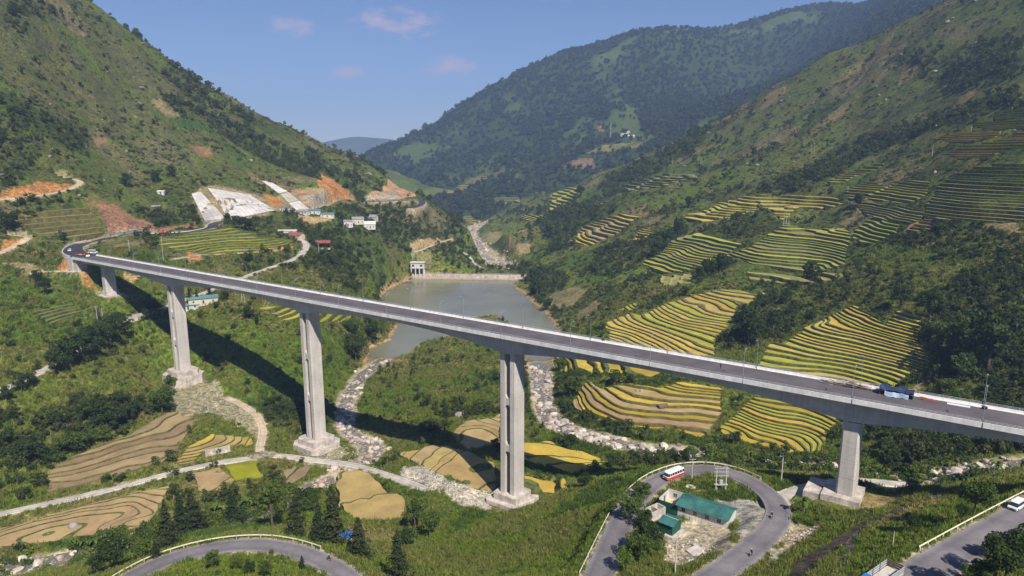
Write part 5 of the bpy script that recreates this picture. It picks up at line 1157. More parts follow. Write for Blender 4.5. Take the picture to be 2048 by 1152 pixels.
house(None, LL, 6, 3.2, rr, 'long open shelter with teal roof beside the new road', roofm='roof_teal', rh=.9, cat='shelter', name='shelter', open_=True, loc=mid, over=.9)
house((738, 456), 14, 9, 4.5, .15, 'white gabled house with pale roof above the lake', roofm='wall_white', rh=3.0, nwin=4)
house((715, 446), 12, 8, 4.5, .5, 'grey roofed house with cream walls behind the white house', wall='wall_cream', roofm='roof_grey', rh=2.2); house((745, 441), 11, 8, 4.2, -.2, 'grey roofed house on the right of the hamlet', wall='wall_cream', roofm='roof_grey', rh=2.4)
house((697, 452), 9, 7, 5.5, .2, 'narrow white house at the left end of the hamlet', roofm='roof_grey', rh=1.0)
house((592, 478), 13, 8, 3.6, -.35, 'red roofed house beside the old road bend', wall='wall_cream', roofm='roof_red', rh=2.2); house((647, 495), 12, 9, 4.6, .1, 'red roofed pavilion on posts right of the old road', roofm='roof_red', rh=1.6, open_=True, cat='pavilion', name='pavilion')
house((575, 467), 16, 4, 2.8, .05, 'long low white roofed shed above the red house', roofm='wall_white', rh=.5, cat='shed', name='shed', nwin=2)
house((566, 421), 13, 7, 3.2, -.1, 'blue grey roofed shed under the concrete slope', roofm='roof_teal', rh=1.0, cat='shed', name='shed'); M['roof_blue'] = mat('slate_blue_roof', (.15, .18, .32), .6, .1, .5)
house((630, 427), 12, 7, 3.4, .1, 'teal roofed roadside house in the upper village', roofm='roof_teal', rh=1.2); house((655, 434), 14, 8, 3.4, .2, 'second teal roofed house with orange front in the upper village', wall='wall_cream', roofm='roof_teal', rh=1.2); house((608, 428), 10, 7, 3, -.2, 'low grey house between the slope and teal roofs', roofm='roof_grey', rh=1.0)
house((406, 605), 17, 8, 3.4, .5, 'teal roofed house half hidden behind the far tall pier', wall='wall_cream', roofm='roof_teal', rh=1.2); house((375, 618), 12, 5, 2.8, .6, 'low teal roofed shed beside the dark conifers', roofm='roof_teal', rh=.8, cat='shed', name='shed')
house((1528, 594), 5.0, 3.6, 2.2, -.1, 'tiny grey roofed field hut above the gold terraces', wall='wood', roofm='roof_grey', rh=.9, cat='hut', name='field_hut', nwin=1); house((1462, 409), 7, 5, 2.6, .1, 'small grey hut on the ridge of the spur', wall='wood', roofm='roof_grey', rh=1.0, cat='hut', name='field_hut', nwin=1)
house((1325, 818), 4.2, 3.2, 1.8, .3, 'little brown thatched hut among the tan terraces', wall='wood', roofm='wood', rh=.9, cat='hut', name='field_hut', nwin=1); house((1278, 787), 3.0, 2.4, 1.5, .2, 'smallest dark hut at the top of the gold plots', wall='wood', roofm='roof_grey', rh=.7, cat='hut', name='field_hut', nwin=1)
house((1013, 409), 22, 12, 4, .1, 'lone white roofed house far up the valley', roofm='wall_white', rh=2.5, nwin=4)
house((1248, 272), 26, 14, 6, .2, 'left house of the far hill farm', roofm='roof_grey', rh=3); house((1262, 275), 20, 12, 5, -.1, 'right house of the far hill farm', roofm='wall_white', rh=3); house((1254, 266), 16, 10, 6, 0, 'rear house of the far hill farm', roofm='roof_red', rh=3)
house((323, 388), 6, 4, 2.6, .1, 'tiny white hut on the hillside above the red cutting', roofm='wall_white', rh=.8, cat='hut', name='field_hut', nwin=1); house((313, 418), 6.5, 4.5, 2.4, .2, 'grey hut on the slope right of the red cutting', wall='wood', roofm='roof_grey', rh=.9, cat='hut', name='field_hut', nwin=1)
house((690, 1080), 5.0, 3.4, 2.1, -.5, 'bright blue roofed roadside stall between the conifers', wall='wood', roofm='blue_roof', rh=.4, cat='stall', name='stall', open_=True, over=.4)
# mast on the far hill
p = at1(1221, 276); mast = empty('mast', p); tag(mast, 'thin white mast beside the far hill farm', 'mast'); hm = 48
for k in range(3): a = 2.1 * k; mb = MB(); mb.tube([(1.6 * math.cos(a), 1.6 * math.sin(a), 0), (.4 * math.cos(a), .4 * math.sin(a), hm)], .25, 5, 0, .15); mb.build('leg', M['white_paint'], mast)
mb = MB(); [mb.box(-1.3 + .02 * z, 1.3 - .02 * z, -.1, .1, z, z + .25) for z in range(4, hm, 5)]; mb.build('brace', M['white_paint'], mast)
# ------------------------------------------------------------------ walls
def rock_mesh(seed, m, flat=.7, n=2):
    bm = bmesh.new(); bmesh.ops.create_icosphere(bm, subdivisions=n, radius=1.0); r_ = random.Random(seed)
    pl = [(Vector((r_.gauss(0, 1), r_.gauss(0, 1), r_.gauss(0, .8))).normalized(), r_.uniform(.62, .9)) for _ in range(9)]
    for v in bm.verts:
        d = v.co.normalized(); k = 1.0
        for nrm, off in pl:
            t = d.dot(nrm)
            if t > .05: k = min(k, off / t)
        v.co = d * k * (1 + r_.uniform(-.03, .03)); v.co.z *= flat
    me = bpy.data.meshes.new('boulder'); bm.to_mesh(me); bm.free(); me.materials.append(m); return me
def block_wall(name, a, b, courses, per, h, t, label, m, batter=.15):
    """a wall of separate stones in courses"""
    oo, LL, rr = frame_of(a, b); root = empty(name, oo, rr); tag(root, label, 'wall'); r_ = random.Random(5); me = None
    mb = MB(); mb.box(0, LL, .15, t, -1, h - .1); mb.build('backing', M['concrete_dirty'], root)
    for c in range(courses):
        x = 0
        while x < LL - .2:
            L1 = min(LL - x, r_.uniform(.7, 1.4) * LL / per); hh = h / courses
            if me is None: mb = MB(); mb.box(.02, .98, -.35, .3, .03, .97); ob = mb.build('stone', M[m], root); me = ob.data
            else: ob = bpy.data.objects.new('stone', me); COL.objects.link(ob); ob.parent = root
            ob.location = (x, c * batter * hh + r_.uniform(-.05, .05), c * hh); ob.scale = (L1, 1, hh); x += L1
def gz(u, v): p = at1(u, v); return p
a_w, b_w = gz(411, 914), gz(461, 903); block_wall('stone_wall', a_w, b_w, 4, 8, 2.6, 1.6, 'pale stacked stone wall above the gravel track', 'rock')
a_w, b_w = gz(253, 644), gz(291, 629); block_wall('retaining_wall', a_w, b_w, 2, 9, 3.4, 1.2, 'brown panelled retaining wall beside the old road', 'concrete_dirty', .05)
# shotcrete slope facings: raised panels laid on the hillside
def facing(uvs, nu, nv, label, m, gap=.045, part='panel', lift=.9):
    q0, q1, q2, q3 = [np.array(p, float) for p in uvs]
    px = [(q0 * (1 - s) + q1 * s) * (1 - t) + (q3 * (1 - s) + q2 * s) * t for t in np.linspace(0, 1, nv + 1) for s in np.linspace(0, 1, nu + 1)]
    G = [Vector(p) for p in at(px)]; A0 = G[0].copy(); root = empty('slope_facing', A0); tag(root, label, 'slope facing'); rr_ = random.Random(3)
    Q = [v - A0 + Vector((0, 0, lift)) for v in G]; n1_ = nu + 1
    for j in range(nv):
        for i in range(nu):
            c4 = [Q[j * n1_ + i], Q[j * n1_ + i + 1], Q[(j + 1) * n1_ + i + 1], Q[(j + 1) * n1_ + i]]; c = sum(c4, Vector()) / 4; dz = rr_.uniform(-.12, .12)
            V = [v + (c - v) * gap * 2 + Vector((0, 0, dz)) for v in c4]; V2 = [v - Vector((0, 0, 2.2)) for v in V]
            mesh_obj(part, V + V2, [(0, 1, 2, 3), (0, 4, 5, 1), (1, 5, 6, 2), (2, 6, 7, 3), (3, 7, 4, 0)], [M[m]], root)
    mesh_obj('backing', [v - Vector((0, 0, .28)) for v in Q], [(j * n1_ + i, j * n1_ + i + 1, (j + 1) * n1_ + i + 1, (j + 1) * n1_ + i) for j in range(nv) for i in range(nu)], [M['concrete_dirty']], root)
M['shot'] = mat('sprayed_concrete', (.60, .56, .51), .9, .16, .12, .05, .6); M['shot2'] = mat('weathered_sprayed_concrete', (.44, .40, .31), .9, .15, .12, .05, .6)
facing([(383, 389), (401, 385), (452, 438), (410, 444)], 4, 8, 'narrow white sprayed concrete slope above the road curve', 'shot')
facing([(415, 377), (500, 391), (550, 422), (462, 440)], 11, 8, 'broad white sprayed concrete slope with panel joints', 'shot')
facing([(523, 362), (542, 366), (576, 384), (558, 388)], 3, 3, 'upper white strip of the stepped concrete slope', 'shot'); facing([(560, 389), (577, 385), (598, 402), (576, 406)], 3, 3, 'weathered middle panel of the stepped concrete slope', 'shot2'); facing([(577, 407), (599, 403), (618, 419), (592, 421)], 3, 3, 'lower white panel of the stepped concrete slope', 'shot')
# ------------------------------------------------------------------ dam
dA = Vector((DAM_A[0], DAM_A[1], 0)); dB = Vector((DAM_B[0], DAM_B[1], 0)); oo, LL, rr = frame_of(dA, dB); dam = empty('dam', oo, rr); tag(dam, 'low pale concrete dam closing the far end of the lake', 'dam')
mb = MB(); mb.extr([(-1.6, 14), (-1.0, 29.2), (2.2, 29.2), (7.5, 12)], 0, LL, 0, R90); mb.build('dam_wall', M['concrete_dirty'], dam)
mb = MB(); mb.box(-6, LL + 3, 1.0, 4.6, 29.25, 29.8); mb.build('crest_walkway', M['concrete_dirty'], dam)
mb = MB(); mb.box(0, LL, -4.2, -1.7, 20, 26.1); mb.build('sand_bank', mat('wet_sand', (.46, .33, .19), .95, .15, .2), dam)
for k in range(10):
    x = LL * (.16 + .82 * k / 9); mb = MB(); mb.box(x - .6, x + .6, -2.0, -1.02, 26.0, 31.2); mb.build('gate_pier', M['concrete_dirty'], dam)
mb = MB()
for z in (30.4, 31.0): mb.box(-5, LL + 3, 4.4, 4.5, z, z + .1)
for k in range(40): mb.box(-5 + (LL + 8) * k / 40, -4.85 + (LL + 8) * k / 40, 4.4, 4.5, 29.8, 31.0)
mb.build('railing', M['concrete'], dam)
pgh = at_z(836, 549, 29.5); gh = empty('gatehouse', pgh, rr); tag(gh, 'white two storey gatehouse on columns beside the dam', 'gatehouse')
for x in (-7, -2.3, 2.3, 7):
    for y in (-3, 3): mb = MB(); mb.box(x - .5, x + .5, y - .5, y + .5, -4, 7.5); mb.build('column', M['wall_white'], gh)
mb = MB(); mb.box(-7.9, 7.9, -3.9, 3.9, 7.52, 8.3); mb.build('floor_slab', M['wall_white'], gh); mb = MB(); mb.box(-7.5, 7.5, -3.5, 3.5, 8.32, 13.8); mb.build('upper_storey', M['wall_white'], gh)
mb = MB(); mb.box(-8.3, 8.3, -4.3, 4.3, 13.82, 14.6); mb.build('flat_roof', M['wall_white'], gh)
windows(gh, 15, -3.5, [9.6], (-4.6, 4.6), 2.6, 2.4, -1); mb = MB(); mb.box(-7.4, 7.4, -2.2, 3, -3, .0); mb.build('machine_deck', M['concrete'], gh)
# raft
pr_ = at_z(814, 566, WATER_Z); raft = empty('raft', pr_, .1); tag(raft, 'dark work raft moored by the dam', 'raft')
mb = MB(); mb.box(-6, 6, -1.8, 1.8, -.3, .5); mb.build('hull', M['wood'], raft); mb = MB(); [mb.tube([(x, y, .5), (x, y, 2.4)], .1, 5) for x in (-.5, 4.5) for y in (-1.3, 1.3)]; mb.build('posts', M['wood'], raft); mb = MB(); mb.box(-1, 5.2, -1.8, 1.8, 2.4, 2.6); mb.build('canopy', M['roof_grey'], raft)
print('buildings', time.time() - T0)
# ------------------------------------------------------------------ vehicles
def wheel(root, x, y, r, w=.25):
    mb = MB(); n = 14
    mb.add([Vector((x + r * math.cos(a), yy, r + r * math.sin(a))) for yy in (y - w / 2, y + w / 2) for a in [2 * math.pi * k / n for k in range(n)]], [tuple(range(n)), tuple(range(2 * n - 1, n - 1, -1))] + [(k, k + n, (k + 1) % n + n, (k + 1) % n) for k in range(n)])
    o = mb.build('wheel', M['dark'], root); mb = MB(); q = y + math.copysign(w / 2 + .01, y)
    mb.add([Vector((x + r * .55 * math.cos(a), q, r + r * .55 * math.sin(a))) for a in [2 * math.pi * k / 10 for k in range(10)]], [tuple(range(10)) if y < 0 else tuple(range(9, -1, -1))]); mb.build('rim', M['steel'], o)
def bus(loc, rz, label):
    """front towards +x"""
    root = empty('bus', loc, rz); tag(root, label, 'bus'); L, W, Hb = 7.2, 2.3, 2.85
    def body(z0, z1, inset0, inset1, nose0, nose1, m, name):
        P0 = [(-L / 2 + inset0, -W / 2 + inset0), (L / 2 - nose0 - .3, -W / 2 + inset0), (L / 2 - nose0, -W / 2 + .35), (L / 2 - nose0, W / 2 - .35), (L / 2 - nose0 - .3, W / 2 - inset0), (-L / 2 + inset0, W / 2 - inset0)]
        P1 = [(-L / 2 + inset1, -W / 2 + inset1), (L / 2 - nose1 - .3, -W / 2 + inset1), (L / 2 - nose1, -W / 2 + .4), (L / 2 - nose1, W / 2 - .4), (L / 2 - nose1 - .3, W / 2 - inset1), (-L / 2 + inset1, W / 2 - inset1)]
        mb = MB(); mb.prism(P0, z0, z1, 0, None, P1); return mb.build(name, M[m], root)
    body(.35, 1.25, 0, 0, 0, 0, 'red_paint', 'lower_body'); body(1.25, 1.5, 0, .01, 0, .05, 'white_paint', 'waist_panel'); body(1.5, 2.35, .03, .08, .08, .5, 'glass', 'glazing'); body(2.35, 2.62, .06, .14, .42, .6, 'white_paint', 'roof_rim'); body(2.62, 2.76, .14, .4, .6, 1.0, 'white_paint', 'roof')
    for x in (-2.6, -1.5, -.4, .7, 1.8, 2.55):
        for s in (-1, 1): mb = MB(); mb.box(x - .06, x + .06, *sorted((s * (W / 2 - .1), s * (W / 2 - .015))), 1.5, 2.36); mb.build('pillar', M['white_paint'], root)
    for x in (-2.1, 2.2):
        for s in (-1, 1): wheel(root, x, s * (W / 2 - .1), .42)
    for s in (-1, 1): mb = MB(); mb.box(L / 2 - .02, L / 2 + .04, s * .75 - .18, s * .75 + .18, .75, .98); mb.build('headlight', M['wall_white'], root)
    mb = MB(); mb.box(L / 2, L / 2 + .1, -1.0, 1.0, .38, .6); mb.build('bumper', M['dark'], root)
    mb = MB(); mb.box(-1.2, .3, -.5, .5, 2.762, 2.93); mb.build('roof_unit', M['white_paint'], root)
def car(loc, rz, label, paint_='white_paint', van=False, cat='car', s=1.0, name='car'):
    root = empty(name, loc, rz); root.scale = (s, s, s); tag(root, label, cat); L, W = (4.6, 1.75)
    def sec(name_, prof, y, m, top=None):
        mb = MB(); n = len(prof); V = [Vector((x, -y, z)) for x, z in prof] + [Vector((x, y, z)) for x, z in prof]
        if top:
            for i, (x, z) in enumerate(prof):
                if z > top[0]: V[i].y *= top[1]; V[i + n].y *= top[1]
        mb.add(V, [tuple(range(n)), tuple(range(2 * n - 1, n - 1, -1))] + [(i + n, (i + 1) % n + n, (i + 1) % n, i) for i in range(n)]); return mb.build(name_, M[m], root)
    if van:
        sec('body', [(-2.3, .35), (2.25, .35), (2.3, .75), (2.05, 1.05), (-2.3, 1.05)], W / 2, paint_); sec('glazing', [(-2.25, 1.05), (1.95, 1.05), (1.35, 1.75), (-2.2, 1.75)], W / 2 - .04, 'glass', (1.4, .9)); sec('roof', [(-2.22, 1.75), (1.35, 1.75), (1.15, 1.9), (-2.1, 1.9)], W / 2 - .1, paint_)
    else:
        sec('body', [(-2.2, .32), (2.2, .32), (2.25, .65), (1.9, .85), (1.0, .95), (-2.0, .98), (-2.25, .8)], W / 2, paint_); sec('glazing', [(-1.95, .96), (1.05, .93), (.35, 1.42), (-1.35, 1.42)], W / 2 - .06, 'glass', (1.2, .84)); sec('roof', [(-1.35, 1.42), (.35, 1.42), (.2, 1.49), (-1.2, 1.49)], W / 2 - .18, paint_)
    for x in (-1.4, 1.4):
        for q in (-1, 1): wheel(root, x, q * (W / 2 - .08), .33, .22)
    for q in (-1, 1): mb = MB(); mb.box(2.2, 2.29, q * .6 - .18, q * .6 + .18, .62, .76); mb.build('headlight', M['wall_white'], root)
    mb = MB(); mb.box(2.22, 2.3, -.35, .35, .42, .6); mb.build('grille', M['dark'], root)
    return root
def road_pose(k, u, v, z, side):
    L, wd = ROADS[k]; q = np.array(at_z(u, v, z)); i = int(np.argmin(np.hypot(L[:, 0] - q[0], L[:, 1] - q[1]))); i = min(max(i, 1), len(L) - 2)
    t = L[i + 1, :2] - L[i - 1, :2]; t /= np.linalg.norm(t); n = np.array((-t[1], t[0])); c = L[i, :2] + n * side
    return Vector((c[0], c[1], L[i, 2] + .07)), math.atan2(t[1], t[0])
p, a = road_pose('hairpin', 1352, 962, 67, -1.7); bus(p, a + math.pi, 'small white and red bus rounding the hairpin bend')
p, a = road_pose('upper', 2052, 1025, 87.3, 1.9); car(p, a + math.pi, 'white pickup fronted van entering at the right edge', van=True, cat='van', name='van')
# slatted truck at the lower right
p, a = road_pose('upper', 1836, 1142, 90.2, 2.4); p = p - Vector((math.cos(a), math.sin(a), 0)) * 9.8; tr = empty('cargo_truck', p, a + math.pi); tr.scale = (1.25, 1.25, 1.25); tag(tr, 'grey slat sided cargo truck cut by the bottom edge', 'truck')
mb = MB(); mb.box(-3.4, 2.6, -1.15, 1.15, .95, 1.12); mb.build('bed', M['concrete'], tr)
for z in (1.3, 1.65, 2.0):
    for s in (-1, 1): mb = MB(); mb.box(-3.4, 2.6, s * 1.15 - .04, s * 1.15 + .04, z, z + .16); mb.build('side_slat', M['steel'], tr)
    mb = MB(); mb.box(-3.45, -3.38, -1.1, 1.1, z, z + .24); mb.build('tail_slat', M['wood'], tr)
for x in (-3.3, -1.3, .7, 2.5):
    for s in (-1, 1): mb = MB(); mb.box(x - .05, x + .05, *sorted((s * 1.06, s * 1.105)), 1.1, 2.3); mb.build('stake', M['wood'], tr)
mb = MB(); mb.box(-3.2, 4.4, -.5, .5, .6, .94); mb.build('chassis', M['dark'], tr); mb = MB(); mb.extr([(2.8, .7), (4.7, .7), (4.75, 1.5), (4.4, 2.45), (2.8, 2.5)], -1.1, 1.1); mb.build('cab', M['blue_roof'], tr)
mb = MB(); mb.extr([(4.76, 1.55), (4.79, 1.55), (4.46, 2.35), (4.43, 2.35)], -.95, .95); mb.build('windscreen', M['glass'], tr)
for x in (-2.2, 3.6):
    for s in (-1, 1): wheel(tr, x, s * .98, .45)
# people and motorbikes
def body_mesh(name, joints, edges, radii, mats_, parent=None, loc=None, rz=0):
    me = bpy.data.meshes.new(name); me.from_pydata(joints, edges, []); me.update()
    for m in mats_: me.materials.append(m)
    o = link(name, me, parent)
    sk = o.modifiers.new('skin', 'SKIN'); sk.use_smooth_shade = True
    for i, r in enumerate(radii): me.skin_vertices[0].data[i].radius = (r, r)
    me.skin_vertices[0].data[0].use_root = True
    ss = o.modifiers.new('subdivision', 'SUBSURF'); ss.levels = 1; ss.render_levels = 1
    if loc is not None: o.location = loc; o.rotation_euler = (0, 0, rz)
    return o
def person(loc, rz, label, pose, shirt='cloth_dark'):
    if pose == 'ride':
        J = [(-.25, 0, .82), (-.2, 0, 1.05), (-.08, 0, 1.35), (-.03, 0, 1.48), (0, 0, 1.6), (-.05, .2, 1.36), (.12, .28, 1.12), (.42, .3, 1.05), (-.05, -.2, 1.36), (.12, -.28, 1.12), (.42, -.3, 1.05), (-.2, .14, .78), (.22, .2, .72), (.08, .2, .3), (.25, .2, .24), (-.2, -.14, .78), (.22, -.2, .72), (.08, -.2, .3), (.25, -.2, .24)]
    else:
        J = [(0, 0, .92), (0, 0, 1.12), (0, 0, 1.38), (0, 0, 1.5), (.02, 0, 1.62), (0, .19, 1.4), (.02, .25, 1.12), (.12, .25, .9), (0, -.19, 1.4), (-.02, -.25, 1.12), (.1, -.24, .9), (0, .1, .86), (.12, .11, .48), (.02, .11, .06), (.16, .12, .04), (0, -.1, .86), (-.06, -.11, .48), (-.22, -.11, .1), (-.1, -.12, .04)]
    E = [(0, 1), (1, 2), (2, 3), (3, 4), (2, 5), (5, 6), (6, 7), (2, 8), (8, 9), (9, 10), (0, 11), (11, 12), (12, 13), (13, 14), (0, 15), (15, 16), (16, 17), (17, 18)]
    Rr = [.15, .14, .15, .06, .07, .075, .05, .04, .075, .05, .04, .10, .075, .05, .045, .10, .075, .05, .045]
    o = body_mesh('person', J, E, Rr, [M[shirt]], None, loc, rz); tag(o, label, 'person')
    mb = MB(); mb.ball((J[4][0] + .02, 0, J[4][2] + .12), .115, .10, .145, 0, 10, 7); mb.build('head', M['skin'], o, True)
    mb = MB(); mb.ball((J[4][0] - .005, 0, J[4][2] + .17), .125, .115, .12, 0, 10, 6); mb.build('helmet' if pose == 'ride' else 'hair', M['cloth_white'] if pose == 'ride' else M['dark'], o, True)
    mb = MB()
    for j in (7, 10):                                     # hands: palm, four fingers, thumb
        x, y, z = J[j]; mb.box(x, x + .09, y - .04, y + .04, z - .03, z + .03)
        for k in range(4): mb.tube([(x + .08, y - .03 + .02 * k, z), (x + .13 - .006 * abs(k - 1), y - .03 + .02 * k, z - .02), (x + .13, y - .03 + .02 * k, z - .06)], .009, 5)
        s = -1 if y > 0 else 1; mb.tube([(x + .03, y + s * .04, z), (x + .07, y + s * .07, z - .02)], .011, 5)
    mb.build('hands', M['skin'], o)
    return o
def motorbike(loc, rz, label, group='motorbikes on the roads'):
    root = empty('motorbike', loc, rz); tag(root, label, 'motorbike', group)
    for x in (-.62, .62):
        mb = MB(); n = 16; ring = [(x + .29 * math.cos(a), 0, .30 + .29 * math.sin(a)) for a in [2 * math.pi * k / n for k in range(n + 1)]]; mb.tube(ring, .05, 6); wh = mb.build('wheel', M['dark'], root)
        mb = MB(); [mb.tube([(x, 0, .3), (x + .27 * math.cos(a), 0, .3 + .27 * math.sin(a))], .012, 4) for a in [k * 1.047 for k in range(6)]]; mb.build('spokes', M['steel'], wh)
    mb = MB(); mb.extr([(-.75, .7), (-.3, .45), (.25, .42), (.5, .75), (.42, .95), (.2, .6), (-.2, .68)], -.11, .11); mb.build('fairing', M['red_paint'], root)
    mb = MB(); mb.box(-.62, .08, -.12, .12, .70, .80); mb.build('seat', M['dark'], root)
    mb = MB(); mb.tube([(.62, 0, .3), (.42, 0, 1.0)], .035, 5); mb.tube([(.40, -.34, 1.03), (.42, 0, 1.02), (.40, .34, 1.03)], .02, 5); mb.build('handlebar', M['steel'], root)
    mb = MB(); mb.ball((.53, 0, .9), .08, .08, .08); mb.build('headlight', M['wall_white'], root); mb = MB(); mb.box(-.25, .2, -.13, .13, .25, .44); mb.build('engine', M['steel'], root)
for k, u, v, z, sd, fl, lb, lp2 in (('hairpin', 1556, 1043, 71.5, -1.4, 0, 'motorbike on the outer lane of the hairpin curve', 'motorbike rider in dark clothes on the outer hairpin curve'), ('hairpin', 1465, 1103, 74.5, 1.5, 0, 'motorbike on the right leg of the hairpin below the office', 'motorbike rider in dark clothes below the office yard'), ('lower', 650, 1126, 63, 1.0, math.pi, 'motorbike on the lower left road bend', 'motorbike rider in dark clothes on the lower left road')):
    p, a = road_pose(k, u, v, z, sd); motorbike(p, a + fl, lb); person(p, a + fl, lp2, 'ride')
def deck_at(u, v):
    q = Vector(at_z(u, v, DECK_Z + .04)); return q
p = deck_at(1206, 684); motorbike(p, BANG, 'dark motorbike riding along the middle of the bridge'); person(p, BANG, 'motorbike rider in dark clothes on the bridge', 'ride')
p = deck_at(1441, 738); person(p, BANG + 1.2, 'lone pedestrian in dark clothes on the bridge', 'walk')
# work site on the bridge: tarpaulin shelter, scaffold heap, planks
s_t = -1.08 * SPAN; tent = empty('tarpaulin_shelter', bpt(s_t, -4.4, DECK_Z + .05), BANG); tag(tent, 'blue tarpaulin shelter with pale side sheet on the bridge', 'shelter')
mb = MB(); xs_ = [-4.0, -2.9, -1.4, 0, 1.4, 2.8, 4.0]; V = []; F = []
for i, x in enumerate(xs_):
    for y, z in ((-1.9 - .2 * (i % 2), 1.45 - .25 * (i % 2)), (-.7, 2.5 - .35 * ((i + 1) % 3)), (.6, 2.45 - .3 * ((i * 2) % 3)), (1.9 + .15 * (i % 2), 1.75 - .15 * (i % 3))): V.append((x, y, z))
for i in range(len(xs_) - 1):
    for j in range(3): F.append((i * 4 + j, (i + 1) * 4 + j, (i + 1) * 4 + j + 1, i * 4 + j + 1))
mesh_obj('roof_sheet', V, F, [M['tarp_blue']], tent, True)
V = [(x, 2.05 + .5 * (1.7 - z) * (.6 + .4 * math.sin(x * 1.3)) + .10 * math.sin(x * 2.2), z + .12 * math.sin(x * 2.9)) for x in np.linspace(-3.0, 2.6, 9) for z in (.12, .7, 1.3)]; mesh_obj('side_sheet', V, [(i * 3 + j, (i + 1) * 3 + j, (i + 1) * 3 + j + 1, i * 3 + j + 1) for i in range(8) for j in range(2)], [M['tarp_light']], tent, True)
V = [(x, y, z) for x in (-3.95,) for y in (-1.85, 0, 1.85) for z in (.1, 1.7)]; mesh_obj('end_sheet', V, [(0, 2, 3, 1), (2, 4, 5, 3)], [M['tarp_blue']], tent); V = [(3.95, y, z) for y in (-1.85, 0, 1.85) for z in (.1, 1.7)]; mesh_obj('end_sheet', V, [(0, 2, 3, 1), (2, 4, 5, 3)], [M['tarp_blue']], tent)
V = [(x, -1.95, z) for x in (-3.9, 0, 3.9) for z in (.1, 1.5)]; mesh_obj('back_sheet', V, [(0, 2, 3, 1), (2, 4, 5, 3)], [M['tarp_blue']], tent)
for x in (-3.8, 0, 3.8):
    for y in (-1.7, 1.7): mb = MB(); mb.tube([(x, y, 0), (x, y, 1.75)], .05, 5); mb.build('post', M['wood'], tent)
hp = empty('scaffold_heap', bpt(s_t + 12.5, -5.0, DECK_Z + .05), BANG); tag(hp, 'brown heap of scaffold poles and timber left of the blue shelter', 'timber heap'); r_ = random.Random(2)
for k in range(80):
    x = r_.uniform(-5.5, 5.5); y = r_.uniform(-1.2, 1.2); z = r_.uniform(.05, 1.2) * (1 - abs(x) / 8); a = r_.uniform(-.4, .4); l = r_.uniform(1, 2.2); mb = MB(); dx, dy = l * math.cos(a), l * math.sin(a)
    mb.tube([(x - dx, y - dy * .4, z), (x + dx, y + dy * .4, z + r_.uniform(-.1, .5))], r_.uniform(.04, .09), 5); mb.build('timber', M['wood'] if k % 3 else M['concrete'], hp)
hp2 = empty('scaffold_heap', bpt(s_t - 7.0, -4.9, DECK_Z + .05), BANG); tag(hp2, 'small heap of planks right of the blue shelter', 'timber heap')
for k in range(14):
    x = r_.uniform(-1.8, 1.8); y = r_.uniform(-1, 1); mb = MB(); mb.tube([(x - .9, y, .1), (x + .9, y + r_.uniform(-.5, .5), r_.uniform(.1, .8))], .05, 5); mb.build('timber', M['wood'] if k % 2 else M['red_paint'], hp2)
for k, (ds, w_, lab) in enumerate(((-14.0, 5.0, 'white board lying flat on the bridge right of the shelter'),)):
    o = MB().box(-w_ / 2, w_ / 2, -.5, .5, 0, .18).build('board', M['white_paint']); o.location = bpt(s_t + ds, -4.7, DECK_Z + .06); o.rotation_euler = (0, 0, BANG); tag(o, lab, 'board')
o = MB().ball((0, 0, .35), .8, .5, .4, 0, 9, 6).build('tyre_pile', M['dark']); o.location = bpt(s_t - 19.5, -5.6, DECK_Z + .06); tag(o, 'small black bundle by the far parapet near the right edge', 'bundle')
# plant at the far end of the bridge
q = deck_at(177, 514); rl = empty('road_roller', q, BANG + 2.6); tag(rl, 'yellow road roller at the far end of the bridge', 'roller')
n = 16; mb = MB(); mb.add([Vector((1.5 + .75 * math.cos(a), y, .75 + .75 * math.sin(a))) for y in (-1, 1) for a in [2 * math.pi * k / n for k in range(n)]], [tuple(range(n)), tuple(range(2 * n - 1, n - 1, -1))] + [(k, k + n, (k + 1) % n + n, (k + 1) % n) for k in range(n)]); mb.build('drum', M['steel'], rl)
mb = MB(); mb.extr([(-2.1, .6), (.5, .6), (.6, 1.5), (-1.9, 1.6)], -.9, .9); mb.build('engine_hood', M['yellow_paint'], rl); mb = MB(); mb.box(.4, 2.0, -1.15, -1.02, .7, 1.0); mb.box(.4, 2.0, 1.02, 1.15, .7, 1.0); mb.build('drum_frame', M['yellow_paint'], rl)
mb = MB(); [mb.tube([(x, y, 1.5), (x, y, 2.9)], .05, 5) for x in (-.9, .4) for y in (-.75, .75)]; mb.build('canopy_posts', M['dark'], rl); mb = MB(); mb.box(-1.1, .6, -.95, .95, 2.9, 3.02); mb.build('canopy', M['yellow_paint'], rl)
for s in (-1, 1): wheel(rl, -1.4, s * .8, .7, .4)
car(deck_at(186, 507), BANG + 3.5, 'white minivan parked at the far end of the bridge', van=True, cat='van', s=1.25, name='van'); car(Vector(at_z(141, 502, 100.15)), 1.9, 'white car on the bend beyond the bridge', s=1.1)
o = mesh_obj('tarpaulin', [(x, y, .35 + .25 * math.sin(x * 1.7) * math.cos(y * 2)) for x in np.linspace(-2.5, 2.5, 8) for y in np.linspace(-1.5, 1.5, 5)], [(i * 5 + j, (i + 1) * 5 + j, (i + 1) * 5 + j + 1, i * 5 + j + 1) for i in range(7) for j in range(4)], [mat('pink_sheet', (.65, .22, .25), .7, .15, 1)], smooth=True); o.location = deck_at(161, 510); tag(o, 'crumpled pink sheet lying near the road roller', 'sheet')
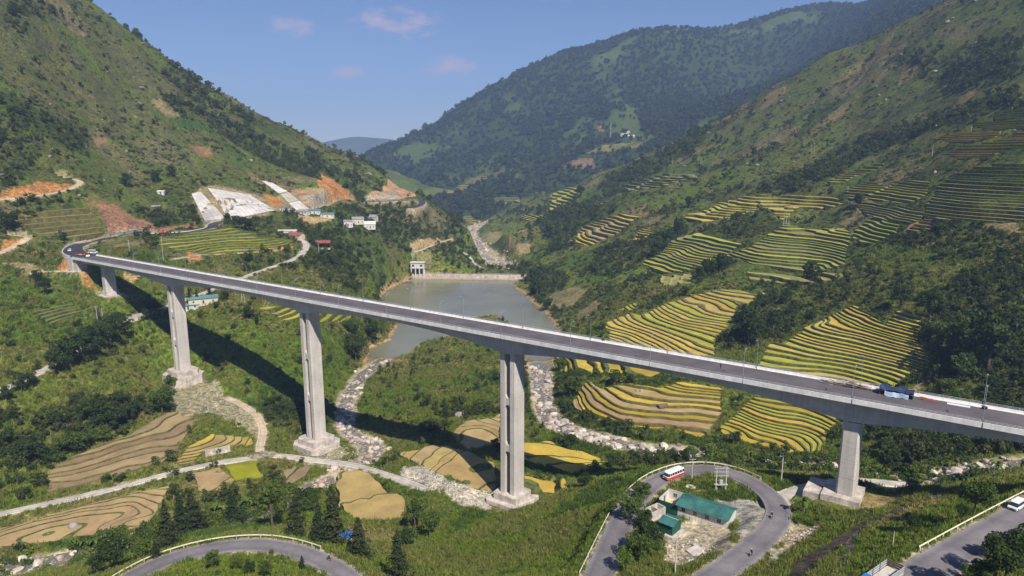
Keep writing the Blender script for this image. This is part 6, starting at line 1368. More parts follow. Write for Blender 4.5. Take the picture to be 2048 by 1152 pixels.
# excavator by the cutting
q = Vector(at_z(324, 467, 101.6)); ex = empty('excavator', q, .3); tag(ex, 'small red excavator on the new road below the red cutting', 'excavator')
for s in (-1, 1): MB().extr([(-1.6, 0), (1.6, 0), (1.9, .4), (1.6, .8), (-1.6, .8), (-1.9, .4)], s * 1.0 - .3, s * 1.0 + .3).build('crawler', M['dark'], ex)
MB().box(-1.8, 1.2, -1.15, 1.15, .85, 1.9).build('upper_body', M['red_paint'], ex); MB().box(.1, 1.3, .2, 1.1, 1.9, 2.9).build('cab', M['glass'], ex); MB().tube([(1.0, -.3, 1.6), (3.0, -.3, 4.0), (4.8, -.3, 2.6)], .25, 6).build('boom', M['red_paint'], ex); MB().tube([(4.8, -.3, 2.6), (4.3, -.3, .8)], .2, 6).build('arm', M['red_paint'], ex); MB().extr([(3.9, .9), (4.6, .9), (4.8, .2), (4.1, .0)], -.8, .2).build('bucket', M['dark'], ex)
# harvest remains
for u, v, w_, lab in ((1370, 632, 2.6, 'dark straw stack on the pale gold terraces'), (1190, 780, 2.6, 'dark rounded boulder at the edge of the gold plots'), (918, 834, 3.2, 'grey boulder on the spit left of the tallest pier'), (146, 1056, 2.4, 'purple grey boulder in the tan harvested plots'), (477, 856, 1.4, 'pale grey boulder beside the dirt track')):
    ob = link('boulder', rock_mesh(int(u), M['rock_dark'] if u != 477 else M['rock'], .75)); q = at1(u, v); ob.location = (q.x, q.y, q.z + w_ * .25); ob.scale = (w_, w_ * .8, w_ * .8); ob.rotation_euler = (0, 0, u); tag(ob, lab, 'boulder' if 'boulder' in lab else 'straw stack')
q = at1(738, 1002); mb = MB(); r_ = random.Random(8)
V = []; F = []
for k in range(70):
    a = r_.uniform(0, 6.28); rr_ = r_.uniform(1.2, 2.6) * (1 if math.cos(a) < .6 else .4); x, y = rr_ * math.cos(a) * 1.3, rr_ * math.sin(a) * .9; mb.ball((x, y, .1), r_.uniform(.15, .4), r_.uniform(.15, .4), .12, 0, 6, 4)
o = mb.build('burnt_straw', mat('burnt_straw_ash', (.055, .04, .05), .95, .4, 2)); o.location = q + Vector((0, 0, .35)); o['kind'] = 'stuff'; o['label'] = 'ring of dark burnt straw in the golden field'
for u, v, rz_, lab in ((1386, 657, -.3, 'orange drying sheet on the gold terraces'),):
    q = at1(u, v); o = mesh_obj('drying_sheet', [(x, y, .75 + .05 * math.sin(x * 3)) for x in np.linspace(-6, 6, 9) for y in (-.7, .7)], [(2 * i, 2 * i + 2, 2 * i + 3, 2 * i + 1) for i in range(8)], [mat('orange_sheet', (.72, .22, .07), .7, .15, 1)]); o.location = q; o.rotation_euler = (0, 0, rz_); tag(o, lab, 'sheet')
print('vehicles', time.time() - T0)
# ------------------------------------------------------------------ plants: prototypes
def leaf_mesh(name, P, N, S, tint, mats_, extra=None, aspect=1.0, fold=.18):
    """many small leaf-sized quads at P facing N"""
    P = np.asarray(P); N = np.asarray(N); N = N / (np.linalg.norm(N, axis=1)[:, None] + 1e-9); n = len(P)
    rnd = np.random.default_rng(n).normal(size=(n, 3)); U = np.cross(N, rnd); U /= np.linalg.norm(U, axis=1)[:, None] + 1e-9; W = np.cross(N, U); S = np.asarray(S)[:, None]
    V = np.stack([P - U * S, P - W * S * aspect * .6 + N * S * fold, P + U * S, P + W * S * aspect * .6 + N * S * fold], 1).reshape(-1, 3)
    F = np.arange(4 * n).reshape(n, 4); V = V.tolist(); F = F.tolist(); mi = [0] * n; cols = np.repeat(np.asarray(tint), 4)
    if extra is not None:
        k = len(V); V += [tuple(v) for v in extra.v]; F += [[i + k for i in f] for f in extra.f]; mi += [1] * len(extra.f); cols = np.concatenate([cols, np.ones(len(extra.v))])
    me = bpy.data.meshes.new(name); me.from_pydata(V, [], F); me.update()
    ca_ = me.color_attributes.new('tint', 'FLOAT_COLOR', 'POINT'); ca_.data.foreach_set('color', np.repeat(np.stack([cols, cols, cols, np.ones_like(cols)], 1), 1, 0).astype(np.float32).ravel())
    for m in mats_: me.materials.append(m)
    me.polygons.foreach_set('material_index', np.asarray(mi, np.int32)); return me
def crown_points(g, clusters, n, spread=.28, up=.25):
    cs = np.array([c for c, r in clusters]); rs = np.array([r for c, r in clusters]); w = rs ** 2 / (rs ** 2).sum(); k = g.choice(len(rs), n, p=w)
    d = g.normal(size=(n, 3)); d[:, 2] += up; d /= np.linalg.norm(d, axis=1)[:, None]; rad = rs[k] * (1 - spread * g.random(n) ** 1.3)
    tb = .82 + .36 * g.random(len(rs))
    return cs[k] + d * rad[:, None] * np.array((1, 1, .85)), d + g.normal(size=(n, 3)) * .55, tb[k] * (.85 + .3 * g.random(n))
def trunk_mb(h, r, limbs, g):
    mb = MB(); mb.tube([(0, 0, -.8), (.05 * h * g.normal() * .3, .05 * h * g.normal() * .3, h * .5), (0, 0, h)], r, 7, 0, r * .5)
    for c in limbs: c = Vector(c); mb.tube([(0, 0, h * .55), Vector((c.x * .4, c.y * .4, h * .75 + c.z * .12)), c * .92], r * .45, 5, 0, r * .12)
    return mb
LF_DARK = leafmat('dark_green_leaves', (.030, .052, .016), (.050, .078, .022)); LF_MID = leafmat('green_leaves', (.058, .095, .021), (.10, .138, .034)); LF_CON = leafmat('conifer_needles', (.026, .040, .017), (.042, .052, .020), .1); LF_LIGHT = leafmat('light_green_leaves', (.10, .155, .028), (.155, .19, .045)); LF_GRASS = leafmat('grass_blades', (.150, .195, .040), (.235, .230, .085), .3); LF_DRYG = leafmat('dry_grass_blades', (.24, .215, .095), (.32, .27, .13), .3); LF_DEEP = leafmat('deep_green_blades', (.075, .125, .026), (.10, .155, .035), .3); LF_LIME = leafmat('lime_grass_blades', (.165, .24, .030), (.21, .26, .05), .3); LF_BAN = leafmat('banana_leaves', (.085, .15, .03), (.12, .18, .04), .3, False); LF_FAR = leafmat('distant_tree_leaves', (.028, .046, .018), (.052, .076, .024), .1)
def broad(seed, n, leaf, spread_xy=3.1, hz=2.6, ncl=17, trunk=3.2):
    g = np.random.default_rng(seed); cl = []
    for _ in range(ncl):
        d = g.normal(size=3); d /= np.linalg.norm(d); rr = g.random() ** .4; c = np.array((d[0] * spread_xy * rr, d[1] * spread_xy * rr, trunk + hz * .9 + d[2] * hz * rr)); cl.append((c, g.uniform(.8, 1.55) * spread_xy / 3.1))
    P, N, t = crown_points(g, cl, n); S = leaf * (.6 + .8 * g.random(n)); return cl, P, N, S, t, g
def tree_proto(seed, m, n=1700, leaf=.30, **kw):
    cl, P, N, S, t, g = broad(seed, n, leaf, **kw); trunk = kw.get('trunk', 3.2)
    cr = leaf_mesh('crown', P, N, S, t, [m]); mb = trunk_mb(trunk + 1.2, .24, [c for c, r in cl[:6]], g)
    me = bpy.data.meshes.new('trunk'); me.from_pydata([tuple(v) for v in mb.v], [], mb.f); me.materials.append(M['bark']); return cr, me, float(P[:, 2].max()), float(np.abs(P[:, :2]).max())
def conifer_proto(seed, n=2300, Hc=15.0, Rb=2.5):
    g = np.random.default_rng(seed); z = 1.6 + (Hc - 1.6) * (1 - np.sqrt(g.random(n))) ** .85; f = 1 - (z - 1.2) / (Hc - 1.2); lay = .78 + .35 * np.sin(z * 3.1 + g.normal() + 2 * g.random(n) * .3); rmax = Rb * np.clip(f, .03, 1) ** .8 * lay
    a = g.random(n) * 2 * np.pi; ph = g.random() * 6; lump = 1 + .30 * np.sin(2 * a + z * .45 + ph) + .22 * np.sin(3 * a - z * .9 + ph) + .15 * np.sin(5 * a - z * 1.7); r = rmax * lump * (.45 + .6 * g.random(n) ** .5)
    P = np.stack([r * np.cos(a), r * np.sin(a), z - .22 * r + g.normal(size=n) * .1], 1); N = np.stack([np.cos(a) * .6, np.sin(a) * .6, .8 + 0 * a], 1) + g.normal(size=(n, 3)) * .5
    cr = leaf_mesh('crown', P, N, .30 * (.6 + .9 * g.random(n)), .75 + .5 * g.random(n), [LF_CON], aspect=.8); mb = MB(); mb.tube([(0, 0, -.8), (0, 0, Hc * .95)], .26, 7, 0, .03)
    me = bpy.data.meshes.new('trunk'); me.from_pydata([tuple(v) for v in mb.v], [], mb.f); me.materials.append(M['bark']); return cr, me, Hc, Rb
def shrub_mesh(seed, n, leaf, m, flat=.75):
    g = np.random.default_rng(seed); cl = [((g.uniform(-.7, .7), g.uniform(-.7, .7), g.uniform(.25, .75) * flat), g.uniform(.35, .6)) for _ in range(7)]
    P, N, t = crown_points(g, [(np.array(c), r) for c, r in cl], n, .3, .5); return leaf_mesh('shrub', P, N, leaf * (.6 + .8 * g.random(n)), t, [m])
def clump_mesh(seed, n, leaf, m, tr=True):
    cl, P, N, S, t, g = broad(seed, n, leaf, ncl=9, trunk=1.6, hz=2.4, spread_xy=2.5); mb = MB(); mb.tube([(0, 0, -1), (0, 0, 3)], .2, 5, 0, .1)
    return leaf_mesh('tree', P, N, S, t, [m, M['bark']], mb if tr else None)
def grass_mesh(seed, n, m, h=.9, w=.045, lean=.5):
    g = np.random.default_rng(seed); V = []; F = []; t = []
    for i in range(n):
        x, y = g.normal(size=2) * .38; a = g.random() * 6.28; l = g.uniform(.1, lean) * h; hh = h * g.uniform(.55, 1.1); ww = w * g.uniform(.7, 1.6); px_, py_ = -math.sin(a) * ww, math.cos(a) * ww; dx, dy = math.cos(a) * l, math.sin(a) * l; k = len(V)
        V += [(x - px_, y - py_, -.1), (x + px_, y + py_, -.1), (x + dx * .45 + px_ * .8, y + dy * .45 + py_ * .8, hh * .62), (x + dx * .45 - px_ * .8, y + dy * .45 - py_ * .8, hh * .62), (x + dx, y + dy, hh * .92)]; F += [(k, k + 1, k + 2, k + 3), (k + 3, k + 2, k + 4)]; t += [g.uniform(.75, 1.25)] * 5
    me = bpy.data.meshes.new('grass_tuft'); me.from_pydata(V, [], F); me.update(); ca_ = me.color_attributes.new('tint', 'FLOAT_COLOR', 'POINT'); t = np.array(t); ca_.data.foreach_set('color', np.stack([t, t, t, np.ones_like(t)], 1).astype(np.float32).ravel()); me.materials.append(m); return me
# ------------------------------------------------------------------ single trees
PRO = {'oak': [tree_proto(11, LF_DARK), tree_proto(12, LF_DARK, spread_xy=3.6, hz=2.3), tree_proto(13, LF_DARK, ncl=22, hz=3.2)], 'green': [tree_proto(21, LF_MID), tree_proto(22, LF_MID, spread_xy=3.4, hz=2.4), tree_proto(23, LF_MID, ncl=12, hz=3.1, spread_xy=2.7)], 'light': [tree_proto(31, LF_LIGHT, n=1300), tree_proto(32, LF_LIGHT, n=1300, spread_xy=3.3)], 'conifer': [conifer_proto(41), conifer_proto(42, Rb=2.2), conifer_proto(43, Rb=2.9), conifer_proto(44, n=1900, Rb=2.5), conifer_proto(45, n=2600, Rb=3.1)]}
NM = {'oak': 'broadleaf_tree', 'green': 'leafy_tree', 'light': 'young_tree', 'conifer': 'conifer'}
TN = [0]
TREE_POS = []
def tree(kind, p, h, label, group=None, wide=1.0, var=None):
    i = TN[0] if var is None else var; TN[0] += 1; cr, tr, H0, R0 = PRO[kind][i % len(PRO[kind])]; s = h / H0
    root = empty(NM[kind], (p[0], p[1], float(Hq(p[0], p[1])) - .1), (TN[0] * 2.399) % 6.283); root.scale = (s * wide, s * wide, s); tag(root, label, 'tree', group)
    link('trunk', tr, root); link('crown', cr, root); TREE_POS.append((p[0], p[1], R0 * s * wide)); return root
def tree_px(kind, u, vb, vt, label, wide=1.0, group=None):
    p = at1(u, vb); h = max(2.0, (vb - vt) * zc_of(p) / FPX / CT * .97); return tree(kind, p, h, label, group, wide)
GC = 'conifers above the lower left road'
for u, vb, vt, w_, lab in [(336, 1096, 988, .9, 'tallest dark conifer at the left end of the roadside row'), (364, 1068, 975, .95, 'second dark conifer from the left in the roadside row'), (388, 1064, 968, 1.0, 'third dark conifer from the left beside the square field'), (466, 1042, 972, .95, 'lone conifer right of the square tan field'), (592, 1074, 982, .9, 'narrow conifer below the pond'), (639, 1088, 990, .85, 'left of the close pair of conifers near the blue stall'), (668, 1088, 956, 1.0, 'right, taller one of the close pair near the blue stall'), (719, 1114, 1022, 1.0, 'conifer right of the blue stall'), (797, 1160, 1044, .9, 'conifer cut by the bottom edge left of centre'), (312, 1114, 1074, .9, 'small conifer left of the roadside row'), (605, 1142, 1106, 1.0, 'small conifer inside the lower bend right side')]:
    tree_px('conifer', u, vb, vt, lab, w_ * 1.4, GC)
tree_px('green', 545, 1056, 950, 'tall bushy green tree in the middle of the conifer row', .85)
GB = 'trees inside the lower road bend'
for u, vb, vt, k, lab in [(425, 1140, 1095, 'green', 'leafy tree at the left inside the lower road bend'), (475, 1142, 1108, 'green', 'small leafy tree inside the lower road bend'), (500, 1152, 1115, 'oak', 'dark bush tree at the middle of the lower road bend'), (532, 1158, 1118, 'oak', 'dark upright tree low inside the road bend'), (543, 1112, 1095, 'light', 'small light tree standing at the road edge of the bend'), (645, 1165, 1135, 'light', 'light leafy tree by the bottom edge at the bend')]:
    tree_px(k, u, vb, vt, lab, .8, GB)
for u, vb, vt, k, w_, lab in [
    (230, 860, 806, 'oak', 1.5, 'dark clump tree left of the far tall pier base'), (190, 845, 795, 'oak', 1.2, 'dark tree on the upper left of the slope clump'), (262, 838, 800, 'oak', 1.3, 'dark tree at the right end of the slope clump'), (205, 885, 850, 'green', 1.4, 'green tree in the middle of the slope clump'), (150, 905, 862, 'green', 1.5, 'leafy tree low in the slope clump above brown fields'), (62, 928, 872, 'oak', 1.5, 'large dark tree left of the brown fields'), (100, 925, 895, 'green', 1.4, 'leafy tree right of the large dark tree'),
    (325, 830, 775, 'green', 1.0, 'leafy tree beside the far tall pier footing'), (340, 790, 745, 'green', .9, 'bushy tree left of the far tall pier footing'),
    (14, 805, 768, 'oak', .8, 'roadside tree at the left edge'), (44, 785, 742, 'oak', .8, 'second roadside tree from the left edge'), (66, 778, 740, 'oak', .8, 'third roadside tree from the left edge'), (112, 752, 692, 'oak', .8, 'first tree of the dark row along the old road'), (132, 742, 676, 'oak', .9, 'second tree of the dark row along the old road'), (150, 735, 664, 'oak', .9, 'third tree of the dark row along the old road'), (168, 722, 655, 'oak', 1.0, 'fourth tree of the dark row along the old road'), (186, 712, 648, 'oak', 1.0, 'fifth tree of the dark row along the old road'), (205, 700, 640, 'oak', 1.0, 'sixth tree of the dark row along the old road'), (222, 690, 630, 'oak', 1.0, 'seventh tree of the dark row along the old road'), (240, 676, 622, 'oak', 1.0, 'last tree of the dark row along the old road'),
    (300, 645, 598, 'oak', .8, 'dark tree just left of the far tall pier'), (92, 590, 552, 'oak', .9, 'dark tree on the green slope at the left'), (76, 568, 538, 'oak', .8, 'smaller dark tree on the green slope at the left'), (18, 462, 422, 'oak', 1.3, 'big round tree by the dirt path at the left edge'), (255, 375, 345, 'oak', 1.1, 'left round tree on the hillside above the red cutting'), (312, 366, 340, 'oak', 1.0, 'right round tree on the hillside above the red cutting'), (343, 355, 328, 'oak', .9, 'upright tree high above the sprayed concrete slope'),
    (380, 612, 572, 'conifer', 1.0, 'left dark conifer before the teal house'), (395, 610, 575, 'conifer', 1.0, 'right dark conifer before the teal house'), (420, 598, 565, 'conifer', 1.0, 'conifer right of the teal house'), (495, 640, 612, 'oak', 1.1, 'dark round bush between the two left tall piers'), (450, 602, 580, 'oak', 1.0, 'round tree beside the poles behind the second tall pier'),
    (712, 725, 664, 'oak', 1.0, 'large dark tree on the left lake shore'), (746, 688, 640, 'oak', .9, 'dark tree on the lake shore below the bridge'), (700, 668, 640, 'green', 1.2, 'leafy tree behind the lake shore trees'), (735, 650, 625, 'green', 1.2, 'leafy tree just under the bridge by the lake'), (455, 444, 426, 'oak', 1.2, 'dark tree below the broad sprayed concrete slope'), (500, 462, 436, 'oak', 1.6, 'dark bushy tree above the roadside terraces'), (480, 458, 430, 'oak', 1.3, 'dark tree left of the bushy tree above the terraces'),
    (1283, 1000, 962, 'green', 1.5, 'green tree between the bus and the roofless wing'), (1262, 1040, 985, 'green', 1.2, 'tall green tree at the left inside the hairpin'), (1285, 1060, 1015, 'oak', 1.2, 'dark tree left of the concrete tank'), (1296, 1118, 1034, 'oak', .95, 'big dark tree beside the green shed'), (1275, 1125, 1060, 'green', .9, 'green tree left of the big dark tree'), (1250, 1148, 1088, 'light', .8, 'pale green tree at the roadside low in the hairpin'), (1240, 965, 938, 'light', .9, 'pale round tree outside the left hairpin leg'),
    (1948, 1030, 955, 'green', .9, 'tall green tree in the grass above the lower right road'), (1925, 1040, 1005, 'oak', 1.0, 'dark tree below the tall green tree at the right'), (1818, 1065, 1018, 'oak', .9, 'dark tree beside the gully near the nearest pier'), (1822, 988, 958, 'green', 1.0, 'round tree at the end of the side road'), (2010, 1165, 1060, 'oak', 1.15, 'large dark tree in the lower right corner'), (1960, 1170, 1110, 'green', 1.0, 'leafy tree left of the lower right corner tree'), (1935, 1160, 1125, 'light', 1.0, 'light bush tree at the edge of the lower right road'), (2040, 1130, 1045, 'oak', 1.1, 'dark tree at the right edge above the corner tree'), (1985, 1120, 1058, 'green', 1.1, 'leafy tree over the lower right road'),
    (1498, 692, 612, 'oak', .9, 'big dark tree right of the pale gold terraces'), (1475, 650, 622, 'oak', 1.0, 'smaller dark tree over the pale gold terraces'), (1545, 672, 618, 'oak', .8, 'dark tree between the two main terrace slopes'), (1620, 572, 520, 'oak', .8, 'dark upright tree above the curving terraces'), (1568, 612, 576, 'oak', .8, 'small dark tree right of the field hut'), (1590, 590, 560, 'green', .9, 'leafy tree above the field hut slope'),
    (1975, 745, 612, 'oak', .95, 'huge dark tree at the right of the curving terraces'), (1905, 720, 640, 'oak', .9, 'dark tree left of the huge dark tree'), (1925, 765, 700, 'green', 1.0, 'green tree in front of the huge dark tree'), (1880, 690, 640, 'green', .9, 'green tree at the right rim of the curving terraces'), (1860, 640, 575, 'oak', 1.0, 'dark tree above the right rim of the curving terraces'), (1800, 618, 572, 'oak', 1.1, 'dark tree at the top of the curving terraces'), (1890, 790, 755, 'green', 1.1, 'green tree just above the bridge near the right'),
    (1418, 552, 515, 'oak', 1.0, 'left dark tree below the olive terraces'), (1440, 545, 505, 'oak', 1.0, 'middle dark tree below the olive terraces'), (1395, 560, 530, 'oak', 1.1, 'dark tree low on the left below the olive terraces'), (1358, 470, 432, 'oak', .8, 'tall dark tree above the olive terraces'), (1335, 500, 455, 'oak', .9, 'dark tree at the upper left of the olive terraces'), (1310, 518, 480, 'oak', 1.0, 'dark tree on the left rim of the olive terraces'), (1717, 415, 386, 'oak', .9, 'dark tree right of the spur terraces'), (1705, 428, 410, 'oak', 1.0, 'small dark tree below the spur terraces'), (1378, 416, 392, 'oak', 1.0, 'dark tree left of the spur terraces'), (1160, 395, 370, 'oak', 1.0, 'dark tree in the far valley right of the river'),
    (1230, 772, 738, 'oak', 1.3, 'dark bush tree below the yellow terraces under the bridge'), (1260, 768, 748, 'oak', 1.0, 'small dark bush tree under the bridge'), (1195, 755, 735, 'green', 1.3, 'leafy bush tree under the bridge beside the stream'), (1150, 790, 750, 'green', 1.2, 'leafy tree on the right bank of the rocky stream'), (1125, 745, 715, 'green', 1.0, 'leafy tree by the stream mouth'), (1470, 890, 860, 'oak', 1.1, 'dark tree below the low green gold terraces'), (1075, 590, 560, 'oak', 1.2, 'dark shore tree right of the dam'), (1095, 620, 595, 'oak', 1.2, 'dark shore tree on the right lake bank'), (1065, 560, 535, 'oak', 1.1, 'dark tree where the dam meets the right bank'), (1190, 950, 920, 'green', 1.2, 'leafy tree on the bank right of the tallest pier'), (1170, 975, 945, 'oak', 1.2, 'dark tree below the hairpin on the bank'), (830, 1060, 985, 'green', .8, 'tall leafy tree right of the golden field'), (815, 1092, 1050, 'oak', 1.1, 'dark bushy tree above the bottom edge'), (860, 1075, 1020, 'green', .8, 'leafy tree right of the tall leafy tree'), (235, 1140, 1070, 'oak', 1.1, 'dark tree above the boulders at the lower left'), (195, 1150, 1105, 'oak', 1.2, 'dark tree at the bottom edge near the boulders'), (285, 1120, 1078, 'green', 1.2, 'green bushy tree right of the dark tree at the lower left')]:
    tree_px(k, u, vb, vt, lab, w_)
# banana plants
def banana_proto():
    root = empty('banana_plant', (0, 0, 0)); MB().tube([(0, 0, -.4), (0, 0, 1.7)], .16, 7, 0, .1).build('stem', mat('banana_stem', (.15, .17, .06), .8), root); r_ = random.Random(4)
    me = None
    for k in range(9):
        a = k * 2.4; l = r_.uniform(1.7, 2.5); V = []; F = []
        for i in range(7):
            t = i / 6; x = l * t * .85; z = 1.6 + 1.5 * math.sin(t * 2.0) * .9 - .9 * t * t; w_ = .34 * math.sin(math.pi * min(1, t * .92 + .06)) ** .7 + .02; V += [(x, -w_, z - .06), (x, 0, z + .03), (x, w_, z - .06)]
        F = [(i * 3 + j, (i + 1) * 3 + j, (i + 1) * 3 + j + 1, i * 3 + j + 1) for i in range(6) for j in range(2)]
        lf = mesh_obj('leaf', V, F, [LF_BAN], root, True) if me is None else link('leaf', me, root); me = me or lf.data; lf.rotation_euler = (0, r_.uniform(-.35, .25), a); lf.scale = (r_.uniform(.85, 1.15),) * 3
    return root
bp0 = None
for u, v, s, lab in [(145, 1098, 1.5, 'left banana plant above the boulders at the lower left'), (170, 1096, 1.3, 'middle banana plant above the boulders at the lower left'), (192, 1094, 1.3, 'right banana plant above the boulders at the lower left'), (430, 1030, 1.6, 'banana plant among the conifers below the square field'), (498, 1018, 1.8, 'left banana plant right of the lone conifer'), (512, 1020, 1.7, 'right banana plant right of the lone conifer'), (1607, 1026, 1.7, 'banana plant at the outer edge of the hairpin curve'), (325, 640, 2.6, 'palm like banana clump left of the far tall pier'), (1995, 945, 1.6, 'banana plant on the bank near the right edge')]:
    o = banana_proto() if bp0 is None else copy_tree(bp0); bp0 = bp0 or o; q = at1(u, v); o.location = q; o.scale = (s,) * 3; o.rotation_euler = (0, 0, u * 1.7); tag(o, lab, 'banana plant', 'banana plants')
# more single trees where the woods come near
def pick(n, r0, r1, seed, amax=38.5):
    g = np.random.default_rng(seed); a = np.radians(g.uniform(-amax, amax, n)); l = g.uniform(math.log(r0), math.log(r1), n); x = np.exp(l) * np.sin(a); y = np.exp(l) * np.cos(a); return g, x, y
def visible(x, y, z):
    u, v = project(x, y, z); return (u > -60) & (u < 2108) & (v > -60) & (v < 1230)
def clear_of_bridge(x, y, m=10): 
    s = (x - P4[0]) * BD[0] + (y - P4[1]) * BD[1]; n = (x - P4[0]) * BN[0] + (y - P4[1]) * BN[1]; return ~((np.abs(n) < m) & (s > -260) & (s < S1 + 8) & (samp(H, x, y) > 82)) & (np.min([np.hypot(x - p[0], y - p[1]) for p in PIERS], axis=0) > 11)
ZONES = [('in the wood behind the nearest pier', lambda u, v: u > 1660 and v > 840), ('in the wood right of the curving terraces', lambda u, v: u > 1780 and 540 < v <= 840), ('on the slope above the pink soil strips at the right', lambda u, v: u > 1700 and v <= 540), ('on the bank between the main terraces', lambda u, v: u > 1250 and 540 < v <= 960), ('among the upper right terraces', lambda u, v: u > 1250 and v <= 540), ('on the right bank of lake and stream', lambda u, v: 1010 < u <= 1250 and v < 900), ('on the slope above the dam and village', lambda u, v: 560 < u <= 1010 and v < 600), ('on the left shore meadow', lambda u, v: 380 < u <= 1010 and 540 <= v < 800), ('on the left hillside above the bridge end', lambda u, v: u <= 560 and v < 540), ('on the green slope left of the piers', lambda u, v: u <= 380 and v < 960), ('on the near bank at the bottom of the picture', lambda u, v: True)]
g, x, y = pick(9000, 130, 640, 5); keep = (g.random(len(x)) < samp(FOREST, x, y) ** 1.5) & (samp(BARE, x, y) < .15) & visible(x, y, Hq(x, y)) & clear_of_bridge(x, y); cand = [(a, b) for a, b in zip(x[keep], y[keep])]
taken = [(t[0], t[1]) for t in TREE_POS]; extra = 0
for a, b in cand:
    if extra >= 150: break
    if min((a - p) ** 2 + (b - q) ** 2 for p, q in taken) < 36: continue
    taken.append((a, b)); u, v = project(a, b, float(Hq(a, b))); zn = next(zz for zz, f in ZONES if f(u, v)); k = ('oak', 'green', 'oak')[extra % 3]
    tree(k, (a, b), random.Random(extra).uniform(4.5, 8.0), f"{'dark' if k == 'oak' else 'leafy green'} tree {zn}", 'trees ' + zn, random.Random(extra + 9).uniform(.9, 1.3)); extra += 1
print('trees', TN[0], extra, time.time() - T0)
# ------------------------------------------------------------------ uncountable cover: instanced
def scatter(name, meshes, x, y, sc, label, zoff=0.0, tilt=.12, seed=1, ix=None):
    col = bpy.data.collections.new(name + '_kinds')
    for i, me in enumerate(meshes): o = bpy.data.objects.new(f'{name}_kind', me); col.objects.link(o)
    g = np.random.default_rng(seed); n = len(x); z = Hq(x, y) + zoff
    me = bpy.data.meshes.new(name); me.vertices.add(n); me.vertices.foreach_set('co', np.stack([x, y, z], 1).astype(np.float32).ravel())
    a = me.attributes.new('sc', 'FLOAT_VECTOR', 'POINT'); a.data.foreach_set('vector', np.stack([sc * g.uniform(.8, 1.3, n), sc * g.uniform(.8, 1.3, n), sc * g.uniform(.75, 1.25, n)], 1).astype(np.float32).ravel())
    a = me.attributes.new('ro', 'FLOAT_VECTOR', 'POINT'); a.data.foreach_set('vector', np.stack([g.normal(size=n) * tilt, g.normal(size=n) * tilt, g.uniform(0, 6.283, n)], 1).astype(np.float32).ravel())
    a = me.attributes.new('ix', 'INT', 'POINT'); a.data.foreach_set('value', (g.integers(0, len(meshes), n) if ix is None else np.clip(ix + (g.random(n) < .22) * g.integers(-1, 2, n), 0, len(meshes) - 1)).astype(np.int32))
    o = link(name, me); tag(o, label, kind='stuff')
    ng = bpy.data.node_groups.new(name, 'GeometryNodeTree'); ng.interface.new_socket('Geometry', in_out='INPUT', socket_type='NodeSocketGeometry'); ng.interface.new_socket('Geometry', in_out='OUTPUT', socket_type='NodeSocketGeometry')
    gi = ng.nodes.new('NodeGroupInput'); go = ng.nodes.new('NodeGroupOutput'); ip = ng.nodes.new('GeometryNodeInstanceOnPoints'); ci = ng.nodes.new('GeometryNodeCollectionInfo'); ci.inputs['Collection'].default_value = col; ci.inputs['Separate Children'].default_value = True; ci.inputs['Reset Children'].default_value = True
    def named(nm, t): q = ng.nodes.new('GeometryNodeInputNamedAttribute'); q.data_type = t; q.inputs['Name'].default_value = nm; return q.outputs['Attribute']
    er = ng.nodes.new('FunctionNodeEulerToRotation'); L_ = ng.links.new
    L_(gi.outputs[0], ip.inputs['Points']); L_(ci.outputs[0], ip.inputs['Instance']); ip.inputs['Pick Instance'].default_value = True; L_(named('ix', 'INT'), ip.inputs['Instance Index']); L_(named('ro', 'FLOAT_VECTOR'), er.inputs[0]); L_(er.outputs[0], ip.inputs['Rotation']); L_(named('sc', 'FLOAT_VECTOR'), ip.inputs['Scale']); L_(ip.outputs[0], go.inputs[0])
    md = o.modifiers.new('scatter', 'NODES'); md.node_group = ng; return o
def rr(x, y): return np.hypot(x, y)
# woods on the slopes
g, x, y = pick(95000, 260, 2000, 31, 40); f = samp(FOREST, x, y); b = samp(BARE, x, y); keep = (g.random(len(x)) < np.clip(f * .95 + .02, 0, 1)) & (b < .12) & clear_of_bridge(x, y, 14) & (samp(SHORE, x, y) < -3); x, y = x[keep], y[keep]
LF_WOOD = leafmat('woodland_leaves', (.036, .056, .018), (.075, .098, .030)); LF_WOOD2 = leafmat('lighter_woodland_leaves', (.060, .085, .024), (.11, .125, .042))
scatter('woodland', [clump_mesh(61, 300, .42, LF_WOOD), clump_mesh(62, 300, .42, LF_WOOD), clump_mesh(63, 280, .44, LF_WOOD2), clump_mesh(64, 300, .42, LF_WOOD), clump_mesh(65, 220, .46, LF_WOOD2), clump_mesh(66, 340, .40, LF_WOOD)], x, y, (.28 + .95 * g.random(len(x)) ** 2.2) * np.clip(rr(x, y) / 700, .75, 1.5), 'dark green woods covering gullies and upper slopes of both banks', seed=3)
print('woodland', len(x))
# forest of the mountain behind
g, x, y = pick(60000, 1600, 5000, 37, 40); u_, v_ = project(x, y, Hq(x, y)); keep = (g.random(len(x)) < samp(FOREST, x, y) * .92 + .05) & (samp((hB > hA) * 1.0, x, y) > .5) & (u_ > 600); x, y = x[keep], y[keep]
scatter('mountain_forest', [clump_mesh(71, 90, .95, LF_FAR, False), clump_mesh(72, 90, .95, LF_FAR, False), clump_mesh(73, 90, .95, LF_FAR, False)], x, y, (1.7 + 1.6 * g.random(len(x)) ** 2), 'dense dark forest on the mountain behind the valley', -2.0, seed=4)
print('mountain', len(x))
